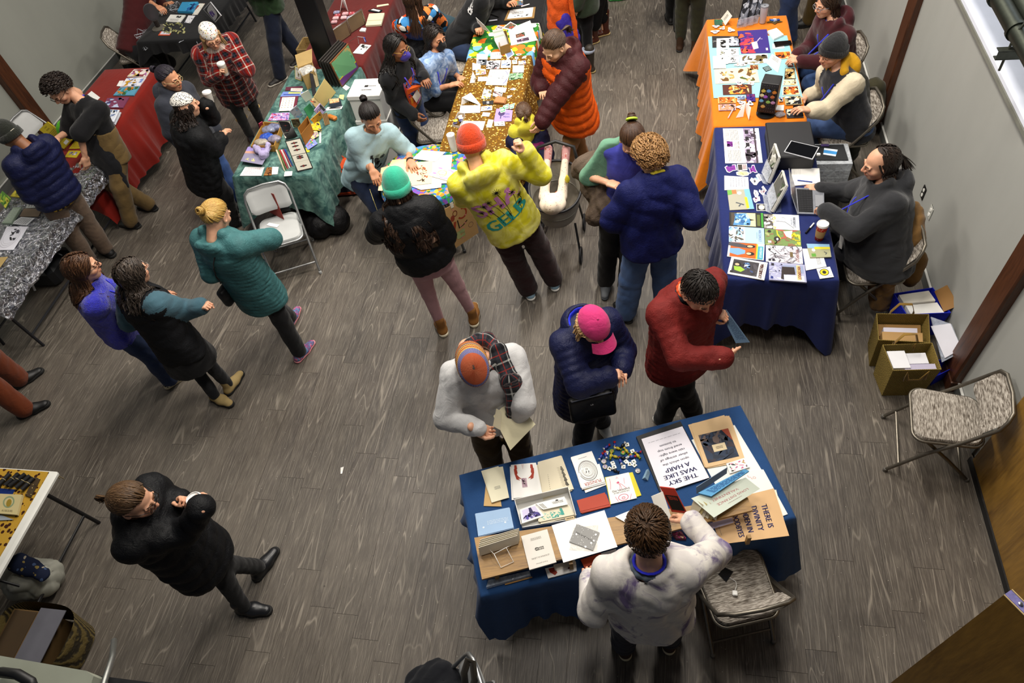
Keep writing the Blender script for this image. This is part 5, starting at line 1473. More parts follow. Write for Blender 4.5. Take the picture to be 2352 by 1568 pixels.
 def stripes():
  t=NT('striped_knit',.95,0,.15);u,v,_=t.sep(t.coord('uv',(1,1,1)))
  c=t.ramp(v,[(0,'#8a240a'),(.10,'#c08a30'),(.14,'#6a1f10'),(.20,'#35508c'),(.24,'#c9a238'),(.28,'#7a2410'),(.33,'#c9a238'),(.37,'#a02c0c'),(.42,'#c9a238'),(.46,'#4a5a9a'),(.60,'#b0360e')],'CONSTANT')
  w=t.n('TexWave',Vector=t.coord('uv',(1,1,1)),Scale=60.0,_bands_direction='X');t.color(t.mix(.22,c,t.ramp(w.outputs[0],[(.3,'#401008'),(.7,'#f0d0a0')])));t.bump(w.outputs[0],.5,.004);return t.m
 p.beanie(stripes(),cuff=False,tall=.0,ribs=44,low=.02)
 SCF=plaid('#14151a','#2c2f36','#b9b9b4','#a02a1c',.10,'plaid_scarf')
 g=Sdf();N_=p.neck
 pts=[N_+(math.sin(a)*p.Fr*.085+math.cos(a)*p.R*.095)+p.U*(.035-.045*math.sin(a)) for a in np.linspace(math.pi/2+.1,math.pi*2.5-.1,11)]
 for a,b in zip(pts[:-1],pts[1:]):g.cone(a,b,.034,.034,k=.02)
 tail=[N_-p.R*.10+p.Fr*.03+p.U*.06,N_-p.R*.125+p.Fr*.175-p.U*.08,N_-p.R*.125+p.Fr*.225-p.U*.26,N_-p.R*.10+p.Fr*.235-p.U*.42]
 for a,b in zip(tail[:-1],tail[1:]):g.cone(a,b,.055,.055,k=.03,flat=(nrm(p.Fr+p.U*.3),.45))
 g.cone(N_-p.R*.05-p.Fr*.13+p.U*.02,N_-p.R*.10-p.Fr*.14-p.U*.10,.06,.05,k=.03,flat=(p.Fr,.5))
 Sf('scarf',g,.009,SCF,p.o,wr=.005,wf=30)
 p=Person('person in a white and violet tie-dye shirt behind the foreground table, seen from above',1.78,(1487,1226),(1478,1150),[(1432,1476),(1538,1462)],look=28,seed=21,skin_c=FAIR,w=1.14,arms=(dict(e=(1362,1400),w=(1356,1336),hand='relaxed'),dict(e=(1648,1270),w=(1588,1200),hand='relaxed',dir=(1532,1160,1.1),palm=(-.5,.2,-.8))))
 p.top(tiedye('#dcd7cf','#cfcac6',8.0,.44,.56,'#6e5f86','tie_dye_shirt'),.030,hem=.10,name='shirt',wr=.012,wf=13,neckr=.082)
 g=Sdf()
 for a in np.linspace(math.pi/2+.35,math.pi*2.5-.35,12):g.ell(p.neck+(math.sin(a)*p.Fr*.075+math.cos(a)*p.R*.078)+p.U*(.008-.02*math.sin(a)),(.020,.020,.024),k=.02)
 Sf('tee_collar',g,.007,Ct('#5a6572'),p.o)
 MB().tube([p.neck+(math.sin(a)*p.Fr*.068+math.cos(a)*p.R*.072)+p.U*(.042-.02*math.sin(a)) for a in np.linspace(math.pi/2+.4,math.pi*2.5-.4,16)],.009,6,flat=.35).Bd('lanyard',Fb('#1a22c8',.6,name='ribbon'),p.o,smooth=True)
 p.pants(DEN('#10162a'),.02,1.2);p.shoes('sneaker',Pl('#3b2416',.7,name='brown_leather'),Pl('#d8cba8',.7));p.hair('short','#3a2614','#6b4c30',length=.075,nl=300)
 p=Person('person with a dark ponytail in a charcoal hoodie typing on a laptop',1.80,(2022,376),(1945,384),[(1935,622),(1915,575)],look=14,hz=1.24,pel=V3(1.86,4.24,.56),seed=23,skin_c=FAIR,w=1.25,neck=(2030,425,1.08),knees=((1945,575,.53),(1935,520,.53)),arms=(dict(e=(1950,542),w=(1897,484),hand='type',dir=(1855,462,.77),palm=(0,0,-1.)),dict(e=(1946,440),w=(1886,434),hand='type',dir=(1840,428,.77),palm=(0,0,-1.))))
 p.top(Fb('#26272a',.9,.12,320,.3,.2,8,name='charcoal_fleece'),.036,hem=.10,hood=1.15,name='hoodie',wr=.010,wf=13,belly=.05,neckr=.07);p.lanyard('#1c28c4',.30)
 p.pants(Ct('#2b2c31','black_trousers'),.022,1.3);p.shoes('sneaker',Pl('#30343c',.7),WHS);p.hair('balding','#221813','#4d4138',length=.02,nl=150);p.brows('#221813')
 n2=40;kk=np.linspace(0,1,12);r_=np.random.RandomState(4);dv=r_.normal(size=(n2,3))*.2
 a_=p.head_pt((0,-.125,.03));q=a_+kk[None,:,None]*.17*(p.HR@arr((0,-.35,-.85))+dv[:,None]*.6)+np.stack([0*kk,0*kk,-.03*kk**2],-1)[None]
 V,F,UV=tubes(q,np.broadcast_to(.011*(1-.7*kk**2),(n2,12)));p.add('ponytail',V,F,hairmat('#221813','#4d4138'),UV)
 MB().tube([p.head_pt((.020*math.cos(a),-.118,.036+.020*math.sin(a))) for a in np.linspace(0,6.28,12)],.010,6).Bd('hair_tie',Pl('#d8d8d4',.6),p.o,smooth=True)
 p=Person('person in a dark grey beanie, mustard hood and raglan top seated at the orange table',1.75,(1912,120),(1846,148),[(1870,335),(1850,290)],look=12,hz=1.24,pel=V3(1.86,5.93,.56),neck=(1925,165,1.08),seed=25,skin_c=FAIR,w=1.1,knees=((1865,292,.53),(1858,262,.53)),arms=(dict(e=(1895,255),w=(1856,252),hand='relaxed'),dict(e=(1890,208),w=(1848,222),hand='relaxed')))
 p.top(Fb('#23242a',.9,.1,320,.3,.2,9,name='charcoal_jersey'),.024,hem=.10,name='raglan_top',sl_mat=Ct('#c4b89f','cream_jersey'),wr=.008,sleeve=.86)
 g=Sdf();c=p.neck;Rm=np.stack([p.R,nrm(p.Fr+p.U*.5),nrm(p.U-p.Fr*.5)],1);g.ell(c-p.Fr*.12-p.U*.02,(.12,.06,.10),R=Rm,k=.03)
 pts=[c+p.Fr*.08-p.R*.03-p.U*.05,c-p.R*.09+p.U*.03,c-p.Fr*.09+p.U*.05,c+p.R*.09+p.U*.03,c+p.Fr*.08+p.R*.03-p.U*.05]
 for a,b in zip(pts[:-1],pts[1:]):g.cone(a,b,.032,.032,k=.025)
 Sf('hood',g,.009,Ct('#b98a12','mustard_fleece'),p.o,wr=.005);p.lanyard('#1c28c4',.3,badge=False)
 p.pants(DEN('#3a4f78'),.02,1.15);p.shoes('sneaker',DK,WHS);p.hair('short','#2a1c14',length=.04,nl=60,hat=True);p.brows('#2a1c14');p.beanie(KNIT('#1b1b1d'),tall=.03,slump=.03,ribs=60)
 p=Person('person in a maroon hoodie seated at the far end of the orange table',1.66,(1900,8),(1835,30),[(1860,225),(1845,190)],look=12,hz=1.22,pel=V3(1.88,6.9,.56),neck=(1915,52,1.07),seed=27,skin_c=FAIR,knees=((1862,192,.53),(1850,160,.53)),arms=(dict(e=(1884,150),w=(1842,140),hand='relaxed'),dict(e=(1862,105),w=(1832,124),hand='relaxed')))
 p.top(Fb('#3a0c14',.9,.12,320,.3,.2,9,name='maroon_fleece'),.034,hem=.10,hood=1.1,name='hoodie',wr=.008);p.lanyard('#2a34d0',.30)
 k=Ink(1.0);k.blobs(.15,.05,.85,.95,26,['#c43a5a','#d84a6a','#a82c48'],.09,5,2);p.decal(k,p.neck-p.U*.24+p.Fr*.1,p.R*.09,-p.U*.11,p.Fr)
 p.pants(DEN('#35507e'),.02,1.15);p.shoes('sneaker',DK,WHS);p.hair('bob','#2b1c12','#4b3524',length=.07,nl=170);p.brows('#2b1c12');p.glasses('#8a8f98')
 p=Person('person in a black face mask and blue tie-dye tee seated behind the sticker table',1.64,(1000,88),(1048,108),[(1085,260),(1070,290)],look=6,hz=1.20,pel=V3(-2.40,6.60,.56),neck=(1002,130,1.05),seed=29,skin_c=TAN,knees=((1062,208,.54),(1075,232,.54)),arms=(dict(e=(1040,168),w=(1056,178),hand='relaxed'),dict(e=(1000,205),w=(1034,196),hand='relaxed')))
 p.top(tiedye('#5f7fae','#a9bfdc',12.0,.40,.62,'#3d5f96','blue_tie_dye'),.022,hem=.12,sleeve=.52,name='tee_shirt',wr=.010);p.lanyard('#2a34d0',.34)
 p.pants(Ct('#0e0e11','black_trousers'),.03,1.35);p.shoes('sneaker',DK,WHS);p.hair('curlylong','#140f0d','#33261f',length=.17,nl=220);p.brows('#140f0d');p.mask('#0d0d0f')
 p=Person('person in a violet face mask and black sweatshirt, long curls, standing behind the tables',1.60,(912,112),(962,122),[(985,338),(958,352)],look=6,seed=31,skin_c=BROWN,arms=(dict(front=True),dict(e=(903,228),w=(950,264),hand='relaxed')))
 p.top(Ct('#101114','black_fleece'),.030,hem=.09,name='sweatshirt',wr=.010);p.pants(DEN('#24365c'),.02,1.3);p.shoes('sneaker',DK,WHS)
 k=Ink(.6);k.rect(0,0,1,1,'#a8401c');k.blobs(0,0,1,1,60,['#e0601c','#b078c8','#d8404a','#f0a030','#3f6fb8','#1a1412'],.16,7,1.8);p.decal(k,p.neck-p.U*.34+p.Fr*.1,p.R*.10,-p.U*.20,p.Fr,'patterned_panel')
 p.lanyard('#5a48d8',.36);p.hair('curlylong','#0b0908','#241b17',length=.24,nl=260);p.brows('#0b0908');p.glasses('#b08a3a');p.mask('#3a2f86')
 p=Person('person with dark tied hair in a pale blue tee drawing at the round table',1.66,(852,270),(884,324),[(900,440),(880,450)],look=30,hz=1.24,pel=V3(-2.80,5.36,.56),neck=(856,300,1.08),seed=33,skin_c=TAN,w=1.05,arms=(dict(e=(938,348),w=(944,378,.83),hand='flat',dir=(958,398,.765),palm=(0,0,-1.)),dict(e=(842,378),w=(856,392,.88),hand='relaxed',dir=(866,420,.80),palm=(0,0,-1.))))
 p.top(Fb('#9fbcc4',.88,.05,380,.25,.12,9,name='pale_blue_jersey'),.026,hem=.13,sleeve=.56,name='tee_shirt',wr=.011,wf=13,neckr=.080)
 k=Ink(.95);bk='#101418'
 def stripeline(pts,w):
  k.line(pts,w,bk);q=arr(pts);tt=np.linspace(0,len(q)-1,18)
  for a in tt[1:-1]:
   i=min(int(a),len(q)-2);c=q[i]+(q[i+1]-q[i])*(a-i);d=nrm(q[i+1]-q[i]);n2=arr((-d[1],d[0]))*w*.38;k.line([c-n2,c+n2],w*.22,'#a8c4cc');k.lay-=1
  k.lay+=1
 stripeline([(.62,.12),(.70,.22),(.84,.32),(.92,.46),(.84,.58),(.72,.58),(.62,.50)],.075)
 stripeline([(.56,.55),(.46,.72),(.36,.84),(.24,.90),(.14,.84),(.10,.72)],.08)
 k.ell(.45,.38,.15,.13,bk,14);k.ell(.44,.40,.10,.085,'#a8c4cc',12);k.ell(.41,.38,.02,.02,bk,8);k.ell(.47,.38,.02,.02,bk,8);k.ell(.44,.43,.03,.018,bk,8)
 k.ring(.16,.26,.10,.10,.3,bk);k.ell(.16,.26,.045,.045,bk,8);
 for a in range(8):k.line([(.42+.03*math.cos(a*.785),.10+.03*math.sin(a*.785)),(.42+.09*math.cos(a*.785),.10+.09*math.sin(a*.785))],.014,bk);k.lay-=1
 k.poly([(.20,.52),(.36,.48),(.44,.66),(.26,.76)],bk)
 for i,s_ in enumerate(('FREE','THE','ART')):k.text(s_,.305+i*.018,.555+i*.062,.05,'#a8c4cc',-14)
 k.poly([(.62,.02),(.74,.0),(.76,.12),(.64,.14)],bk);k.poly([(.46,.74),(.62,.66),(.58,.94),(.36,.98)],bk)
 p.decal(k,p.neck-p.U*.29+p.Fr*.1,p.R*.125,-p.U*.135,p.Fr,'printed_drawing')
 p.pants(DEN('#1c2740'),.02,1.2);p.shoes('sneaker',DK,WHS);p.hair('bun','#120d0c','#2b211d',nl=240);p.brows('#120d0c')
 for i in(0,1):
  k=Ink(3.0);k.blobs(0,0,1,1,26,['#4a4038','#5c4a40','#6e3a30'],.10,3+i,2.2);d=nrm(p.wr[i]-p.elb[i]);c=(p.elb[i]+p.wr[i])/2;up=nrm(CAM_P-c);sd=nrm(np.cross(d,up))
  V,F,C,L=k.dump();X=[]
  for(a,b),l in zip(V,L):ang=(b-.5)*2.4;rad=(.0375+(.027-.0375)*a)+.0012+l*.00003;X.append(p.elb[i]+(p.wr[i]-p.elb[i])*(.08+.84*a)+(up*math.cos(ang)+sd*math.sin(ang))*rad)
  put('tattoo',make_mesh('tattoo',arr(X)-p.off(),F,vcol(.7),col=C),p.o)
 d=nrm(p.wr[0]-p.elb[0]);sd=nrm(np.cross(d,(0,0,1)));up=np.cross(sd,d);MB().tube([p.wr[0]+(sd*math.cos(a)+up*math.sin(a))*.033 for a in np.linspace(0,6.28,16)],.006,6,closed=False).Bd('bracelet',Pl('#141414',.5),p.o,smooth=True)
 p=Person('person in blue overalls and a bright patterned sweater, head cut off by the top edge',1.64,(946,2),(900,-50),None,look=10,hz=1.22,pel=V3(-2.66,7.75,.56),seed=35,skin_c=FAIR,arms=(dict(e=(915,60),front=True),None))
 p.top(Sp('#16181c',('#d9481c','#3f86c0','#e8e4da','#e07a3a'),13.0,.7,'patterned_knit',dense=.1),.030,hem=.05,name='sweater');p.top(DEN('#2a4a96'),.036,hem=.12,sleeve=0,arms=False,name='overall_bib',clip=[(p.neck-p.U*.07,p.U)])
 p.pants(DEN('#2a4a96'),.024,1.3);p.hair('long','#2e1d12','#5a3e28',length=.26,nl=200)
 p=Person('person in a black sweatshirt with a white emblem reaching over the black table',1.74,(1128,-60),(1180,-60),[(1125,150),(1105,165)],look=20,hz=1.20,pel=V3(-2.28,7.62,.58),neck=(1118,-14,1.06),seed=37,skin_c=TAN,arms=(dict(e=(1152,10),w=(1168,6,.84),hand='relaxed'),dict(e=(1095,62),w=(1098,66,.86),hand='grip')),knees=((1118,108,.54),(1105,128,.54)))
 p.top(Ct('#0e0f12','black_fleece'),.032,hem=.10,name='sweatshirt',wr=.010)
 k=Ink(.8);wt='#c8c8c8';k.ring(.5,.40,.32,.36,.25,wt);k.ring(.5,.40,.18,.2,.4,wt);k.line([(.3,.1),(.25,-.05)],.05,wt);k.line([(.7,.1),(.78,-.05)],.05,wt);k.blobs(.2,.7,.8,1,12,[wt],.1,3,2)
 p.decal(k,(p.neck+p.sh[1])/2-p.U*.12,p.Fr*.07,-p.U*.09,nrm(p.R-p.Fr*.6))
 p.pants(DEN('#1d2a44'),.02,1.2);p.shoes('sneaker',DK,WHS);p.hair('short','#1a1310',nl=120)
 p=Person('smiling person in a red and black plaid coat and bandana holding a coffee',1.66,(484,84),(512,128),[(600,282),(572,306)],look=24,seed=39,skin_c=FAIR,w=1.05,arms=(dict(e=(588,196),front=True,hide=True,ff=.14),dict(e=(478,180),w=(506,166),wn=True,hand='grip',palm=(.5,-.2,.3))))
 p.top(plaid('#8a1810','#101216','#cfc6b8','#3a4258',.10),.042,hem=.34,flare=1.05,name='plaid_coat',wr=.009,collar=1.5);p.pants(Ct('#1c1d1c','black_leggings'),.006,.95);p.shoes('tall',Pl('#15161a',.4,name='black_rubber'),Pl('#b79a62',.7))
 for i in(0,1):MB().tube([p.ank[i]+V3(.066*math.cos(a),.066*math.sin(a),.215) for a in np.linspace(0,6.28,16)],.009,6).Bd('boot_rim',Pl('#c2a468',.7),p.o,smooth=True)
 p.hair('bob','#a98658','#cfb184',length=.10,nl=130,hat=True);p.brows('#8a6a44');p.glasses('#4a1f18');p.bandana(Sp('#e8e4dc',('#1a1a1a','#c9b23a','#b0563a','#1a1a1a'),60,.34,'printed_bandana'))
 hd=p.wr[1]+nrm(p.wr[1]-p.elb[1])*.075;paper_cup('white lidded coffee cup in the hand of the person in plaid',hd+V3(.0,0,-.05),.125,.041,(0,0,1),'#d8cfc4',sleeve='#b5987a')
 p=Person('person in a dark green jacket and dark jeans walking off at the top edge',1.80,None,(560,200),[(642,172),(690,128)],look=0,seed=41,toes=((610,200),None),turn=-118,arms=(dict(front=True,hide=True),dict(front=True,hide=True)))
 p.top(Ct('#22381f','green_canvas'),.045,hem=.12,name='jacket',wr=.012);p.pants(DEN('#10182b'),.024,1.2);p.shoes('sneaker',Pl('#1f1c1a',.6),Pl('#b9b4a8',.7));p.hair('short','#2a1c12',nl=60)
 p=Person('person with a dark bun and glasses in a grey hooded coat, half hidden at the left',1.60,(390,182),(432,186),[(548,452),(530,462)],look=8,seed=43,skin_c=TAN)
 p.top(Fb('#30333c',.9,.1,300,.3,.1,9,name='slate_canvas'),.04,hem=.18,hood=1.2,name='hooded_coat');p.pants(DEN('#3a5488'),.018,1.1);p.shoes('boot',DK,DKS);p.hair('bun','#16121a','#3a3144',nl=210);p.brows('#16121a');p.glasses('#b9a878')
 p=Person('person in a spotted bandana and black quilted coat raising a coffee cup',1.60,(428,244),(462,226),[(512,492),(535,505)],look=4,seed=45,skin_c=FAIR,w=1.12,arms=(dict(e=(484,268),w=(474,240),wn=True,hand='grip',dir=(470,215,1.42)),dict(e=(492,342),front=True)))
 p.top(Ny('#101113',.55),.044,hem=.26,name='quilted_coat',baf=(.009,.085,.0,.085),wr=.007);p.pants(Ct('#0c0c0e','black_trousers'),.02,1.3);p.shoes('boot',DK,DKS)
 p.hair('curlylong','#1f1612','#3d2f28',length=.12,nl=180,hat=True);p.bandana(Sp('#e2ded6',('#141414','#141414','#2a2a2a'),85,.40,'spotted_bandana'),tail=False);p.brows('#1f1612')
 paper_cup('white lidded coffee cup raised by the person in the black quilted coat',p.wr[0]+p.F*.05+V3(0,0,-.005),.10,.040,(0,.1,1),'#d8d2c8')
 p=Person('person with curly dark hair and glasses in khaki overalls leaning over the scarlet table',1.76,(137,208),(72,262),[(300,508),(340,468)],look=30,hz=1.50,neck=(190,232,1.36),seed=47,skin_c=FAIR,toes=((262,512),(300,470)),arms=(dict(e=(178,312),w=(196,362),wn=False,hand='relaxed'),dict(e=(160,300),w=(130,318),hand='fist')))
 p.top(Ct('#0d0d10','black_jersey'),.020,hem=.06,sleeve=.50,name='tee_shirt',wr=.008);OV=Ct('#6b5632','khaki_canvas')
 p.top(OV,.028,hem=.14,sleeve=0,arms=False,name='overall_bib',clip=[(p.neck-p.U*.30,p.U)]);p.pants(OV,.022,1.25);p.shoes('sneaker',Pl('#0e0e10',.3,name='black_polished_leather'),DKS)
 for sx in(-1,1):p.band([p.neck-p.U*.30+p.R*.07*sx-p.Fr*.12,p.neck-p.U*.10+p.R*.09*sx-p.Fr*.13,p.neck+p.R*.10*sx,p.neck-p.U*.10+p.R*.085*sx+p.Fr*.13,p.neck-p.U*.30+p.R*.08*sx+p.Fr*.13],.036,OV,'shoulder_strap',.006)
 g=Sdf();g.loft(p.pel-p.U*.42+p.Fr*.10,p.neck-p.U*.30+p.Fr*.06,p.R,[0,.5,1],[.14,.17,.12],[.045,.11,.10],k=.02);Sf('apron',g,.013,Ct('#15161a','black_apron'),p.o,wr=.008)
 p.lanyard('#2a28c8',.36,badge=False);p.hair('curly','#1f1713','#40332b',length=.06,nl=220);p.brows('#1f1713');p.glasses('#0d0c0c')
 p=Person('person in a navy puffer with a black beanie bending over the foil table',1.76,(24,312),(-30,300),[(206,598),(243,572)],look=30,seed=49,skin_c=BROWN,w=1.1,hz=1.56,arms=(dict(e=(70,448),front=True),dict(e=(135,385),w=(92,345),hand='open')))
 p.top(NAVY,.042,hem=.06,hood=1.1,name='puffer_jacket',baf=(.014,.085,.06),wr=.006);p.pants(Ct('#5d4c3e','brown_corduroy'),.022,1.25,ends=.93);p.shoes('boot',DK,DKS)
 g=Sdf();b0=p.pel-p.U*.10;g.loft(b0,b0+p.U*.10,p.R,[0,1],[.20,.195],[.155,.15],k=.02);Sf('shirt_tail',g,.012,checks('#c9a63a','#17181c',.035,'yellow_check'),p.o,wr=.006)
 p.hair('short','#141010',nl=60,hat=True);p.beanie(KNIT('#1c1f18'),tall=.03,ribs=60)
 cm=MB().slab([p.head_pt((x,-.128,z)) for x,z in((-.018,.018),(.018,.018),(.018,-.014),(-.018,-.014))],.002,-p.HR[:,1]);cm.Bd('beanie_label',Pl('#c9c2b0',.7),p.o)
 p=Person('person with brown hair in a cobalt blue sweater and jeans',1.62,(190,616),(240,594),[(372,838),(388,868)],look=6,seed=51,skin_c=FAIR,toes=((408,822),(428,852)),arms=(dict(front=True),dict(e=(238,738),front=True)))
 p.top(Fb('#2d2fb0',.98,.16,170,.8,.4,40,name='boucle_wool'),.036,hem=.10,name='sweater',wr=.009);p.pants(DEN('#26375c'),.022,1.3);CK=checks('#e0d8c0','#121212',.022,'checkerboard_canvas');p.shoes('sneaker',CK,Pl('#cfc3a0',.7))
 p.hair('long','#3c2416','#7a5638',length=.19,nl=210);p.brows('#3c2416');p.glasses('#1a0f0c');p.lanyard('#2a30d0',.3,badge=False)
 p=Person('person with grey-brown curls in a black vest over teal sleeves and a black skirt',1.60,(306,628),(348,590),[(492,906),(524,880)],look=6,seed=53,skin_c=FAIR,w=1.12,toes=((508,918),(548,862)),arms=(dict(e=(296,738),front=True),dict(e=(428,712),w=(460,704),hand='fist')))
 p.top(Ny('#17181b',.6),.040,hem=.16,name='vest',sl_mat=Ct('#3f5f6c','teal_jersey'),wr=.009,collar=1.4);p.skirt(Ct('#0c0c0e','black_skirt'),.33,1.15);p.pants(Ct('#121419','dark_leggings'),.004,.95);p.shoes('boot',Pl('#a08a5a',.8,name='tan_hiking_suede'),DKS)
 p.hair('curlylong','#2e2620','#6a5c50',length=.17,nl=280);p.brows('#2e2620');p.glasses('#9a9088')
 p=Person('person with a blond bun in a teal quilted jacket with a small black bag',1.66,(498,498),(528,462),[(664,728),(686,806)],look=30,seed=55,skin_c=FAIR,w=1.12,arms=(dict(e=(486,628),front=True),dict(e=(622,548),front=True)))
 p.top(Ny('#3f6e70',.45),.042,hem=.22,flare=1.05,name='quilted_jacket',baf=(.009,.040,.05),abaf=(.008,.036,0),hood=1.05,wr=.006);p.pants(Ct('#0d0d10','black_trousers'),.016,1.15);p.shoes('sneaker',tiedye('#7a2f6a','#3f86a8',40.0,.4,.6,'#d85a7a','bright_mesh'),Pl('#d88a90',.6))
 p.hair('bun','#a9803c','#e0c078',nl=230);p.brows('#8a6a3a')
 strap=[p.neck+p.R*.07+p.U*.02,p.neck-p.U*.10-p.Fr*.14+p.R*.02,p.neck-p.U*.30-p.Fr*.15-p.R*.09,p.pel-p.R*.19+p.U*.05]
 bg=Tg('crossbody_bag','small black bag on a strap across the teal quilted jacket','bag',p.pel-p.R*.22)
 p.band(strap,.030,Fb('#0c0c0d',.7,name='black_webbing'),'strap',.004,parent=bg)
 g=Sdf();c=P(524,672,.86);Rm=np.stack([nrm(p.Fr),nrm(-p.R),p.U],1);g.box(c,(.085,.035,.09),R=Rm,r=.03);Sf('bag_body',g,.009,Fb('#0f0f11',.5,name='black_leather_bag'),bg,wr=.004)
 MB().tube([c-p.R*.0+p.U*.05+p.Fr*.07,c+p.U*.05-p.Fr*.07],.004,6).Bd('zip',metal('#b8b8b8',.3),bg)
 p=Person('person in a black puffer walking past with a coffee held in both hands',1.66,(308,1152),(372,1150),[(558,1392),(592,1302)],look=18,seed=57,skin_c=FAIR,w=1.08,toes=((600,1400),(612,1290)),arms=(dict(e=(412,1166),w=(412,1152),wn=True,hand='grip',dir=(432,1140,1.35),palm=(.3,-.8,0.)),dict(e=(470,1208),w=(462,1166),wn=True,hand='grip',dir=(448,1138,1.3),palm=(-.4,.6,0.))))
 p.top(BLKN,.044,hem=.26,flare=1.05,name='puffer_coat',baf=(.012,.11,.03),wr=.008,collar=1.6);p.pants(Ct('#09090b','black_leggings'),.008,1.0);p.shoes('boot',Pl('#17181b',.35,name='black_leather_boot'),DKS)
 p.hair('pony','#4a341f','#7d6040',length=.07,nl=220);p.brows('#4a341f');p.glasses('#16100c')
 paper_cup('white-lidded coffee cup carried by the person walking past at lower left',(p.wr[0]+p.wr[1])/2+p.F*.06+V3(0,0,-.06),.125,.043,(0,0,1),'#b5532f')
 p=Person('person in rust-coloured trousers, cut off by the left edge',1.76,None,10,[(42,868),(52,938)],seed=59,turn=8,toes=((66,866),(78,938)));p.top(Ct('#2c2c30'),.04,hem=.12,name='jacket',h=.016);p.pants(Ct('#6a2f12','rust_canvas'),.026,1.3);p.shoes('boot',DK,DKS);p.hair('short','#2a1c12',nl=40)
 p=Person('person in a dark red top seated by the webbed black table',1.68,(322,-75),(390,-70),None,hz=1.22,pel=V3(-6.80,8.06,.56),seed=61,skin_c=TAN,arms=(dict(e=(372,15),w=(400,2,.82),hand='relaxed'),dict(e=(362,40),w=(384,30,.82),hand='relaxed')))
 p.top(Ct('#3a0a0c','dark_red_jersey'),.03,hem=.12,name='sweater',sleeve=.6,h=.015);p.pants(Ct('#111114'),.022,1.2,h=.016);p.shoes('sneaker',Pl('#5a5a4a',.7),Pl('#8a9a4a',.7));p.hair('short','#1a1310',nl=40)
 p=Person('person in black leggings with an orange and violet pack, head above the frame',1.68,None,172,[(1330,112),(1352,150)],seed=63,turn=172,w=.95);p.top(Ct('#2c3a2a','olive_canvas'),.04,hem=.2,name='jacket',h=.016);p.pants(Ct('#07070a','black_leggings'),.01,.95);p.shoes('tall',Pl('#2a241c',.6,name='dark_duck_boot'),Pl('#9a8a5a',.8));p.hair('short','#2a1c12',nl=40)
 for i in(0,1):MB().tube([p.ank[i]+V3(.064*math.cos(a),.064*math.sin(a),.20) for a in np.linspace(0,6.28,16)],.022,8).Bd('knitted_cuff',KNIT('#8a93a4'),p.o,smooth=True)
 c=P(1286,32,1.0);bp=Tg('backpack','orange and violet backpack held by the person in black leggings','backpack',c)
 g=Sdf();g.cone(c+V3(0,0,.22),c+V3(.02,-.02,-.10),.12,.15,k=.04,flat=(V3(0,1,0),.7));Sf('shell',g,.013,Ny('#c9521a',.55),bp,wr=.016,wf=18)
 g=Sdf();g.cone(c+V3(.04,-.06,-.06),c+V3(.10,-.06,-.24),.11,.10,k=.04,flat=(V3(0,1,0),.6));Sf('pocket',g,.012,Ny('#3a2f9a',.5),bp,wr=.012,wf=20)
 g=Sdf();g.cone(c+V3(.13,-.08,.22),c+V3(.17,-.09,-.28),.028,.024,k=.02);g.cone(c+V3(.08,-.08,-.36),c+V3(.17,-.09,-.28),.04,.03,k=.02);Sf('strap',g,.010,Ny('#d0581c',.55),bp,wr=.004)
 p=Person('person in black quilted trousers and brown rubber boots at the top edge',1.70,None,200,[(1362,85),(1386,66)],seed=65,turn=205,toes=((1345,100),None));p.top(Ny('#0c0d10'),.04,hem=.1,name='jacket',h=.017);p.pants(Ny('#0b0c0f',.5),.03,1.15,ends=.62);p.shoes('tall',Pl('#4a1f10',.35,name='brown_rubber_boot'),Pl('#c9b27a',.7));p.hair('short','#2a1c12',nl=40)
 for i in(0,1):MB().tube([p.ank[i]+V3(.063*math.cos(a),.063*math.sin(a),.22) for a in np.linspace(0,6.28,16)],.008,6).Bd('boot_rim',Pl('#c9b27a',.7),p.o,smooth=True)
 p=Person('person in a coral top and olive trousers with brown boots at the top edge',1.64,None,80,[(1562,98),(1598,100)],seed=67,turn=75);p.top(Ct('#c46a56','coral_fleece'),.034,hem=.10,name='sweatshirt',h=.015);p.pants(Ct('#2e2f1c','olive_canvas'),.018,1.1,ends=.8);p.shoes('tall',Pl('#3a2410',.6,name='brown_leather_boot'),DKS);p.hair('short','#2a1c12',nl=40)
 p=Person('person in black at the top edge behind the one in the coral top',1.64,None,90,[(1540,36),(1556,52)],seed=69,turn=95);p.top(Ct('#0c0c0e'),.04,hem=.2,name='coat',h=.018);p.pants(Ct('#09090b'),.014,1.0,h=.016);p.shoes('boot',DK,DKS);p.hair('short','#1a1310',nl=40)
 p=Person('person in blue jeans standing behind the orange table at the top edge',1.74,None,-100,[(1782,92),(1816,84)],seed=71,turn=-85);p.top(Ct('#15161c'),.04,hem=.08,name='jacket',h=.018);p.pants(DEN('#1e2d4e'),.024,1.25);p.shoes('sneaker',DK,WHS);p.hair('short','#2a1c12',nl=40)
 p=Person('person in dark mustard trousers in the shade at the top edge',1.72,None,180,[(1858,44),(1880,36)],seed=73,turn=180);p.top(Ct('#0f0f12'),.04,hem=.1,name='jacket',h=.018);p.pants(Ct('#4a3810','mustard_canvas'),.024,1.2);p.shoes('boot',DK,DKS);p.hair('short','#2a1c12',nl=40)
 p=Person('person in a green shoe stepping out of the frame at the top edge',1.70,None,20,[(1412,-14),(1440,-40)],seed=75,turn=20,toes=((1425,-6),None));p.top(Ct('#15161c'),.04,hem=.1,name='jacket',h=.02);p.pants(Ct('#111114'),.02,1.1,h=.018);p.shoes('sneaker',Pl('#2f9a3a',.6,name='green_mesh'),Pl('#1c6a28',.7));p.hair('short','#2a1c12',nl=40)
crowd()
def pic(cs,n=30,size=.16,seed=1,st=2.0,bg=None,box=(0,0,1,1),extra=None):
 def f(k):
  if bg:k.rect(*box,bg)
  k.blobs(*box,n,cs,size,seed,st)
  if extra:extra(k)
 return f
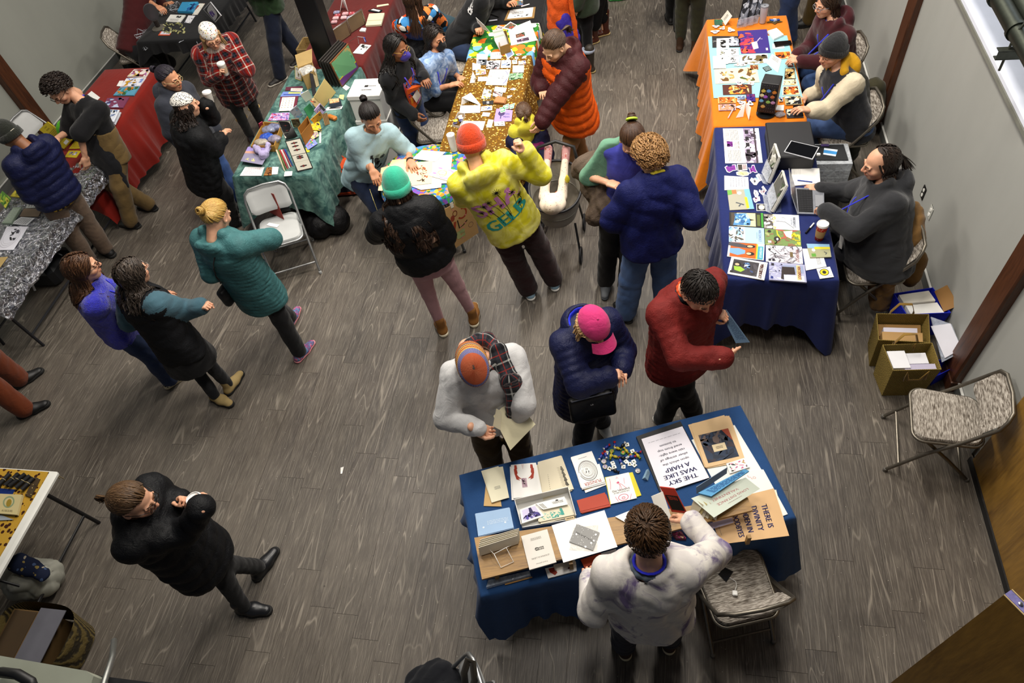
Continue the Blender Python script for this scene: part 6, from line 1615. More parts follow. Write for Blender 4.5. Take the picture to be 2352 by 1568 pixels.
def lines(n=8,c='#6a6a6a',box=(.1,.1,.9,.9),rot=0,seed=1,fill=.4,extra=None):
 def f(k):
  k.greek(*box,n,c,rot,seed,fill)
  if extra:extra(k)
 return f
def rows(cr,z,data,group=None,th=.003):
 for r in data:
  nm,lab,cat,q,c=r[:5];ink=r[5] if len(r)>5 else None;t=r[6] if len(r)>6 else th;zz=z+(r[7] if len(r)>7 else t)
  flat(nm,lab,cat,[cr(q[i],q[i+1]) for i in range(0,8,2)],zz,t,color=c,ink=ink,group=group)
def Qd(cr,q):return[cr(q[i],q[i+1]) for i in range(0,8,2)]
def rotq(px,n):return px[n:]+px[:n]
WH,CR,TN='#f3f2ee','#e6ddc2','#d9b98c'
Z0=TZ+.0065
def foreground_table():
 A,B,E=crop(1040,960,3.919),crop(1400,920,3.92),crop(1180,1020,7.127)
 g='booklets on the foreground table'
 stack('booklet','cream booklet with a small printed title, on top of its slanting pile','booklet',Qd(A,(268,478,425,438,500,715,350,760)),Z0+.004,3,.004,'#ece6c9',2,.01,lambda k:k.greek(.38,.56,.72,.66,3,'#8a8a80'),each='cream booklet in the slanting pile at the left end of the blue table',group='cream booklets at the left end')
 flat('folder','tan folder sticking out under the cream booklets','folder',Qd(A,(300,560,400,540,440,795,278,790)),Z0+.0035,.003,color='#c9a468')
 def lob(k):
  r='#a6341c'
  for sx,cx,fl in((1,.20,1),(-1,.83,-1)):
   k.poly([(cx-.06*fl,.02),(cx+.03*fl,.02),(cx+.05*fl,.14),(cx-.07*fl,.16)],r)
   k.poly([(cx-.09*fl,.14),(cx+.02*fl,.13),(cx+.05*fl,.26),(cx+.0*fl,.36),(cx-.08*fl,.30)],r)
   k.poly([(cx+.0*fl,.30),(cx+.10*fl,.40),(cx+.20*fl,.46),(cx+.06*fl,.44),(cx-.05*fl,.36)],r);k.poly([(cx-.08*fl,.28),(cx+.02*fl,.40),(cx+.12*fl,.50),(cx-.02*fl,.46)],r)
  k.line([(.45,.0),(.48,.16),(.51,.0)],.01,'#c06a6a');k.rect(.38,.44,.58,.72,'#b79aa6');k.blobs(.38,.44,.58,.72,20,['#a08090','#c9b0b8','#8f7080'],.05,3);k.ell(.47,.58,.035,.05,'#3a2a30');k.ell(.475,.57,.015,.02,'#e0d0d0')
 stack('booklet','white booklet with two red lobster claws and a pink square','booklet',Qd(A,(522,420,740,408,785,690,545,720)),Z0,4,.004,WH,4,.012,lob,each='white booklet under the one with the lobster claws',group='lobster booklets')
 def chart(k):
  for i in range(16):v=.30+i*.036;k.rect(.84-.01*(i%3),v,.90+.012*(i%4),v+.026,'#26241f');k.rect(.70+.02*(i%2),v+.006,.82,v+.012,'#a49a86')
  for i in range(8):k.rect(.30-i*.004,.42+i*.055,.318-i*.004,.43+i*.055,'#3a362e')
  k.line([(.20,.90),(.20,.96),(.84,.96),(.84,.90)],.006,'#3a362e');k.rect(.40,.90,.55,.925,'#6a6496')
 stack('booklet','beige booklet printed with a column of small dark bars','booklet',Qd(A,(763,400,970,338,1080,638,815,720)),Z0,4,.004,'#ddd3b8',6,.010,chart,each='beige booklet in the pile under the bar-chart cover',group='beige booklets')
 def pun(k):
  for i,w in enumerate((.40,.35,.31,.25,.21,.16)):k.ring(.50+.008*(i%3),.47+.01*(i%2),w,w*.80,.035 if i else .05,'#1c1c1c',28,.2*i,6.0+.2*i)
  k.poly([(.44,.44),(.50,.36),(.48,.47)],'#161616');k.poly([(.55,.43),(.62,.40),(.57,.49)],'#161616');k.ring(.52,.52,.05,.03,.3,'#161616')
  k.text('PUNISIER',.5,.08,.10,'#a8302a',0,width=.72);k.greek(.3,.88,.7,.91,1,'#8a8a8a')
 q=rotq(Qd(A,(1062,360,1248,298,1372,570,1165,632)),2)
 flat('booklet','white booklet with a kraft label under the spiral cover','booklet',Qd(A,(1110,470,1320,410,1382,600,1195,672)),Z0+.004,.004,color=WH,ink=lambda k:(k.rect(.0,.72,.38,.90,'#c6b083'),k.greek(.1,.80,.36,.86,1,'#2a2418')),group='spiral booklets')
 stack('booklet','white booklet with black spiral drawing and red hand-lettered title','booklet',q,Z0+.004,3,.004,WH,8,.008,pun,each='white booklet in the pile under the spiral drawing',group='spiral booklets')
 flat('booklet','bright yellow booklet under the pink line drawing','booklet',Qd(E,(1490,540,1945,455,2090,835,1580,985)),Z0+.004,.004,color='#d8cc1e')
 def pig(k):
  p='#cf4a74'
  for l in([(.90,.52),(.86,.70),(.84,.92)],[(.30,.62),(.26,.84)],[(.54,.40),(.50,.62),(.58,.72)],[(.44,.40),(.48,.62),(.62,.72)],[(.26,.42),(.40,.60),(.56,.74)],[(.58,.86),(.54,.94),(.50,.86)],[(.16,.2),(.24,.02)],[(.78,.22),(.70,.02)]):k.line(l,.014,p)
  k.ell(.54,.72,.05,.03,p,10);k.ring(.48,.14,.20,.12,.12,p);k.ring(.48,.12,.07,.05,.3,p);k.ell(.46,.12,.01,.01,p,6);k.ell(.50,.12,.01,.01,p,6)
  k.text('THE ADVENTURES OF',.5,.34,.045,'#222222',0,width=.62);k.text('SHAMAN PIG',.5,.42,.075,'#222222',0,width=.70)
 flat('booklet','white booklet with pink line drawing, THE ADVENTURES OF SHAMAN PIG','booklet',rotq(Qd(E,(1502,545,1882,458,2015,880,1592,978)),2),Z0+.0085,.004,color=WH,ink=pig)
 stack('card','brick-red card on top of the little red pile','card',Qd(A,(1115,740,1368,668,1408,775,1150,838)),Z0,5,.0022,'#b23c20',9,.012,each='brick-red card in the small pile beside the yellow booklet',group='brick-red cards')
 stack('booklet','pale blue booklet on top of its pile beside the wooden shelf','booklet',Qd(A,(203,858,512,805,548,985,228,1062)),Z0,4,.005,'#a3c3e6',10,.006,lambda k:(k.greek(.3,.42,.9,.62,3,'#c8dcf2'),k.ell(.18,.68,.03,.04,'#e4eef8'),k.ell(.80,.66,.03,.04,'#e4eef8')),each='pale blue booklet in the pile beside the wooden shelf',group='pale blue booklets')
 rim=[P(*A(x,y),.835) for x,y in((552,728),(1040,614),(1112,872),(612,955))];o=Tg('open_box','open white box full of postcards beside the wooden shelf','box',(*arr(rim).mean(0)[:2],Z0))
 W_=Pl('#e4e3de',.6,var=.03)
 for i,hgt in((0,1.0),(1,1.0),(3,1.0),(2,.35)):
  a,b=arr(rim[i]),arr(rim[(i+1)%4]);dz=.075;t=nrm(np.cross(b-a,(0,0,1)))*.004;lo=arr((0,0,-dz));up=arr((0,0,-dz*(1-hgt)))
  MB().add([a+lo,b+lo,b+up,a+up,a+lo+t,b+lo+t,b+up+t,a+up+t],[(0,1,2,3),(7,6,5,4),(3,2,6,7),(0,4,5,1),(1,5,6,2),(0,3,7,4)]).Bd('side_panel',W_,o)
 q=arr(rim)-[0,0,.073];MB().slab(q,.003).Bd('box_floor',W_,o)
 zb=.80
 stack('postcard','cream postcard with a turquoise landscape in the white box','postcard',Qd(A,(775,830,1045,782,1098,868,780,935)),.768,8,.0035,CR,12,.008,lambda k:(k.blobs(.05,.3,.75,.9,26,['#4fb0a0','#8fcabc','#2f8f86'],.10,5,2.5),k.rect(.66,.15,.74,.8,'#3f9f92')),each='cream card in the right-hand pile inside the white box',group='cream cards in the white box')
 flat('postcard','white postcard with a violet photograph of a tower in the white box','postcard',Qd(A,(605,822,745,770,822,880,622,948)),zb,.012,color=WH,ink=lambda k:(k.rect(.10,.12,.90,.88,'#cfc8e6'),k.blobs(.1,.55,.9,.88,26,['#2a1f5c','#3a2f7a','#5548a0'],.14,3,2),k.poly([(.50,.12),(.64,.12),(.66,.5),(.46,.5)],'#221a50'),k.ell(.56,.52,.2,.07,'#221a50')))
 flat('postcard','white card with small black emblem lying across the white box','postcard',Qd(A,(745,768,1005,704,1035,776,815,822)),zb+.012,.008,color=WH,ink=lambda k:(k.greek(.5,.3,.9,.6,3,'#5a5a52'),k.ell(.70,.22,.06,.1,'#2a2a2a',5),k.greek(.05,.2,.2,.9,3,'#6a6a62',90)))
 flat('card','kraft tag peeping out of the front of the white box','card',Qd(A,(1010,895,1090,878,1098,905,1016,922)),.88,.002,color='#cdb88c',ink=lines(1,'#2a2418'))
 SZ=.874;q=[P(*A(193,1075),SZ),P(*B(1243,868),SZ),P(*B(1290,985),SZ),P(*A(262,1450),SZ)];q=arr(q)
 o=Tg('wooden_shelf','oak board shelf standing along the foreground table','shelf',(*q.mean(0)[:2],Z0));OAK=wood('#6b4a22','#a9803f','x',.8,.45,'oak_board')
 u=nrm(q[1]-q[0]);v=nrm(q[3]-q[0]);ang=math.atan2(u[1],u[0]);c=q.mean(0)
 bd=MB().slab(q-c,.020);V=np.concatenate(bd.V);R2=arr([[math.cos(ang),-math.sin(ang),0],[math.sin(ang),math.cos(ang),0],[0,0,1]]);me=make_mesh('board',V@R2,bd.F,OAK);b=put('board',me,o,c-arr(o.location));b.rotation_euler=(0,0,ang)
 for a in(.05,.32,.66,.95):
  for w in(.12,.88):
   p=q[0]+(q[1]-q[0])*a+(q[3]-q[0])*w;MB().box((p[0],p[1],(SZ-.02+Z0)/2),(.022,.022,SZ-.02-Z0),rot=ang).Bd('leg',OAK,o)
 def rom(k):k.text('Francis Jammes',.5,.10,.035,'#6a675e',0,width=.42);k.text('LE ROMAN DU LIÈVRE',.5,.27,.045,'#5a574e',0,width=.66);k.greek(.30,.46,.62,.56,2,'#4a473e',0,4,.7);k.ring(.56,.52,.07,.045,.3,'#3a372e');k.greek(.3,.78,.7,.86,3,'#9a978e')
 flat('booklet','pale grey book titled LE ROMAN DU LIÈVRE on the wooden shelf','book',rotq(Qd(A,(615,1062,850,998,933,1295,690,1365)),2),SZ+.012,.012,color='#ddd8cf',ink=rom)
 flat('sheet','large blank white board lying across the wooden shelf','board',Qd(A,(890,965,1365,828,1482,1158,995,1300)),SZ+.004,.003,color='#f4f2ee')
 flat('plastic_sleeve','clear sleeve under the grey speckled card','sleeve',Qd(A,(1085,985,1310,960,1300,1200,1050,1185)),SZ+.006,.0015,mat=clear('#f0efe8',.35))
 flat('card','grey card with white speckles and handwriting on the white board','card',rotq(Qd(A,(1115,950,1322,1028,1262,1190,1048,1112)),2),SZ+.011,.005,color='#8e8e8c',ink=lambda k:([k.ell(random.Random(i).random(),random.Random(i+50).random(),.012+.03*(i%7==0),.018+.04*(i%7==0),'#f0f0ee',8) for i in range(34)],k.text('Come Join Life',.5,.5,.085,'#3c3c3a',8,width=.8)))
 flat('card','white card with folded corner on the shelf left of the seller’s head','card',Qd(B,(50,1042,190,985,250,1030,150,1098)),SZ+.012,.006,color=WH)
 o=Tg('wire_stand','white wire stand holding cards at the left end of the shelf','stand',P(*A(430,1230),SZ));wp=[P(*A(x,y),z) for x,y,z in((372,1222,SZ+.05),(432,1345,SZ+.006),(548,1292,SZ+.006),(480,1165,SZ+.05))]
 MB().tube(wp+[wp[0]],.0022,6).Bd('wire_loop',Pl('#e8e6e0',.4),o,smooth=True);MB().tube([P(*A(300,1150),SZ+.01),P(*A(370,1222),SZ+.05),P(*A(480,1165),SZ+.05),P(*A(535,1140),SZ+.01)],.0022,6).Bd('wire_back',Pl('#e8e6e0',.4),o,smooth=True)
 for i in range(5):
  b0,b1=P(*A(245+i*3,1240-i*12),SZ+.01),P(*A(592+i*3,1130-i*10),SZ+.01);l=arr((0,.02+.004*i,.075));Sh('postcard','narrow card standing in the wire stand','postcard',[b0+l,b1+l,b1,b0],.0025,up=(0,-1,.3),color=('#e8e2d0','#d8cfb8')[i%2],group='cards in the wire stand')
 flat('plastic_bag','crumpled clear bag of papers under the left end of the shelf','bag',Qd(A,(320,1455,690,1372,700,1410,300,1520)),Z0+.03,.03,mat=clear('#c8d4e4',.55))
 MB().tube([P(*A(470,1497),Z0+.006),P(*A(715,1430),Z0+.006)],.004,6).Bd('pencil',Pl('#b88a4a',.5));pn=bpy.data.objects['pencil'];tag(pn,'wooden pencil lying in front of the oak shelf','pencil')
 for i,(qq,c_,lab) in enumerate((((830,1352,1108,1290,1115,1372,858,1440),WH,'white booklet with red claw under the front of the shelf'),((905,1318,1100,1275,1112,1320,920,1372),'#efe9da','cream booklet tucked deepest under the front of the shelf'),((1150,1272,1335,1212,1345,1266,1186,1347),'#c4471f','orange-red card under the middle of the shelf'),((1335,1215,1470,1175,1480,1235,1345,1285),'#dfe1e4','plastic-wrapped white sheets under the shelf beside the seller’s shoulder'))):
  flat('booklet',lab,'booklet',Qd(A,qq),Z0+.012+.004*i,.010,color=c_,ink=(lambda k:(k.poly([(.1,.1),(.3,.1),(.35,.7),(.25,.9),(.12,.5)],'#a6341c'),k.rect(.72,.2,.82,.6,'#7a2418'))) if i==0 else None)
 gr=random.Random(3)
 def candy(lab,x,y,cs,kind,grp):
  p=P(*E(x,y),Z0);a=gr.uniform(0,3.1)
  if kind=='wrap':
   o=Tg('wrapped_sweet',lab,'sweet',p,a,grp);MB().lathe([(.002,-.016),(.009,-.010),(.010,0),(.009,.010),(.002,.016)],(0,0,.0095),10,axis=(1,0,0)).Bd('sweet',Pl(cs[0],.3),o,rel=False,smooth=True)
   for sx in(-1,1):MB().lathe([(.002,0),(.010,.011),(.011,.012),(.002,.003)],(sx*.015,0,.0105),8,axis=(sx,0,0)).Bd('wrapper_twist',Pl(cs[1 if sx>0 else 2],.4),o,rel=False)
  elif kind=='disc':
   o=Tg('foil_coin',lab,'sweet',p,a,grp);MB().lathe([(.015,0),(.0165,.002),(.0165,.005),(.013,.007)],(0,0,0),18).Bd('coin',Pl(cs[0],.35,.3),o,rel=False,smooth='auto');k=Ink();k.ell(.5,.5,.4,.4,cs[1]);k.blobs(.2,.2,.8,.8,10,cs[1:],.2,int(x));lay_ink(k,arr([[-.012,.012,.007],[.012,.012,.007],[.012,-.012,.007],[-.012,-.012,.007]]),arr((0,0,1)),o,off=np.zeros(3))
  else:
   o=Tg('square_pin',lab,'pin',p,a,grp);MB().box((0,0,.002),(.026,.026,.004),bev=.001).Bd('tile',Pl(cs[0],.4),o,rel=False);k=Ink();k.blobs(.2,.2,.8,.8,7,cs[1:],.2,int(x));lay_ink(k,arr([[-.012,.012,.004],[.012,.012,.004],[.012,-.012,.004],[-.012,-.012,.004]]),arr((0,0,1)),o,off=np.zeros(3))
 for x,y in((1520,55),(1655,30),(1430,210),(1505,185),(1745,280),(1930,215),(2020,135)):candy('small sweet in red, white and blue twisted wrapper',x,y,('#2a3a9a','#c02a2a','#e8e8ee'),'wrap','red, white and blue sweets')
 for x,y in((1605,115),(1790,140),(1905,180)):candy('round green and orange sweet in gold wrapper',x,y,('#4a8a3a','#c8702a','#7aa83a'),'disc','green round sweets')
 for x,y in((1475,285),(1495,372),(2030,440)):candy('round silver-wrapped sweet with violet print',x,y,('#b8b4a8','#8a7ab0','#e0d8c0'),'disc','silver round sweets')
 for x,y in((1515,140),(1945,115),(1620,310),(1645,372),(1570,402),(1795,370),(1840,285),(1965,285),(1898,325),(1975,342),(1855,8)):candy('little white square tile with tiny picture',x,y,('#ecebe4','#3a3a3a','#8a7a2a','#5a6a4a'),'tile','white square tiles among the sweets')
 for x,y in((1785,28),(1790,232),(1660,440)):candy('little sweet in black and white wrapper',x,y,('#141414','#e0e0e0','#141414'),'wrap','black sweets')
 for x,y in((1590,200),(2030,197),(1705,78),(1845,118),(1665,215)):candy('little sweet in yellow-green wrapper',x,y,('#b8a82a','#d8c84a','#8a9a2a'),'wrap','yellow-green sweets')
 q=[P(*B(x,y),Z0) for x,y in((330,622),(366,648),(345,720),(293,704))];q=arr(q);m=MB();r0,r1=(q[0]+q[1])/2+[0,0,.035],(q[2]+q[3])/2+[0,0,.035]
 m.add([q[0],q[1],q[2],q[3],r0,r1],[(0,1,4),(3,5,2),(0,4,5,3),(1,2,5,4),(0,3,2,1)]);c=q.mean(0);o=m.Bd('tent_card',Pl('#9fc4dc',.5),None,tuple(c));tag(o,'tiny pale blue tent card beside the sweets','card')
 flat('portfolio','black presentation folder with clear sleeve under the HARP poster','folder',Qd(B,(240,322,638,184,905,690,462,842)),Z0+.012,.012,color='#121315')
 nv='#3a3f70'
 def harp(k):
  for t,v,h,w in(('THE SKY',.105,.075,.62),('WAS LIKE',.215,.075,.70),('A HARP',.325,.075,.54)):k.text(t,.50,v,h,nv,0,width=w,bold=.05)
  for t,v,w in(('upon which the',.43,.58),('silver strings of',.515,.62),('rain were tight-',.60,.58),('ened from top',.685,.56),('to bottom',.77,.38)):k.text(t,.48,v,.040,'#3c3f58',0,width=w,bold=.03)
  k.greek(.12,.885,.88,.90,1,'#a8a8b0')
 flat('poster','white poster in the black folder, reading THE SKY WAS LIKE A HARP','poster',rotq(Qd(B,(287,345,655,230,898,692,472,828)),2),Z0+.014,.0015,color='#ece9f2',ink=harp)
 flat('sheet','wide white sheet under the tan broadsides','paper',Qd(B,(738,352,1125,218,1430,722,1010,860)),Z0+.002,.002,color='#eef0ea')
 flat('sheet','white sheet fanned out toward the right end of the blue table','paper',Qd(B,(1050,640,1385,618,1605,1020,1330,1120)),Z0+.004,.002,color='#f1efe8',ink=lambda k:(k.text('LO',.62,.16,.05,'#c87a7a'),k.text('L',.52,.12,.05,'#c87a7a')))
 stack('broadside','tan broadside with dark blue seascape and paper label','print',Qd(B,(728,215,1058,134,1215,525,866,602)),Z0+.004,4,.002,'#ddbb8b',14,.014,lambda k:(k.rect(.10,.28,.90,.92,'#1f2a3c'),k.blobs(.1,.28,.9,.55,40,['#2c3a50','#4a4a52','#6a5a54','#182030'],.08,3,3),k.blobs(.1,.55,.9,.92,24,['#24344c','#3a3038','#1a2436'],.12,5,3),k.poly([(.72,.28),(.90,.28),(.90,.56),(.80,.42)],'#a0452a'),k.rect(.34,.56,.68,.72,'#e2cfa8'),k.greek(.42,.61,.60,.67,2,'#5a4a34')),each='tan broadside in the pile under the dark seascape',group='tan broadsides')
 flat('drawing','small drawing in pink, green and ochre between the broadsides','drawing',Qd(B,(1050,565,1212,514,1265,596,1082,655)),Z0+.015,.0015,color=WH,ink=pic(['#c86a9a','#b8862a','#3a7a4a','#2a2a2a','#e0a0b8'],22,.12,4,2,box=(.1,.1,.98,.9)))
 def div(k):
  for t,v,w,u in(('THERE IS',.21,.50,.535),('DIVINITY',.36,.54,.55),('HIDDEN IN',.51,.60,.52),('GOODBYES',.66,.64,.58)):k.text(t,u,v,.085,'#35305e',0,width=w,bold=.05)
  k.greek(.5,.93,.8,.945,1,'#8a7a64')
 flat('sheet','cream sheet under the DIVINITY broadside','paper',Qd(B,(905,950,1500,800,1606,1205,985,1282)),Z0+.008,.003,color='#efe7d2')
 flat('poster','tan broadside reading THERE IS DIVINITY at the right end of the table','poster',rotq(Qd(B,(880,938,1478,788,1618,1215,995,1292)),1),Z0+.012,.003,color='#d6ae7c',ink=div)
 flat('paper_strip','lavender paper strip in front of the shelf','paper',Qd(B,(808,1128,1105,1050,1118,1096,850,1176)),Z0+.035,.001,color='#cfc8e4')
 flat('sweet_bag','shiny pink and brown packet beside the seller’s ear','packet',Qd(B,(560,1185,650,1170,692,1240,600,1238)),Z0+.03,.03,color='#7a3a48',ink=pic(['#c0307a','#e8c8a0','#3a1a1a','#d890a8'],20,.2,3))
 q=[P(*B(735,878),SZ+.10),P(*B(1225,690),SZ+.06),P(*B(1356,792),SZ+.012),P(*B(940,1052),SZ+.05)]
 Sh('folder','pale green folded sheet with red lettering, LONG DISTANCE VALENTINE?','booklet',[q[2],q[3],q[0],q[1]],.003,color='#dfe9da',ink=lambda k:(k.text('LONG DISTANCE',.46,.34,.11,'#c06a70',0,width=.62),k.text('VALENTINE?',.52,.58,.11,'#c06a70',0,width=.50),k.greek(.34,.16,.62,.21,1,'#b8a8a0')))
 for i in range(6):
  a=P(*B(720+i*36,1000+i*8),SZ+.004);b=P(*B(760+i*32,880-i*8),SZ+.09-i*.008);d=arr((.018,-.012,.0));Sh('leaf','cream inner leaf of the green folded sheet, fanned','booklet',[b,b+d*3,a+d*2,a],.0015,up=(0,-1,.2),color=('#e8e0c0','#d8c88a','#e4dcc4')[i%3],group='fanned cream leaves')
 m=MB();q=[arr(P(*B(x,y),z)) for x,y,z in((795,838,SZ+.10),(1215,622,SZ+.075),(1256,640,SZ+.065),(915,868,SZ+.085))]
 for i in range(4):Sh('pamphlet','bright blue handwritten pamphlet lying on the green folded sheet' if i==3 else 'blue pamphlet in the sheaf on the green folded sheet','booklet',[p_+[0,0,.004*i] for p_ in q],.003,color='#5fa6d6',ink=lines(6,'#2f5f9c',(.12,.15,.92,.85),fill=.6) if i==3 else None,group='blue pamphlets')
 Sh('board','grey-blue card standing behind the blue pamphlets','card',[P(*B(782,778),SZ+.12),P(*B(1062,600),SZ+.12),P(*B(1056,655),SZ+.07),P(*B(786,838),SZ+.07)],.003,up=(0,-1,.5),color='#6f8296')
 q=[P(*B(452,776),SZ+.16),P(*B(585,792),SZ+.16),P(*B(700,1015),SZ+.02),P(*B(560,1000),SZ+.02)]
 Sh('booklet','red booklet with black panel lettered PANSEL propped on the shelf','booklet',rotq(q,2),.008,up=(0,-.6,1),color='#b8321c',ink=lambda k:(k.rect(.06,.10,.90,.70,'#17130f'),k.text('PANSEL',.48,.58,.14,'#c4402a',0,width=.6)))
 Sh('booklet','small white booklet in the raised hand of the seller','booklet',[P(*B(376,862),SZ+.14),P(*B(480,818),SZ+.14),P(*B(560,1060),SZ+.05),P(*B(450,1075),SZ+.05)],.006,up=(0,-.4,1),color='#efece2')
foreground_table()
def comics_table():
 C,X,D=crop(1600,280,3.92),crop(1660,480,9.225),crop(1650,280,7.467)
 WT='WINTERMOOT';g=None
 def comic(lab,q,c,ink,z=Z0,th=.006):flat('comic_book',lab,'comic',Qd(X,q),z+th,th,color=c,ink=ink)
 comic('comic with a blue gown on black and a green spine',(140,62,865,80,880,400,148,352),'#15130f',lambda k:(k.rect(.05,.05,.76,.95,'#e8d9a4'),k.rect(.05,.05,.22,.95,'#4a4238'),k.poly([(.2,.1),(.5,.06),(.62,.5),(.60,.9),(.1,.94)],'#4f8cc0'),k.blobs(.15,.1,.6,.9,30,['#3f78b0','#7fb4dc','#2f5f94','#a8cce4'],.12,3,2.5),k.poly([(.58,.45),(.74,.52),(.6,.58)],'#1a1a1a'),k.rect(.80,.15,.89,.9,'#5f6a30'),k.rect(.92,.02,.98,.98,'#3f9a34')))
 comic('white comic with grasses and a curved stem, titled on the right',(868,98,1610,128,1632,450,880,415),'#dfe4ec',lambda k:(k.rect(0,0,.26,1,'#5a5450'),k.blobs(0,.05,.26,.95,22,['#e8e8e4','#2a2826','#9a9690'],.14,4,2),k.blobs(.24,0,.34,1,14,['#e6dc8a','#d8cc6a'],.06,3,3),k.line([(.34,.45),(.6,.5),(.78,.78),(.84,.9)],.02,'#4a463c'),k.line([(.5,.2),(.58,.22),(.62,.32)],.015,'#8a867c'),k.text(WT,.86,.5,.12,'#26304a',90,wide=.6),k.text('THE GREAT WANING',.78,.46,.05,'#5a6478',90,wide=.7)))
 comic('light blue comic with tangled blue figures',(130,360,872,405,885,742,130,692),'#a9d0ea',lambda k:(k.rect(0,0,.46,1,'#e6ecf2'),k.blobs(0,.02,.42,.98,44,['#6f9ac8','#2a3038','#9fc4e4','#5a564a','#d8e4f0'],.11,6,2),k.text(WT,.88,.5,.13,'#7f86b0',90,wide=.62),k.greek(.78,.3,.81,.7,1,'#7f9ab8',90)))
 comic('green comic with a pale tent and yellow bush',(888,420,1645,460,1665,798,895,750),'#6f8a4a',lambda k:(k.blobs(0,0,1,1,40,['#7a8a52','#5f7a3e','#8a6a4a','#a0a870','#b05a4a'],.14,8,2),k.poly([(.52,.1),(.78,.02),(.74,.55),(.60,.42)],'#d8dccc'),k.blobs(.74,.15,.98,.9,20,['#d8c82a','#e8dc4a','#b8a820'],.1,3),k.line([(.34,.05),(.36,.3),(.44,.6)],.05,'#e0cc2a'),k.ell(.34,.6,.09,.16,'#2a2420'),k.ell(.35,.62,.03,.08,'#e8e4dc'),k.rect(.09,.74,.18,.88,'#c8c4d0'),k.ell(.13,.14,.05,.08,'#2a2420')))
 comic('orange comic with a woman in pale blue and a man in grey',(130,705,890,745,868,1085,92,1000),'#ecebe6',lambda k:(k.rect(.06,0,.78,.97,'#c85f14'),k.poly([(.0,0),(.28,.02),(.66,.22),(.6,.34),(.2,.28),(0,.2)],'#4a4a50'),k.ell(.62,.20,.13,.11,'#1f1c1a'),k.ell(.60,.20,.08,.07,'#e0b890'),k.poly([(.05,.4),(.3,.36),(.48,.48),(.48,.7),(.28,.84),(.05,.72)],'#7fb0dc'),k.ell(.62,.68,.12,.12,'#1c1816'),k.ell(.58,.68,.07,.075,'#e4c09a'),k.rect(.78,.02,.82,.98,'#e0cc2a'),k.rect(.82,.16,.97,.98,'#3fa0b4'),k.text(WT,.905,.56,.12,'#eef2f4',90,wide=.6)))
 comic('pale comic with ink sketches and brown title at right',(915,760,1675,800,1705,1168,915,1110),'#d6d4dc',lambda k:(k.blobs(.1,0,1,1,60,['#8a868e','#b8b4bc','#5a5660','#e4e2e8','#726e78'],.09,5,5),k.line([(.08,.3),(.2,.45),(.28,.75)],.03,'#26242a'),k.ell(.1,.25,.04,.05,'#1a1a1e'),k.ell(.26,.5,.03,.04,'#1a1a1e'),k.ell(.2,.12,.03,.04,'#1a1a1e'),k.rect(.66,.35,.74,.65,'#6a5a3a'),k.text(WT,.86,.55,.13,'#8a3a1a',90,wide=.6),k.rect(.07,.82,.14,.94,'#1f1c2a'),k.rect(.17,.80,.24,.94,'#1f1c2a')))
 comic('white-bordered comic with green figure on black, nearest the table edge',(185,1010,955,1135,880,1505,98,1365),'#edebe6',lambda k:(k.rect(.08,.10,.78,.90,'#38353a'),k.blobs(.3,.2,.78,.9,16,['#2c2a2e','#4a474c','#3a4a78'],.12,3,2),k.poly([(.12,.5),(.3,.48),(.44,.62),(.34,.78),(.16,.72)],'#9ac43a'),k.ell(.2,.36,.11,.14,'#1c191a'),k.ell(.2,.38,.06,.07,'#d8b894'),k.blobs(.40,.2,.56,.5,14,['#4f78b8','#c8d4e8','#6a94c8'],.08,6,2),k.rect(.05,.78,.13,.9,'#1f1c1a'),k.text(WT,.87,.55,.14,'#4a1c14',90,wide=.62,bold=.06),k.greek(.81,.2,.83,.7,1,'#6a4a40',90),k.greek(.94,.1,.96,.9,1,'#8a6a5a',90)))
 comic('blue-grey comic with a striding dark figure, at the near corner',(980,1115,1735,1180,1780,1552,985,1495),'#a4a6c4',lambda k:(k.blobs(0,0,.4,1,40,['#8a8cb0','#d0d2e4','#5a5c78','#b8bad0'],.08,9,4),k.rect(.4,.1,.95,.5,'#8f9ab8'),k.poly([(.36,.22),(.7,.2),(.72,.62),(.48,.64),(.42,.95),(.32,.9)],'#2c2220'),k.rect(.4,.66,.95,1,'#c4c8dc'),k.rect(.76,.08,.86,.92,'#d8c48a'),k.text(WT,.83,.5,.13,'#7a2c18',90,wide=.6,bold=.05),k.rect(.06,.06,.14,.2,'#1f1c2a'),k.rect(.04,.8,.11,.92,'#22307a')),Z0,.012)
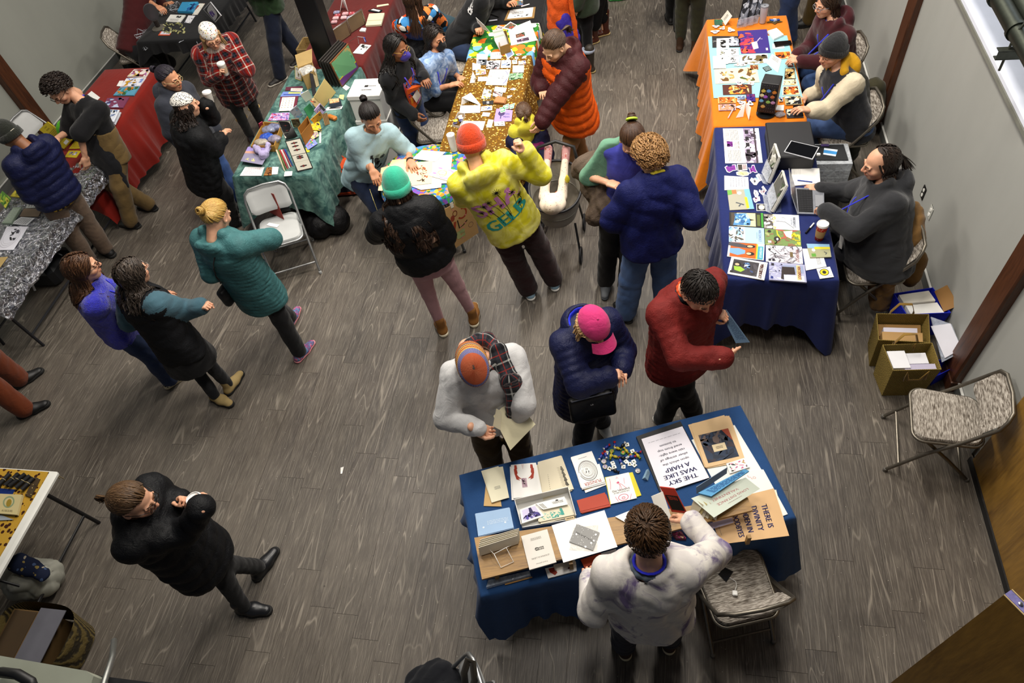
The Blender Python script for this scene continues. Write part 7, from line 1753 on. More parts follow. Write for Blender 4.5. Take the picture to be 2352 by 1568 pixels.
 rows(D,Z0,[('newspaper','open broadsheet with purple street photograph at the corner of the navy table','newspaper',(78,112,690,108,760,700,118,708),'#edeae6',lambda k:(k.rect(.56,0,1,1,'#a89ab4'),k.blobs(.56,0,.92,1,44,['#8a7a94','#c8bcd0','#6a5a70','#3a2f3c','#d8d0dc'],.09,3,3),[k.rect(.60,v,.70,v+.11,'#221c22') for v in(.06,.25,.43,.62,.80)],k.rect(.84,0,.88,1,'#3a2f34'),k.rect(.90,0,1,1,'#c4d4dc'),k.greek(.06,.04,.16,.36,4,'#8f8c86',90),k.greek(.18,.04,.42,.36,9,'#8f8c86',90,2),k.greek(.09,.64,.20,.96,4,'#8f8c86',90,3),k.greek(.22,.64,.44,.96,8,'#8f8c86',90,4),k.blobs(.08,.38,.24,.54,8,['#6a1f7a','#4a1458'],.09,4,2),k.text('NUIT LENT',.40,.5,.03,'#3a3638',90),k.greek(.28,.40,.36,.60,3,'#a8a4a0',90))),('list_sheet','white handwritten price list on the navy table','paper',(103,920,512,945,525,1150,105,1168),WH,lines(6,'#8a8a98',(.2,.12,.9,.8),90,4,.25)),('comic_book','comic with grey kite and orange fence beside the price list','comic',(150,1172,530,1146,615,1490,195,1512),'#a9a694',lambda k:(k.rect(.76,0,1,1,'#7ab4dc'),k.rect(.70,.4,.82,.95,'#d8c82a'),k.poly([(0,0),(.2,0),(.2,.22),(0,.25)],'#6aa84a'),k.rect(.2,.0,.4,.2,'#d07a4a'),k.ell(.52,.18,.1,.08,'#e8e4de'),k.line([(.3,.64),(.5,.72),(.4,.84)],.05,'#4a5058'),k.line([(.5,.72),(.62,.78)],.05,'#4a5058')),.005),('card','small square card with a framed face on black','card',(648,1400,830,1405,828,1525,655,1525),'#d8d6d0',lambda k:(k.rect(.06,.08,.94,.92,'#1a1a1c'),k.ell(.5,.5,.3,.36,'#c8c0b8'),k.ell(.5,.52,.15,.2,'#e8e0d8'))),('sticker','rectangular sticker with pixel lettering, between the purple beasts','sticker',(318,722,488,716,500,825,330,836),WH,lambda k:(k.rect(.08,.08,.92,.92,'#3a342e'),k.rect(.5,.08,.92,.92,'#e8e4e0'),[k.rect(.54+.1*(i%4),.14+.18*(i//4),.62+.1*(i%4),.26+.18*(i//4),('#b03a4a','#2a2a2a')[i%2]) for i in range(16)])),('card','white card with black printed code beside the comic at the right edge','paper',(952*1.905-380,1140*1.905,0,0,0,0,0,0),WH) if 0 else('notepad','dark notepad under the second acrylic stand','notepad',(975,1380,1075,1360,1080,1545,985,1560),'#3a4668'),])
 beast=lambda pts,c:(lambda k:(k.poly(pts,'#eceaf0'),k.poly([(.5+(x-.5)*.8,.5+(y-.5)*.8) for x,y in pts],c)))
 def sticker(lab,cx,cy,w,h,pts,cs,a=0.0):
  co,si=math.cos(a),math.sin(a);pp=[P(*D(cx+(x-.5)*w*co-(y-.5)*h*si,cy+(x-.5)*w*si+(y-.5)*h*co),Z0+.001) for x,y in pts]
  c=arr(pp).mean(0);o=put('sticker',make_mesh('sticker',np.concatenate([arr(pp)-c,arr(pp)-c-[0,0,.0008]]),[tuple(range(len(pp)))[::-1] if np.cross(pp[1][:2]-pp[0][:2],pp[2][:2]-pp[1][:2])<0 else tuple(range(len(pp)))],Pl('#e8e6ec',.4)),None,c);tag(o,lab,'sticker')
  k=Ink();sh=[(.5+(x-.5)*.82,.5+(y-.5)*.82) for x,y in pts];k.poly(sh,cs[0]);k.blobs(.28,.28,.72,.72,7,cs,.14,int(cx),2)
  q=[P(*D(cx+(x-.5)*w*co-(y-.5)*h*si,cy+(x-.5)*w*si+(y-.5)*h*co),Z0+.001) for x,y in((0,0),(1,0),(1,1),(0,1))];lay_ink(k,arr(q),arr((0,0,1)),o)
 S1=[(.0,.35),(.2,.15),(.35,.4),(.6,.35),(.6,.05),(.9,.0),(1,.7),(.7,.75),(.4,1),(.2,.9)]
 PUR=('#7a2a90','#94409f','#5a1c70');
 sticker('purple beast sticker farthest left on the navy table',212,798,215,150,S1,PUR);sticker('purple leaping beast sticker beside the pixel sticker',592,812,165,155,[(.0,.3),(.3,.35),(.4,.0),(.65,.0),(.8,.5),(1,.85),(.7,.9),(.5,.75),(.2,1),(.15,.6)],PUR)
 sticker('pale yellow oval sticker with a black stem',420,885,235,92,[(.0,.25),(.3,.0),(.8,.05),(1,.4),(.9,.85),(.5,1),(.05,.75)],('#e4dc9a','#d8cc7a','#6a6a3a'));sticker('pale grey beast sticker with blue wing',645,992,205,180,S1,('#c0c0c8','#8ab0d0','#6a6a72'),-.3)
 sticker('grey and pink sticker of a folded letter',760,1182,130,150,S1,('#b0b0b4','#3a3a40','#b05a7a'),-.5);sticker('tall grey sticker left of the letter sticker',648,1232,90,140,[(.1,0),(.7,.1),(1,.5),(.8,1),(.3,.9),(0,.4)],('#c8c8cc','#8a8a90','#4a4a50'));sticker('small pink and white sticker above the framed face card',655,1330,130,110,S1,('#d8c0cc','#b03a6a','#3a3a3a'))
 for lab,(a,b,c,d),hz in(('hardback standing in the farther acrylic stand on the navy table',((755,870),(852,1045),(1035,600),(958,362)),.21),('hardback standing in the nearer acrylic stand on the navy table',((845,1225),(905,1535),(1165,1085),(1092,822)),.19)):
  q=[P(*D(*a),Z0+.02),P(*D(*b),Z0+.02),P(*D(*c),Z0+hz),P(*D(*d),Z0+hz)];up=arr((-1,-.3,.3))
  Sh('hardback_book',lab,'book',[q[3],q[2],q[1],q[0]],.020,up=up,color='#d8d6cf',ink=pic(['#4a4a46','#8a8a80','#2a2a28','#6a6a5a','#b0b0a4','#3a4a30'],40,.14,int(a[0]),2.5,'#5a5a54',(.03,.03,.97,.97)))
  o=Tg('acrylic_stand',lab.replace('hardback standing in the','clear').replace(' acrylic stand',' acrylic book stand'),'stand',q[0]);n=nrm(np.cross(q[1]-q[0],q[3]-q[0]));n=n if n@up>0 else-n
  CL=clear('#dfe6f2',.30);MB().slab([v+n*.012 for v in(q[0],q[1],q[1]+(q[2]-q[1])*.45,q[0]+(q[3]-q[0])*.45)],.003,n).Bd('front_panel',CL,o)
  MB().slab([q[0]+n*.05-[0,0,.018],q[1]+n*.05-[0,0,.018],q[1]-n*.14-[0,0,.018],q[0]-n*.14-[0,0,.018]],.002).Bd('base',CL,o);MB().slab([v-n*.026 for v in(q[0],q[1],q[2]*.9+q[1]*.1,q[3]*.9+q[0]*.1)],.003,n).Bd('back_panel',CL,o)
 q=arr([P(x,y,.90) for x,y in((1762,279),(1866,279),(1871,360),(1766,360))]);c=q.mean(0);o=Tg('storage_bin','flat black bin on the far end of the navy table','bin',(c[0],c[1],Z0));L_,W_=abs(q[1][0]-q[0][0]),abs(q[0][1]-q[3][1]);BK=Pl('#141519',.5,name='black_plastic')
 MB().box((c[0],c[1],(.89+Z0)/2),(L_-.02,W_-.02,.89-Z0),bev=.012).Bd('body',BK,o);MB().box((c[0],c[1],.888),(L_,W_,.024),bev=.008).Bd('lid',BK,o)
 q=arr([P(*C(x,y),.908) for x,y in((850,167),(1106,226),(1045,336),(786,268))]);o=Sh('tablet','black tablet with violet reflection on the black bin','tablet',q,.007,color='#b8babf');k=Ink(1.5);k.rect(.03,.04,.97,.96,'#08080a');lay_ink(k,q,arr((0,0,1)),o,name='screen');o.children[0].data.materials[0]=Pl('#0a0a0c',.08,var=.0,name='glass_screen')
 pk=P(*C(1098,292),.90);MB().box(pk,(.028,.022,.02),bev=.004).Bd('plug',Pl('#e6e6e2',.4),None,tuple(pk));tag(bpy.data.objects['plug'],'small white charger plug on the corner of the black bin','charger')
 flat('notebook','open white notebook behind the laptop','notebook',Qd(C,(850,412),) if 0 else[C(852,412),C(1105,416),C(1114,548),C(862,574)],Z0+.010,.010,color='#f0eee8',ink=lines(7,'#b0aea8',(.08,.08,.34,.4),90,3,.2))
 MB().tube([P(*C(908,524),Z0+.016),P(*C(1042,540),Z0+.016)],.0045,8).Bd('pen',Pl('#1f3a94',.35));tag(bpy.data.objects['pen'],'blue pen lying on the open notebook','pen')
 q=arr([P(*C(x,y),Z0+.016) for x,y in((884,590),(1148,600),(1150,832),(906,824))]);o=Tg('laptop','grey laptop that the man in the charcoal hoodie types on','laptop',(*q.mean(0)[:2],Z0));GR=metal('#9a9ca2',.35,'laptop_shell');MB().slab(q,.014).Bd('base',GR,o)
 k=Ink(1.0);k.rect(.06,.06,.60,.94,'#0d0d10');[k.rect(.075+.10*i,.08+.07*j,.155+.10*i,.138+.07*j,'#1c1c20') for i in range(5) for j in range(12)];k.rect(.68,.28,.96,.72,'#85878c');lay_ink(k,q,arr((0,0,1)),o,name='keyboard')
 h0,h1=q[0],q[3];up=nrm((-.38,0,.92))*.215;sc=arr([h0+up,h1+up,h1,h0]);MB().slab(sc,.006,(-1,0,.3)).Bd('lid',GR,o);sb=[v+arr((.004,0,0)) for v in sc];MB().slab([sb[0]*.96+sb[2]*.04,sb[1]*.96+sb[3]*.04,sb[2]*.96+sb[0]*.04,sb[3]*.96+sb[1]*.04],.001,(1,0,-.3)).Bd('screen',Pl('#0b0c10',.1),o)
 m=[P(*C(1056,912),Z0+.008),P(*C(1020,955),Z0+.008),P(*C(982,1000),Z0+.008)];o=Tg('marker','black and white marker beside the red cup','marker',m[1]);MB().tube(m[:2],.0065,10).Bd('barrel',Pl('#e8e8e6',.4),o,smooth='auto');MB().tube(m[1:],.007,10).Bd('cap',Pl('#101012',.4),o,smooth='auto')
 o=paper_cup('red patterned coffee cup with white lid on the navy table',P(*C(1100,1052),Z0),.150,.042,(0,0,1),'#b8341f',sleeve='#b08a58');o.children[0].data.materials[0]=Sp('#b52f1c',('#e8dcd0','#d8a090','#8a1f14'),90,.28,'red_print_paper')
 rows(C,Z0,[('sheet','white sheets with a small printed heading under the kite comic','paper',(952,1140,1120,1140,1170,1300,985,1336),WH,lambda k:(k.text('4-26',.82,.30,.08,'#3a3a3a',90),k.greek(.6,.5,.8,.85,3,'#8a8a8a',90)),.004),('comic_book','small kite comic in a clear bag near the table edge','comic',(990,1096,1195,1100,1214,1214,1022,1220),'#a0a07c',lambda k:(k.rect(0,0,1,.32,'#8ab4d4'),k.rect(.3,.22,1,.40,'#d8cc3a'),k.ell(.24,.46,.08,.12,'#e8e4dc'),k.rect(.1,.72,.3,.95,'#5f9a3a'),k.line([(.7,.6),(.82,.7),(.74,.8)],.05,'#3a4048')),.008,.013),('card','white card with a yellow and black round emblem at the table corner','card',(1080,1322,1200,1302,1236,1394,1110,1411),WH,lambda k:(k.ell(.46,.44,.34,.34,'#1a1a14',24),k.ell(.46,.44,.29,.29,'#d8c41e',24),k.ell(.46,.44,.14,.17,'#2a2a20',9),k.greek(.6,.8,.9,.9,1,'#8a8a8a')),.003,.0075)])
 tz=.60;q=arr([P(*C(x,y),tz) for x,y in((1062,345),(1340,330),(1352,240),(1085,235))]);c=arr((1.64,4.98));c=q.mean(0)[:2];c[0]=max(c[0],1.60)
 o=Tg('crate','black crate under the clear parts organiser','crate',(c[0],c[1],0));MB().box((c[0],c[1],.17),(.30,.30,.34),bev=.012).Bd('body',BK,o);MB().box((c[0],c[1],.35),(.32,.32,.02),bev=.006).Bd('rim',BK,o)
 o=Tg('parts_organiser','clear plastic parts organiser with little compartments beside the navy table','organiser',(c[0],c[1],.36));CL=clear('#d8dde2',.42)
 for sx,sy,dx,dy in((-1,0,.004,.28),(1,0,.004,.28),(0,-1,.32,.004),(0,1,.32,.004)):MB().box((c[0]+sx*.16,c[1]+sy*.14,.48),(dx,dy,.24)).Bd('side_panel',CL,o)
 for i,z in enumerate((.362,.44,.52,.598)):MB().box((c[0],c[1],z),(.32,.28,.004)).Bd('tray' if i<3 else 'lid',CL,o)
 for x in(-.08,0,.08):MB().box((c[0]+x,c[1],.48),(.003,.276,.23)).Bd('divider',CL,o)
 rr=random.Random(6);m=MB()
 for i in range(70):m.box((c[0]+rr.uniform(-.14,.14),c[1]+rr.uniform(-.12,.12),rr.choice((.372,.45,.53))+.01),(.03,.03,.02),rot=rr.uniform(0,3))
 tag(m.Bd('small_parts',Pl('#6a5f58',.6,var=.6,nscale=18),o),kind='stuff')
 q=[(c[0]-.13,c[1]+.12,.609),(c[0]+.12,c[1]+.12,.609),(c[0]+.13,c[1]-.10,.609),(c[0]-.14,c[1]-.09,.609)];Sh('folder','dark folder lying on the clear organiser','folder',q,.008,color='#17191c')
 Sh('card','blue and white card on the dark folder','card',[(c[0]-.05,c[1]+.07,.612),(c[0]+.06,c[1]+.04,.612),(c[0]+.03,c[1]-.05,.612),(c[0]-.07,c[1]-.02,.612)],.002,color='#dfe8f0',ink=lambda k:k.rect(0,.3,1,.75,'#3f8fcf'))
 MB().box((c[0]-.04,c[1]+.10,.617),(.07,.028,.014),bev=.004).Bd('lighter',Pl('#4a3a6a',.3),None,(c[0]-.04,c[1]+.10,.617));tag(bpy.data.objects['lighter'],'small violet gadget on the dark folder','gadget')
comics_table()
def orange_table():
 R=crop(1600,0,5.225);z=TZ+.0115
 bone=['#e4d4a8','#b89a5a','#6a4a24','#f0e8d0'];fire=['#c8641c','#7a2a10','#e8a03a','#3a140a','#f0d090']
 flat('runner','pale turquoise sheet laid across the orange cloth','cloth',Qd(R,(135,438,1085,425,1275,1165,205,1175)),z,.003,color='#8fc0c8')
 z+=.001
 rows(R,z,[('print','black art print of a white skull clock on the orange table','print',(185,432,520,432,528,562,190,570),'#1c1d20',lambda k:(k.ell(.72,.48,.22,.42,'#c8ccd8',16),k.blobs(.5,.1,.95,.9,22,['#e8eaf0','#8a8fa0','#3a3c44'],.12,3),k.text('K',.1,.5,.2,'#8a8a8a',90))),('print','violet and red art print of a white stag','print',(490,372,842,350,888,632,536,642),'#33207a',lambda k:(k.blobs(.0,.1,.5,1,40,['#c83a4a','#7a1f6a','#e05a3a','#4a1a70'],.12,4,2),k.poly([(.4,.55),(.6,.5),(.62,.8),(.44,.85)],'#d8ccd8'),k.line([(.6,.52),(.68,.4),(.8,.42)],.02,'#b8a8c8'),k.line([(.62,.5),(.74,.34)],.02,'#b8a8c8'),k.rect(.86,.8,.93,.9,'#d8d4e0'))),('print','long print of a pale bird on light blue','print',(512,660,850,640,862,755,520,782),'#c4d4e8',pic(['#6a5a34','#8a7a4a','#e8e8ec','#4a3f24'],22,.22,6,2.5,box=(.1,.1,.98,.95))),('print','cream print of two animal skulls with plants','print',(212,832,720,800,755,985,226,1005),'#e8cdb4',lambda k:(k.blobs(.12,.2,.45,.85,22,bone,.12,5,2),k.blobs(.55,.05,.95,.9,30,bone+['#4a5a24'],.13,6,2))),('print','dark brown print of a flaming stag','print',(310,1018,660,1008,665,1130,318,1138),'#4a1a0c',pic(fire,26,.18,7,2.5,box=(.2,.05,.9,.95)))],group=None)
 for i,q in enumerate(((240,462,388,455,390,588,240,598),(240,592,372,600,375,672,243,668),(372,580,505,575,508,668,375,672),(195,674,372,668,378,765,200,775),(362,678,508,672,510,750,365,760),(200,772,350,768,352,818,200,822))):
  flat('sticker_sheet',('white sticker sheet of two black gamblers, farthest of the white ones','white sticker sheet with a small olive beetle','white sticker sheet with spidery letter K, right of the beetle','white sticker sheet with faint drawing at the left','white sticker sheet with spidery letter K, nearer one','white sticker sheet sticking out nearest the skull print')[i],'stickers',Qd(R,q),z+.004+.0012*i,.0012,color=WH,ink=lambda k,i=i:k.blobs(.3,.15,.75,.85,12,(['#1a1a1a'],['#5a5a24','#2a2a14'],['#8a8a8a','#5a5a5a'],['#c8c8c8'],['#4a4a4a'],['#b8b8b8'])[i],.12,i+3,2))
 for i,(lab,q,cs) in enumerate((('small red card of an arched window',(255,1165,465,1160,468,1235,260,1240),['#c8641c','#7a2a10','#e8c07a']),('small pink card of a beetle',(262,1255,468,1248,470,1320,265,1325),['#c88a6a','#2a1a14','#d8b0c0']),('tiny blue-grey card of a crow',(485,1150,580,1145,585,1190,490,1195),['#6a7a9a','#1a1a1f','#b8c4d8']),('tiny violet card beside the black tower',(592,1130,700,1125,710,1215,600,1220),['#3a1f7a','#7a2a5a','#1a1040']),('amber photo print at the seller’s side, farthest',(930,625,1125,615,1140,695,950,710),fire),('red and white photo print by the beanie man’s hands',(1085,715,1145,712,1160,800,1095,805),['#a03a2a','#e8d8d0','#3a1a14']),('gold and black print of cups',(1062,820,1175,815,1190,945,1052,950),bone+['#141008']),('gold print with a pale label',(1042,955,1200,950,1210,1022,1032,1025),bone),('red and gold print of a beast',(1035,1040,1220,1030,1240,1135,1032,1140),fire+['#e8e0c8']),('black print of a white animal near the tower',(1045,1158,1250,1148,1272,1250,1068,1260),['#101018','#e8e0c8','#b8a878']),('black print under the near phone',(1065,1310,1160,1300,1290,1405,1085,1412),['#12121a','#d8d0b8','#3a3a44']),('amber card on the skull print',(640,780,738,776,742,830,648,834),['#7a3a1c','#c8a06a']),('tiny blue card right of the tower',(985,1165,1035,1163,1040,1215,990,1218),['#3a6ab8','#e8b03a','#c8d8e8']))):
  flat('card',lab+' on the orange table','print',Qd(R,q),z+.004,.002,color=cs[-1],ink=pic(cs,22,.20,i+2,2,cs[0],(.05,.05,.95,.95)))
 for i,(x,y) in enumerate(((222,380),(312,338),(410,358),(232,316),(490,775),(552,772),(515,995),(660,998),(290,980),(535,1225),(530,1280),(640,1240))):
  p=P(*R(x,y),z+.004);o=Tg('sticker','little die-cut animal sticker on the orange table','sticker',p,i,'die-cut animal stickers');rr=random.Random(i);s=.022+.01*rr.random();b=MB();pts=[(s*(1+.3*math.sin(3*a+i))*math.cos(a)*1.4,s*(1+.3*math.sin(3*a+i))*math.sin(a)) for a in np.linspace(0,6.28,14,endpoint=False)]
  b.add([(*q,0) for q in pts]+[(*q,.001) for q in pts],[tuple(range(14,28))]+[(j,(j+1)%14,14+(j+1)%14,14+j) for j in range(14)]).Bd('backing',Pl('#e8e6e2',.4),o,rel=False);k=Ink();k.blobs(.15,.15,.85,.85,9,(['#1f1c2a','#6a5a8a'],['#8a4a24','#c87a3a'],['#2a2a2a','#b8a8d0'])[i%3],.16,i,2);lay_ink(k,arr([[-s,s*.8,.001],[s,s*.8,.001],[s,-s*.8,.001],[-s,-s*.8,.001]]),arr((0,0,1)),o,off=np.zeros(3))
 for lab,q,zz in(('phone',(925,500,1130,482,1145,525,945,558),'dark phone on a white card at the far side of the orange table'),('phone',(1158,1265,1250,1258,1285,1385,1170,1395),'black phone near the beanie man’s knee on the orange table')):
  o=flat('phone',zz,'phone',Qd(R,q),z+.014,.008,mat=Pl('#0a0a0c',.15,var=0.,name='black_glass'))
 rows(R,z,[('card','white card under the far phone','card',(910,525,1050,520,1055,580,912,585),WH,None,.002),('note_pad','stack of white cards at the far right of the orange table','paper',(850,370,960,335,1045,412,930,465),WH,None,.02),('card','white card at the foot of the tower','card',(955,1262,1050,1258,1046,1325,950,1322),WH,None,.003,.006),('booklet','small dark green booklet at the far left corner','booklet',(210,235,315,230,320,296,215,300),'#24503a',pic(['#c86a2a','#2f6a4a'],6,.15,2),.006)])
 Sh('sign','white card sign leaning at the far end of the orange table','sign',[P(*R(370,122),z+.12),P(*R(425,192),z+.10),P(*R(345,305),z),P(*R(290,225),z)],.003,up=(-.5,-1,.5),color='#e4e0d4',ink=lines(3,'#3a3a3a',(.3,.2,.6,.8),90,2))
 a,b=P(*R(578,1225),z+.115),P(*R(575,1222),z+.115);b=a+arr((.13,.06,0));f0,f1=P(*R(472,1412),z),P(*R(575,1385),z);b0=P(*R(628,1440),z);o=Tg('tent_sign','white folded tent card at the near end of the orange table','sign',f0)
 WC=Pl(WH,.6,var=.02);MB().slab([a,P(*R(590,1228),z+.115),P(*R(560,1400),z),f0],.002,(-1,-.5,.3)).Bd('left_flap',WC,o);MB().slab([a,P(*R(655,1290),z+.10),b0,P(*R(590,1330),z+.03)],.002,(1,-.5,.3)).Bd('right_flap',WC,o)
 m=MB().tube([P(*R(378,1415),z+.006),P(*R(440,1305),z+.006)],.006,8);tag(m.Bd('pen',clear('#e8d8d8',.7),None,tuple(P(*R(410,1360),z))),'clear pen beside the tent card','pen')
 tag(Sf('plastic_pouch',Sdf().ell(P(*R(1005,1372),z+.014),(.05,.03,.016),k=.01),.006,clear('#9a9aa2',.7),wr=.006,wf=60),'small clear pouch of black trinkets beside the tower','pouch')
 c=P(*R(830,1362),z);d1=nrm(P(*R(940,1345),z)-P(*R(695,1310),z));d1[2]=0;d1=nrm(d1);d2=np.cross((0,0,1),d1);Rm=np.stack([d1,d2,arr((0,0,1))],1);ctr=c+d2*.02+arr((0,0,.19));o=Tg('display_tower','black turning display tower hung with earrings on the orange table','display stand',c)
 BK=Pl('#0e0e10',.45,name='black_pegboard');MB().lathe([(.085,0),(.085,.006),(.02,.014),(.015,.04)],c,28).Bd('base',BK,o,smooth='auto');MB().box(ctr,(.155,.145,.30),R=Rm,bev=.004).Bd('tower',BK,o)
 m=MB();
 for i in range(7):
  for j in range(9):
   if j<3 or j>7 or i%2:m.lathe([(.0028,0),(.0028,.0008)],ctr-d2*.0728+d1*(i-3)*.021+arr((0,0,(j-4)*.032)),6,axis=-d2)
 m.Bd('peg_holes',Pl('#6a6a66',.6),o)
 for i,(x,zz,cs) in enumerate(((-.045,.075,'#c8b04a'),(0,.08,'#5a8ac8'),(.05,.072,'#c87a2a'),(-.02,.02,'#9a5ac0'),(-.05,-.025,'#6aa8d0'),(.01,-.03,'#8ab85a'),(.052,-.03,'#c090b8'),(-.028,-.08,'#c8a05a'),(-.052,.03,'#d8d0a0'),(.04,.025,'#b86a3a'))):
  p=ctr-d2*.079+d1*x+arr((0,0,zz));e=Tg('earring','bright round earring hanging on the black tower','earring',p,0,'earrings on the black tower');MB().lathe([(.016,0),(.017,.002),(.012,.004),(.004,.005)],p,9,axis=-d2,sy=1.2).Bd('charm',Pl(cs,.35,.2,.4,60.),e);MB().tube([p+arr((0,0,.016)),p+arr((0,0,.026))-d2*.004,p+arr((0,0,.034))],.0018,5).Bd('hook',metal('#c8a84a',.3),e)
 zt=c[2]+.342;Sh('sign','white card sign standing on top of the black tower','sign',[P(*R(905,645),zt+.07),P(*R(1020,712),zt+.07),P(*R(975,870),zt),P(*R(840,758),zt)],.003,up=(-.3,-1,.8),color='#dcdcd6',ink=lines(3,'#7a7a7a',(.2,.1,.8,.4)))
 flat('card','black card with pale scrawl on top of the black tower','card',Qd(R,(790,812,862,786,905,835,832,860)),zt+.004,.003,color='#15171a',ink=lines(3,'#a8c8c8',(.1,.1,.9,.9)))
 o=Tg('print_rack','clear rack of large dark prints at the far end of the orange table','rack',P(*R(560,300),z))
 for i,(bx,tx) in enumerate(((480,500),(560,610),(620,680))):
  q=[P(*R(bx,320-i*20),z+.01),P(*R(bx+115,300-i*20),z+.01)];l=arr((.05,.10,.30));qq=arr([q[0]+l,q[1]+l,q[1],q[0]]);e=MB().slab(qq,.004,(-.2,-1,.4)).Bd('framed_print',Pl('#17181c',.3),o);k=Ink(.5);k.blobs(.1,.05,.9,.95,30,['#c8ccd4','#5a5f6a','#2a2c32','#8a8f9a'],.16,i+4,2);n_=nrm(np.cross(qq[1]-qq[0],qq[3]-qq[0]));lay_ink(k,qq,n_ if n_@arr((-.2,-1,.4))>0 else-n_,e)
  MB().slab([q[0]+[0,-.03,.09],q[1]+[0,-.03,.09],q[1]+[0,-.03,0],q[0]+[0,-.03,0]],.003,(0,-1,.2)).Bd('clear_pocket',clear('#d8dce4',.35),o)
 def tumbler(lab,p,h,r,c,lid):
  o=Tg('tumbler',lab,'tumbler',p);MB().lathe([(r*.78,0),(r*.8,.004),(r,h)],p,24).Bd('body',Pl(c,.35),o,smooth='auto');MB().lathe([(r*1.03,h),(r*1.03,h+.012),(r*.9,h+.014),(r*.88,h+.006),(.001,h+.006)],p,24).Bd('lid',Pl(lid,.3),o,smooth='auto');MB().box(p+arr((0,.3*r,h+.012)),(.02,.012,.008),bev=.002).Bd('sip_tab',Pl(lid,.3),o)
 tumbler('pale grey steel tumbler at the far end of the orange table',P(*R(788,268),z),.17,.040,'#b8b4b8','#8a8c92');tumbler('tall white tumbler at the near end of the gold-leaf table',P(1043,345,TZ+.006),.17,.038,'#dcdad6','#f0efec')
 p=P(*R(935,255),z);st=MB();pts=[(.085*(1 if i%2 else .55)*math.cos(i*.628+.3),.06*(1 if i%2 else .55)*math.sin(i*.628+.3)) for i in range(10)];st.add([(*(p[:2]+q),p[2]) for q in pts]+[(*(p[:2]+q),p[2]+.004) for q in pts],[tuple(range(10,20))]+[(j,(j+1)%10,10+(j+1)%10,10+j) for j in range(10)]);tag(st.Bd('star_coaster',Fb('#5a4a1c',.9),None,tuple(p)),'olive star-shaped cloth under the wrapped sweets','coaster')
 for i,(dx,dy) in enumerate(((-.03,.0),(.0,.01),(.03,-.005),(.005,-.018))):
  q=p+arr((dx,dy,.014));MB().lathe([(.002,-.024),(.010,-.014),(.011,.014),(.002,.024)],q,8,axis=(1,.4*(i-1.5),0)).Bd('wrapped_sweet',Pl(('#3a6ac0','#b8c4d8','#2a4a9a','#8a94a8')[i],.3),None,tuple(q));tag(bpy.data.objects[[o.name for o in COL.objects if o.name.startswith('wrapped_sweet')][-1]],'silver-blue wrapped sweet on the star-shaped cloth','sweet','sweets on the star cloth')
orange_table()
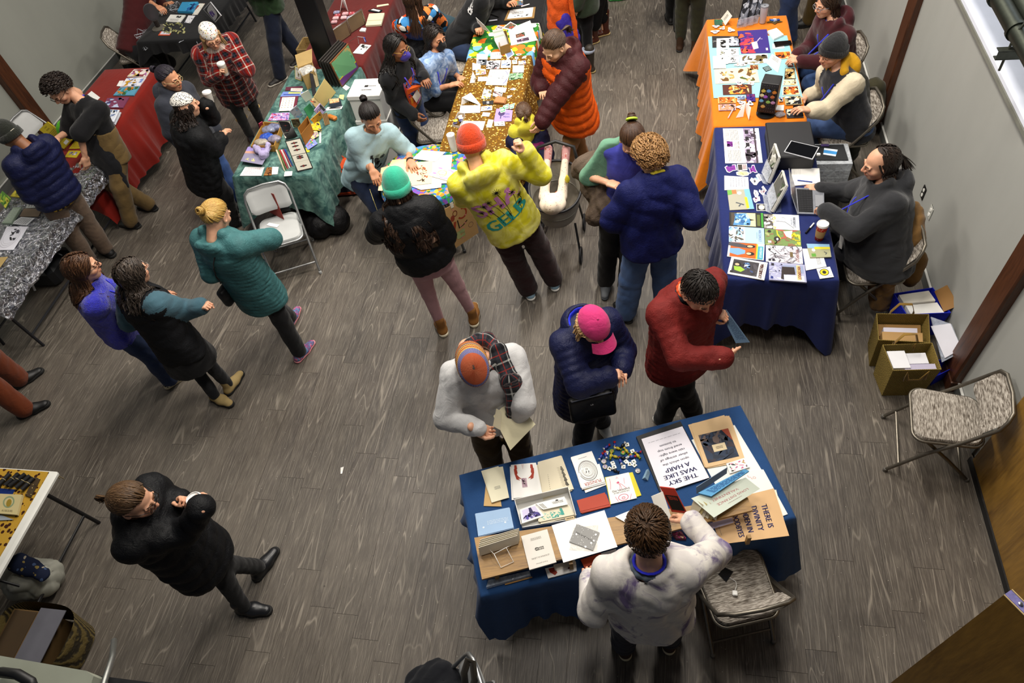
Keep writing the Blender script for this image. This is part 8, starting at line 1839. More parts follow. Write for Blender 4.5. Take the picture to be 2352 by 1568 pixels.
def sticker_table():
 G=crop(1020,80,6.533);z=TZ+.006;bw=['#1a1a1c','#6a6a70','#c8c8cc','#3a3034','#8a5a5a'];gn=['#2f6a3a','#5f9a5a','#1f3a2a','#a8c8a8']
 L=lambda i,c='#9a9aa8':lines(4,c,(.15,.2,.85,.8),90*(i%2),i+1,.3)
 for i,(nm,lab,q,c,ink) in enumerate((('card','white folded card with grey photograph at the far left',(490,285,662,290,632,450,485,450),WH,lambda k:k.blobs(0,.5,1,1,10,['#5a5f6a','#3a3f48','#8a8f9a'],.2,3)),('card','white folded card next to the wooden file box',(695,262,885,250,855,355,695,365),WH,L(1)),('photo','white-framed blue photo tilted by the fruit cloth',(905,265,1010,210,1055,290,950,368),WH,lambda k:k.rect(.12,.12,.88,.88,'#7a8ab0')),('photo','wide black and white photo stack',(640,385,850,380,830,510,630,510),'#d8d8dc',pic(bw,40,.12,5)),('card','blue-grey card with dark strap drawing',(860,382,1005,380,1000,490,850,495),'#dfe3ec',pic(['#3a4a6a','#8a9ab8','#c8d0e0'],14,.16,6,box=(.1,.1,.9,.9))),('sticker','small white sticker of a lantern',(1020,380,1095,378,1100,432,1025,436),WH,pic(['#3a5a4a','#6a8a7a'],6,.16,2,box=(.2,.2,.8,.8))),('sticker','orange and blue sticker at the far right edge',(1115,390,1222,385,1224,440,1115,442),'#e8e4e0',pic(['#c85a2a','#3a3a8a','#d8a04a'],14,.16,3)),('card','white card half under the coloured landscape print',(425,418,552,450,545,512,425,530),WH,None),('print','small coloured landscape print',(470,500,618,515,632,585,480,606),'#e8e0dc',pic(['#c89a4a','#7a9ac8','#d8b8a8','#9a6a9a'],18,.2,7,2,box=(.05,.1,.95,.95))),('sign','blank white card above the green photos',(1030,460,1200,455,1195,562,1028,565),WH,None),('photo','row of green photographs',(970,582,1185,566,1180,650,975,680),'#8aa88a',pic(gn,34,.12,8)),('poster','big white sticker poster in the middle',(690,520,995,520,935,755,620,750),WH,lambda k:(k.greek(.1,.05,.3,.2,3,'#6aa87a'),k.line([(.78,.1),(.88,.2),(.92,.35)],.02,'#3a3a8a'),k.line([(.95,.6),(.9,.8),(.8,.92)],.025,'#3a3f9a'),k.blobs(.4,.4,.8,.6,8,['#3a3a3a','#8a8a8a'],.03,3),k.greek(.05,.8,.2,.95,2,'#6aa87a'),k.greek(.1,.4,.2,.5,2,'#b85a5a'))),('card','small white label left of the big poster',(510,630,648,625,645,690,505,695),WH,L(0)),('card','white label below the big poster',(765,775,940,795,918,865,748,845),WH,None),('photo','small dark photo under the white label',(735,855,885,862,865,930,730,926),'#c8c4c0',pic(bw,20,.16,4)),('sticker_pack','clear pack of round-cornered yellow-edged cards',(600,800,715,832,690,960,558,955),'#ece8d8',pic(['#b8a84a','#6a6a5a'],8,.12,3)),('card','black card with white bars',(575,992,740,985,736,1045,578,1040),'#17181c',lambda k:(k.rect(.4,.2,.48,.8,WH),k.rect(.54,.2,.6,.8,WH))),('card','white card with coloured figures under the black card',(560,1075,720,1060,722,1126,550,1142),WH,pic(['#3a5a9a','#9a8a3a','#3a3a3a'],12,.16,5,box=(.1,.2,.9,.8))),('card','tiny white price card near the violet sheet',(585,1160,697,1170,670,1225,565,1216),WH,L(0)),('sheet','violet sheet printed with a dark umbrella shape',(785,1105,1030,1130,1010,1292,745,1302),'#a48fd0',lambda k:(k.ell(.36,.36,.2,.2,'#4a3a6a',10),k.rect(.32,.5,.38,.78,'#4a3a6a'),k.text('SNAIL',.68,.36,.14,'#3a2f5a',0,width=.36),k.text('MEAN',.68,.62,.14,'#3a2f5a',0,width=.36))),('sheet','blank white sheet half hidden by the orange beanie',(290,1290,620,1296,580,1430,250,1382),WH,None),('card','narrow cream card beside the violet sheet',(665,1265,742,1276,710,1390,632,1386),'#ece4cc',L(1,'#b89a6a')),('sticker','white oval sticker of two faces',(750,1290,905,1285,915,1362,755,1366),WH,pic(['#3a3a3a','#8a8a8a'],8,.12,3,box=(.1,.2,.9,.8))))):
  flat(nm,lab+' on the gold-leaf cloth',nm.split('_')[0],Qd(G,q),z+.003+.0008*(i%4),.003,color=c,ink=ink)
 for i,q in enumerate(((830,1092,900,1080,930,1150,850,1172),(885,1062,972,1028,972,1105,890,1118),(980,1050,1060,1020,1045,1100,985,1112))):flat('card','white card with green border fanned over the violet sheet','card',Qd(G,q),z+.011,.002,color=WH,ink=lambda k:(k.rect(.1,.15,.9,.85,'#2f9a5a'),k.rect(.2,.3,.8,.7,'#d8ecdc')),group='green-bordered cards')
 stack('packet','brown paper packet on top of its little pile on the gold-leaf cloth','packet',Qd(G,(800,915,930,942,900,1020,750,1000)),z,4,.006,'#b87a4a',5,.008,each='brown paper packet in the little pile on the gold-leaf cloth',group='brown paper packets')
 for i,(x,y) in enumerate(((1120,295),(1205,335),(1090,348),(1035,812),(980,925),(960,380))):
  p=P(*G(x,y),z+.001);o=put('sticker',make_mesh('sticker',[(.03*math.cos(a)*(1+.25*math.sin(3*a)),.02*math.sin(a),0) for a in np.linspace(0,6.28,14,endpoint=False)],[tuple(range(14))],Pl('#e8e6e2',.4)),None,p,i);tag(o,'little die-cut sticker lying on the gold-leaf cloth','sticker','stickers on the gold-leaf cloth');k=Ink();k.blobs(.2,.3,.8,.7,6,['#1a1a1a','#5a4a2a','#3a2a5a'],.14,i,2);lay_ink(k,arr([[-.03,.02,0],[.03,.02,0],[.03,-.02,0],[-.03,-.02,0]]),arr((0,0,1)),o,off=np.zeros(3))
 def tent(lab,ql,qr,h):
  r0,r1=P(*G(*ql[1]),z+h),P(*G(*ql[2]),z+h);o=Tg('tent_card',lab,'card',P(*G(*ql[0]),z));MB().slab([r0,r1,P(*G(*ql[3]),z),P(*G(*ql[0]),z)],.002).Bd('front_flap',Pl(WH,.6,var=.02),o);MB().slab([r0,r1,P(*G(*qr[0]),z),P(*G(*qr[1]),z)],.002).Bd('back_flap',Pl(WH,.6,var=.02),o)
 tent('large white tent card standing on the gold-leaf cloth',((255,1058),(268,940),(400,868),(392,990)),((548,1045),(520,1050)),.07);tent('small blue and white tent card near the knees of the masked woman',((385,722),(430,548),(475,640),(465,718)),((420,700),(400,690)),.06)
 flat('sheet','ruled white sheet in front of the large tent card','paper',Qd(G,(245,1060,545,1055,540,1166,230,1176)),z+.003,.002,color=WH,ink=lines(8,'#c8c8c8',(.1,.1,.9,.9),90,1,.15))
 q=[P(*G(x,y),z+.03) for x,y in((210,1150),(312,1178),(235,1372),(122,1340))];c=arr(q).mean(0);o=Tg('open_box','small clear tray of badges at the near left of the gold-leaf table','tray',c-[0,0,.03])
 for i in range(4):a,b=q[i],q[(i+1)%4];MB().slab([a,b,b-[0,0,.029],a-[0,0,.029]],.002,a-c).Bd('side_panel',clear('#e8e8e8',.5),o)
 for i in range(7):p=c+arr((.03*math.sin(i*2.3),.05*math.cos(i*1.7),-.020+.004*i));b=MB().lathe([(.022,0),(.023,.003),(.015,.007),(.001,.008)],p,14).Bd('badge',Pl(('#e8e6e0','#d8cc3a','#3a3a6a','#c8c8c8')[i%4],.3),None,tuple(p));tag(b,'round badge in the small clear tray','badge','badges in the tray')
 F=crop(1080,0,6.4);zf=TZ+.0085
 rows(F,zf,[('print','big white sheet with three photos beside the fruit-print cloth box','print',(560,430,880,300,985,590,600,668),WH,lambda k:(k.rect(.25,.45,.62,.66,'#6a4a3a'),k.blobs(.25,.45,.62,.66,12,['#b84a3a','#3a4a3a','#8a6a5a'],.06,3),k.rect(.25,.76,.72,.92,'#4a3a4a'),k.blobs(.25,.76,.72,.92,14,['#b8a0b0','#2a2030','#8a6a7a'],.05,4))),('print','white photo print of a red leaf on the fruit cloth','print',(465,415,590,318,700,375,612,448),WH,lambda k:(k.rect(.15,.12,.92,.88,'#6a5a4a'),k.blobs(.2,.15,.9,.85,14,['#b8402a','#4a5a4a','#8a7a5a'],.16,2)),.003,.007),('print','dark photo print beside the red leaf one','print',(345,455,410,372,500,400,440,470),'#d8d4d0',pic(['#5a3a3a','#8a6a6a','#2a2024'],12,.2,3,box=(.1,.1,.9,.9))),('clipboard','clipboard with white drawing sheets on the black cloth','clipboard',(500,298,560,150,962,100,940,262),'#8a6a3a',lambda k:(k.rect(.12,.08,.98,.92,'#dcdcda'),k.greek(.5,.2,.75,.6,3,'#2a2a2a',90),k.blobs(.2,.3,.4,.8,8,['#4a4a4a'],.04,3)),.008),('booklet','bright collage board at the top of the black cloth','print',(600,-20,780,-20,775,80,640,85),'#5a5a5a',pic(['#c87a2a','#3a6a9a','#a8382a','#d8d8d0','#5a8a5a'],34,.12,3))])
 q=[P(*F(x,y),zf+.10) for x,y in((385,470),(530,445),(582,640),(435,690))];c=arr(q).mean(0);o=Tg('file_box','wooden file box of prints on the fruit-print cloth','box',(c[0],c[1],zf));WD=Pl('#8a6a2c',.6,name='plywood_box')
 for i in range(4):a,b=q[i],q[(i+1)%4];MB().slab([a,b,b-[0,0,.098],a-[0,0,.098]],.006,a-c).Bd('side_panel',WD,o)
 for i in range(7):t=.12+.11*i;a=q[0]*(1-t)+q[3]*t;b=q[1]*(1-t)+q[2]*t;l=arr((-.05,.02,.03));Sh('file_sheet','print filed in the wooden box, leaning back','print',[a+l,b+l,b-[0,0,.09],a-[0,0,.09]],.003,up=(.4,-1,.3),color=('#e8e8ec','#c8d4c0','#f0efec')[i%3],group='prints in the wooden file box')
 Sh('sheet','large white print pulled up out of the file box','print',[P(*F(82,255),.98),P(*F(205,372),.96),P(*F(300,480),.86),P(*F(130,400),.88)],.002,up=(.3,-1,.5),color=WH,ink=lines(5,'#9a9aa8',(.1,.1,.9,.9),90))
 for i,(x0,y0,x1,y1) in enumerate(((275,308,398,292),(300,200,420,245),(750,98,870,62))):a,b=P(*F(x0,y0),zf+.008),P(*F(x1,y1),zf+.008);tag(MB().tube([a,b],.008,8).Bd('marker',Pl(('#c8ccd8','#2a2a2a','#d8d8d8')[i],.4),None,tuple(a)),('pale blue marker on the black cloth','black marker on the black cloth','white marker at the far end of the black cloth')[i],'marker')
sticker_table()
def round_table():
 R=crop(860,320,9.8);z=.753;ln='#b0623a'
 rows(R,z,[('sheet','cream sheet at the left of the pile on the flowered cloth','paper',(150,640,420,570,330,1160,80,1150),'#e8cfa4',None),('sheet','pale yellow sheet poking out at the back of the pile','paper',(400,460,760,440,740,640,300,640),'#efe6a8',None,.002,.004),('sheet','white sheet showing at the near edge of the pile','paper',(700,1000,1510,900,1500,1080,1050,1135),'#e6ecf4',None,.002,.005),('sheet','broad white sheet under the lion drawing','paper',(1300,360,1755,345,1690,980,1280,1000),'#f6f4ec',None,.003,.007),('drawing','cream sheet with red and black inked drawing under the drawing hand','drawing',(330,570,1310,480,1290,985,820,1040),'#ecd7ac',lambda k:(k.blobs(.45,.15,.85,.75,26,['#a8482a','#c8623a','#8a3a24'],.05,3,2),[k.ring(.72+.06*math.sin(i*2),.3+.12*i,.06,.05,.2,'#3a2a1c') for i in range(4)],k.line([(.4,.82),(.5,.84),(.6,.80)],.03,'#3a2a1c'),k.poly([(.62,.72),(.66,.80),(.74,.78),(.68,.84),(.7,.92),(.64,.87),(.58,.92)],'#3a2a1c')),.003,.011),('drawing','white sheet with faint pencil lines on the flowered cloth','drawing',(1062,240,1600,280,1370,500,860,432),WH,lambda k:(k.line([(.4,.4),(.6,.6),(.75,.5)],.01,'#8a8a9a'),k.ring(.66,.45,.14,.16,.06,'#9a9aa8')),.003,.013),('drawing','cream sheet with a pink-framed inked animal head','drawing',(1430,610,1905,700,1730,950,1215,812),'#f4ead0',lambda k:(k.ring(.55,.52,.40,.42,.14,'#d08ac8',24,-1.6,1.9),k.rect(.06,.6,.2,.72,'#c880c0'),k.rect(.08,.06,.26,.16,'#c880c0'),[k.ring(.45+.06*math.cos(i),.5+.1*math.sin(i*1.7),.12+.02*i,.16+.03*i,.05,'#c8a04a') for i in range(5)]),.003,.015)],th=.002)
 T=crop(1000,440,6.27)
 a,b=P(*T(75,257),.735),P(*T(430,60),.735);d=nrm(b-a);n=np.cross(d,(0,0,1));n=n if n@(CAM_P-a)>0 else-n;a=a+n*.02;b=b+n*.02
 br=on_plane(*T(625,590),a,n);bl=on_plane(*T(185,885),a,n);w=np.linalg.norm(bl-br)
 tr=br+arr((0,0,1))*(a[2]-br[2]);q=[a,tr,br,bl]
 o=Sh('poster','kraft drawing taped to the edge of the round table, hanging down','poster',q,.002,up=n,color='#b89460',ink=lambda k:(k.ring(.62,.30,.17,.13,.3,'#9a3a1f',20,-1.6,2.6),k.ring(.40,.22,.08,.07,.3,'#6a2a18'),k.ell(.30,.3,.07,.07,'#8a3a24',10),k.line([(.36,.40),(.30,.56),(.22,.66)],.05,'#9a3a1f'),k.line([(.44,.40),(.46,.6),(.6,.58),(.74,.52)],.022,'#241a10'),k.ring(.82,.68,.08,.06,.12,'#6a4a4a'),[k.ell(u,v,.025,.018,'#d07a80',6) for u,v in((.72,.38),(.66,.56),(.52,.56),(.58,.64),(.5,.86),(.2,.86),(.36,.12))],k.blobs(.3,.66,.6,.84,12,['#a8b078','#9aa870'],.06,3)))
 for k_ in(.3,.8):c=a+(tr-a)*k_;MB().slab([c+n*.003+[0,0,.03],c+d*.03+n*.003+[0,0,.03],c+d*.03+n*.003-[0,0,.03],c+n*.003-[0,0,.03]],.001,n).Bd('tape_strip',Pl('#e8e4d8',.5),o)
 a=P(856,440,.735);n=nrm(arr((-.9,-.45,0)));d=np.cross((0,0,1),n);Sh('poster','small yellow drawing hanging at the left edge of the round table','poster',[a-d*.05+n*.02,a+d*.13+n*.02,a+d*.13+n*.02-[0,0,.22],a-d*.05+n*.02-[0,0,.22]],.002,up=n,color='#d8cc7a',ink=pic(['#a86a3a','#6a8a4a','#3a3a2a'],10,.1,2,box=(.3,.2,.8,.9)))
 tag(MB().tube([P(*R(x,y),zz) for x,y,zz in((1160,175,.76),(1200,145,.80),(1260,150,.80),(1290,115,.84),(1360,120,.84),(1395,165,.77))],.003,6).Bd('cord_loop',Pl('#d8c8a4',.8),None,tuple(P(*R(1270,150),.76)),smooth=True),'pale cord loop at the back edge of the round table','cord')
round_table()
def teal_table():
 T,S,K=crop(540,160,5.226),crop(500,0,3.734),crop(660,0,6.535);z=TZ+.0065
 flow=['#c86a9a','#8a6ac0','#e8e0ec','#b03a5a','#6a5aa8']
 on=' on the teal velvet'
 rows(T,z,[('folder','maroon folder at the far left'+on,'folder',(610,208,808,195,820,238,600,250),'#5a1a34',None,.004),('card','white label on the maroon folder'+on,'card',(672,222,815,222,800,262,665,256),'#ece8dc',lines(2,'#b86a6a'),.002,.007),('album','blue and lilac album'+on,'book',(578,264,820,268,790,312,542,322),'#6f86c8',lambda k:(k.rect(.3,.1,.9,.4,'#d8d85a'),k.rect(.1,.5,.9,.7,'#3a4a9a')),.012),('album','maroon-bound album with white sheet'+on,'book',(545,322,758,310,735,440,528,446),'#6a1f34',None,.010),('sheet','cream sheet dotted with small emblems on the maroon album','paper',(566,332,722,326,690,490,525,496),'#f0ead8',lambda k:[k.ell(.15+.23*(i%4),.12+.16*(i//4),.03,.025,('#2a2a3a','#b85a3a','#c8a04a')[i%3],6) for i in range(20)],.002,.013),('print','pink and violet patterned sheets'+on,'print',(440,522,655,512,640,604,390,612),'#b89ac8',pic(flow,40,.12,4),.004),('print','lilac seascape print at the near corner'+on,'print',(155,925,448,912,325,1140,65,1096),'#8a86a0',lambda k:(k.rect(0,0,1,.45,'#9a8ac8'),k.rect(0,.3,.7,.45,'#c89a8a'),k.blobs(.1,.75,.6,.9,8,['#d8d08a'],.06,3,3)),.003,.05),('sheet','white sheet with faint pink lines at the near edge'+on,'paper',(120,1166,350,1166,315,1272,55,1272),'#eef0ee',lines(5,'#d8b8c0')),('card','brown leather bookmark with cut letters'+on,'card',(382,1172,442,1170,436,1266,340,1270),'#7a4a1c',pic(['#3a2008','#9a6a34'],20,.08,5)),('card','white price cards beside the leather bookmark','card',(445,1166,522,1166,508,1254,440,1256),WH,None,.004),('card','small white card by the chair back'+on,'card',(596,1222,688,1216,680,1270,586,1278),WH),('print','blue floral card'+on,'print',(820,872,930,806,990,886,872,962),'#7f8ad0',pic(['#4a9a5a','#d8d07a','#5a6ac0','#c86a6a'],26,.1,6,box=(.15,.15,.85,.85)),.003,.012),('print','yellow card under the blue floral card','print',(845,940,885,930,895,985,860,990),'#d8c81e'),('print','checked cream and violet card'+on,'print',(865,766,982,720,1005,790,930,836),'#d8c890',pic(['#8a6aa0','#c8a05a','#e8e0c0'],20,.1,5),.003,.02),('print','yellow and violet card with a bird'+on,'print',(875,656,1010,622,1040,732,930,722),'#d8b81e',pic(['#5a3a7a','#2a2a2a','#e8d86a'],14,.12,3),.003,.03),('envelope','long white envelope'+on,'paper',(1108,450,1292,434,1276,470,1080,490),WH,None,.003),('card','white card fallen at the foot of the framed prints','card',(1288,215,1325,180,1378,212,1335,250),WH),('card','pale yellow note'+on,'card',(1255,300,1310,302,1300,360,1245,340),'#e4dc8a'),('card','narrow white strip by the floral cards'+on,'card',(1010,740,1034,740,1030,878,1010,878),WH)])
 MB().tube([P(*T(1130,464),z+.008),P(*T(1265,456),z+.008)],.004,6).Bd('ballpoint',Pl('#101014',.4),None,tuple(P(*T(1200,460),z)));tag(bpy.data.objects['ballpoint'],'black pen on the long white envelope','pen')
 def up(nm,lab,cat,q,h,c,ink=None,th=.006,u=(-.2,-1,.3),group=None):
  """board standing on the table: q = top-left, top-right, bottom-right, bottom-left pixels"""
  p=Qd(T,q) if isinstance(q,tuple) else q
  return Sh(nm,lab,cat,[P(*p[0],z+h),P(*p[1],z+h),P(*p[2],z+.004),P(*p[3],z+.004)],th,up=u,color=c,ink=ink)
 bl=lambda seed:lambda k:(k.rect(.05,.03,.95,.97,'#d8d4c4'),k.rect(.05,.48,.95,.495,'#1a1a1a'),k.rect(.05,.70,.95,.71,'#b8b4a4'),[(k.ell(.5,v,.24,.025,'#3a2a2a',8),k.ell(.5,v,.05,.04,'#7a2a24',8)) for v in((.12,.22,.34,.55,.60,.86) if seed else(.3,.6))])
 o=Tg('folding_sign','black-edged folding sign of small drawings standing'+on,'sign',P(*T(700,1100),z));
 for i,(q,h0,h1) in enumerate((((598,856,782,814,938,1182,748,1226),.26,0),((505,610,665,612,700,790,600,830),.25,.10))):
  p=Qd(T,q);qq=[P(*p[0],z+h0),P(*p[1],z+h0),P(*p[2],z+h1+.004),P(*p[3],z+h1+.004)];n=nrm(np.cross(arr(qq[1])-qq[0],arr(qq[3])-qq[0]));n=n if n@(CAM_P-qq[0])>0 else-n;e=MB().slab(qq,.005,n).Bd('panel',Pl('#141414',.5),o);k=Ink(.5);bl(1-i)(k);lay_ink(k,arr(qq),n,e)
 p=Qd(T,(600,850,680,668,752,800,700,830));MB().slab([P(*p[0],z+.20),P(*p[1],z+.28),P(*p[2],z+.20),P(*p[3],z+.16)],.005,(0,-1,.3)).Bd('middle_panel',Pl('#1c1b1a',.5),o)
 for i in range(6):up('notebook','thin standing notebook in the fanned row near the folding sign','booklet',(486+i*20,962-i,500+i*20,960-i,592+i*20,1215-i*12,578+i*20,1200-i*12),.13,('#d8c8a8','#5a6a2a','#b82a34','#e8e4dc','#a83a4a','#2a4a9a')[i],th=.008,group=None)['label']=('outermost tan','mossy green','scarlet','off-white','rose red','navy blue')[i]+' notebook in the fanned row by the folding sign'
 up('folder','big cream folder standing open'+on,'folder',(940,330,1070,108,1205,272,1060,450),.20,'#b8a468',lines(9,'#a08a4a',(.1,.1,.9,.9),0,3,.15));up('print','tan folder page of dark plants and a red fruit','print',(890,365,960,325,1060,448,990,480),.10,'#c0a874',pic(['#4a3a2a','#b84a2a','#6a5a4a'],14,.1,4))
 up('zine','green-bordered zine with acid yellow creature'+on,'zine',(820,470,892,404,948,482,890,592),.12,'#2f7a4a',lambda k:(k.rect(.08,.06,.92,.94,'#8a9a8a'),k.ring(.55,.6,.25,.2,.4,'#c8e02a')));up('zine','lilac zine with bold black letters'+on,'zine',(950,490,1022,404,1097,482,1012,572),.13,'#c0a8d8',lambda k:(k.text('OR',.5,.4,.3,'#1a1a1a',0,width=.7),k.rect(.7,.1,.95,.9,'#2a2a2a')));up('zine','mustard spiral-bound zine with dark bird'+on,'zine',(908,602,1022,500,1062,560,970,662),.10,'#c08a1e',pic(['#3a2a14'],5,.12,2));up('card','pale card standing among the zines','card',(780,300,880,245,930,340,850,390),.12,'#d0d0c0',None);up('card','grey card with a drawn arch standing behind the cardboard box','card',(655,500,740,430,815,540,740,600),.16,'#a8a8b4',pic(['#7aa0c8','#8a8a92'],6,.12,3));up('card','brown postcard leaning behind the folding sign','card',(668,600,760,590,805,705,700,690),.14,'#8a6a44',pic(['#c8a878','#5a3a1c'],10,.14,3))
 for i in range(7):up('booklet','wooden-brown booklet standing in a tight bunch by the zines','booklet',(1040+i*9,535-i*3,1050+i*9,533-i*3,1090+i*8,668-i*3,1080+i*8,672-i*3),.10,('#8a6a3a','#5a3f1c')[i%2],th=.005)['group']='brown booklets'
 def box(nm,lab,q,h,c,zb=z,name='carton',flap=True,wall=.004):
  p=[P(x,y,zb+h) for x,y in q];ctr=arr(p).mean(0);o=Tg(nm,lab,'box',(ctr[0],ctr[1],zb));m_=Pl(c,.75,var=.08,name=name)
  for i in range(4):a,b=p[i],p[(i+1)%4];MB().slab([a,b,b-[0,0,h],a-[0,0,h]],wall,a-ctr).Bd('side_panel',m_,o)
  MB().slab([v-[0,0,h-.004] for v in p],.003).Bd('box_floor',m_,o);return o,p
 box('carton','tall brown carton standing behind the folding sign',Qd(T,(752,700,868,556,900,640,790,780)),.14,'#96601c');o,p=box('crate','pale wooden crate of bagged prints'+on,Qd(T,(185,918,340,622,560,640,470,915)),.07,'#a87c34',wall=.008)
 for i,(x,y,c) in enumerate(((400,720,'#8a90a8'),(470,690,'#7a80a0'),(380,810,'#2a5ac8'),(470,830,'#9a94a8'),(310,870,'#b8b0a0'))):tag(Sf('bagged_print',Sdf().ell(P(*T(x,y),z+.06),(.075,.05,.03),k=.01),.009,clear(c,.85),wr=.008,wf=45,seed=i),('silvery','grey-blue','bright blue','violet-grey','tan')[i]+' bagged bundle in the pale wooden crate','packet')
 tag(Sf('ribbon_heap',Sdf().cone(P(*T(240,930),z+.09),P(*T(330,1020),z+.08),.025,.03).cone(P(*T(400,890),z+.10),P(*T(360,1040),z+.07),.02,.02),.008,Fb('#a49ac0',.6,name='organza'),wr=.012,wf=50),'lilac gauze ribbon heaped over the seascape print','ribbon')
 up('card','crimson card sticking out of the wooden crate','card',(285,650,330,622,345,700,300,735),.12,'#a81f4a');box('tray','little dark tray of orange cards'+on,Qd(T,(1122,350,1255,338,1268,392,1130,420)),.05,'#3a4052')
 Sh('card','orange spotted card on the little dark tray','card',[P(*v,z+.055) for v in Qd(T,(1130,352,1245,342,1250,385,1135,405))],.004,color='#d8a878',ink=pic(['#b8402a','#e8d8b8'],16,.1,3))
 MB().box(P(*T(1165,572),z+.02),(.12,.05,.04),rot=-.5,bev=.01).Bd('wooden_block',wood('#8a4a14','#c87a2a','x'),None,tuple(P(*T(1165,572),z)));tag(bpy.data.objects['wooden_block'],'varnished wooden block at the back edge'+on,'block')
 for i in range(5):
  q=[P(645+.0,0,0)];q=Qd(K,(645-i*14,950-i*2,915-i*8,655-i*8,1078-i*10,1012-i*4,822-i*24,1306+i*4));dz=.0
  qq=[P(*q[0],1.10),P(*q[1],1.10),P(*q[2],z+.02),P(*q[3],z+.004)];n=nrm(np.cross(qq[1]-qq[0],qq[3]-qq[0]));n=n if n@(CAM_P-qq[0])>0 else-n;qq=[v-n*.022*i for v in qq]
  def tea(k):
   k.rect(.03,.03,.97,.97,'#6fa878');k.blobs(.03,.03,.97,.40,26,['#c8985a','#b8a868','#8ab080'],.14,3,2);k.blobs(.03,.3,.97,.70,20,['#5fae8a','#7fbf9a','#6aa070'],.14,5,2);k.rect(.03,.74,.97,.97,'#6a3a80');k.rect(.03,.70,.97,.74,'#d8c81e');k.text('TEA',.42,.52,.20,'#1c1712',0,width=.44,bold=.05)
   for u,h in((.72,.12),(.80,.16),(.89,.13)):k.text('?',u,.46,h,'#2c241a',0,.8)
  Sh('framed_print',('green and purple framed print lettered TEA leading the row' if i==0 else 'dark-edged board leaning in the row behind the TEA print'),'print',qq,.012,up=n,color=('#7a4a24','#2a2622')[min(i,1)],ink=tea if i==0 else None,group=None if i==0 else 'boards behind the TEA print')
 up('magazine','yellow-edged magazine with a big numeral 8, standing','magazine',[K(112,990),K(222,1030),K(216,1216),K(116,1182)],.13,'#d8c41e',lambda k:(k.rect(.06,.04,.94,.96,'#e4e0d4'),k.text('SUNY',.5,.2,.14,'#1a1a1a',0,width=.8),k.text('8',.5,.58,.3,'#2a1a14',0),k.greek(.1,.82,.9,.94,2,'#a83a4a')),u=(-1,-1,.3))
 o,p=box('carton','open cardboard box of clear bags by the steel column',[K(155,1010),K(375,930),K(400,1060),K(225,1150)],.16,'#a88a54')
 a,b=p[0],p[1];MB().slab([a+[-.02,.08,.10],b+[.0,.10,.10],b,a],.004,(0,-1,.5)).Bd('flap',Pl('#b89a60',.75),o);tag(Sf('clear_bags',Sdf().ell(arr(p).mean(0)-[0,0,.03],(.10,.08,.05),k=.01),.010,clear('#d8d8d4',.7),wr=.012,wf=45),'clear bags of cards in the cardboard box','bag')
 for i,x in enumerate((0,1)):up('board',('dark board standing beside the cardboard box','cream-edged board standing beside the dark one')[i],'board',[K(330+40*i,1090-30*i),K(370+40*i,1040-20*i),K(430+45*i,1400-120*i),K(380+50*i,1440-130*i)],.16,('#1c1a1e','#d0bc90')[i],u=(-1,-.6,.3))
 c=P(842,200,.90);Lb,Wb=.34,.30
 for i in range(3):
  zz=.30*i;o=Tg('carton',('white carton at the bottom of the stack behind the teal table','white carton in the middle of the stack behind the teal table','white lidded carton on top of the stack behind the teal table')[i],'box',(c[0],c[1],zz));MB().box((c[0],c[1],zz+.14),(Lb,Wb,.28),bev=.004).Bd('body',Pl('#dcdbd6',.6,var=.04),o);MB().box((c[0],c[1],zz+.275),(Lb+.02,Wb+.02,.05),bev=.005).Bd('lid',Pl('#e2e1dc',.6,var=.03),o)
  k=Ink(1.2);k.rect(.42,.38,.54,.50,'#1a1a1a');k.greek(.55,.40,.8,.48,1,'#3a3a3a');k.greek(.36,.62,.7,.72,1,'#3a3a3a')
  if i==2:lay_ink(k,arr([(c[0]+sx*Lb/2,c[1]+sy*Wb/2,.90) for sx,sy in((-1,1),(1,1),(1,-1),(-1,-1))]),arr((0,0,1)),o)
 b=P(800,440,0);o=Tg('tote_bag','navy canvas tote with orange base and handles on the floor by the teal table','bag',b);NV=Fb('#151a33',.85,name='navy_canvas');OR=Fb('#b8400f',.85,name='orange_canvas')
 MB().box(b+arr((0,.0,.20)),(.34,.17,.34),rot=.12,bev=.03).Bd('bag_body',NV,o);MB().box(b+arr((0,0,.045)),(.35,.18,.085),rot=.12,bev=.03).Bd('base_band',OR,o);MB().box(b+arr((0,0,.375)),(.345,.175,.025),rot=.12,bev=.008).Bd('rim',OR,o)
 for s_ in(-1,1):MB().tube([b+arr((-.10,s_*.095,.05)),b+arr((-.06,s_*.10,.36)),b+arr((0,s_*.05,.50)),b+arr((.06,s_*.10,.36)),b+arr((.10,s_*.095,.05))],.018,6,flat=.25,up=(0,1,0)).Bd('handle',OR,o,smooth=True)
 tag(Sf('duffel_bag',Sdf().cone(P(735,470,.14),P(770,505,.13),.15,.14).cone(P(700,480,.12),P(735,520,.12),.12,.12),.014,Ny('#08080a',.4),wr=.016,wf=22,ground=.004),'black bag slumped on the floor behind the grey chair','bag')
 ch=[P(590,432,.74),P(645,428,.74),P(668,485,.482),P(640,490,.482)];L_=lambda q,nm,c,n:Sh(nm,('brick-red folder cover standing on the grey chair','dark inner board of the red folder on the grey chair')[n],'folder',q,.005,up=(.3,-1,.4),color=c)
 L_([P(591,432,.72),P(628,446,.72),P(652,504,.484),P(620,488,.484)],'folder','#7a241a',0);L_([P(596,430,.73),P(645,429,.73),P(668,484,.49),P(630,488,.49)],'folder_board','#24282a',1)
 flat('card','white card on the seat of the grey chair','card',[(618,511),(642,516),(636,522),(612,517)],.478,.002,color=WH)
teal_table()
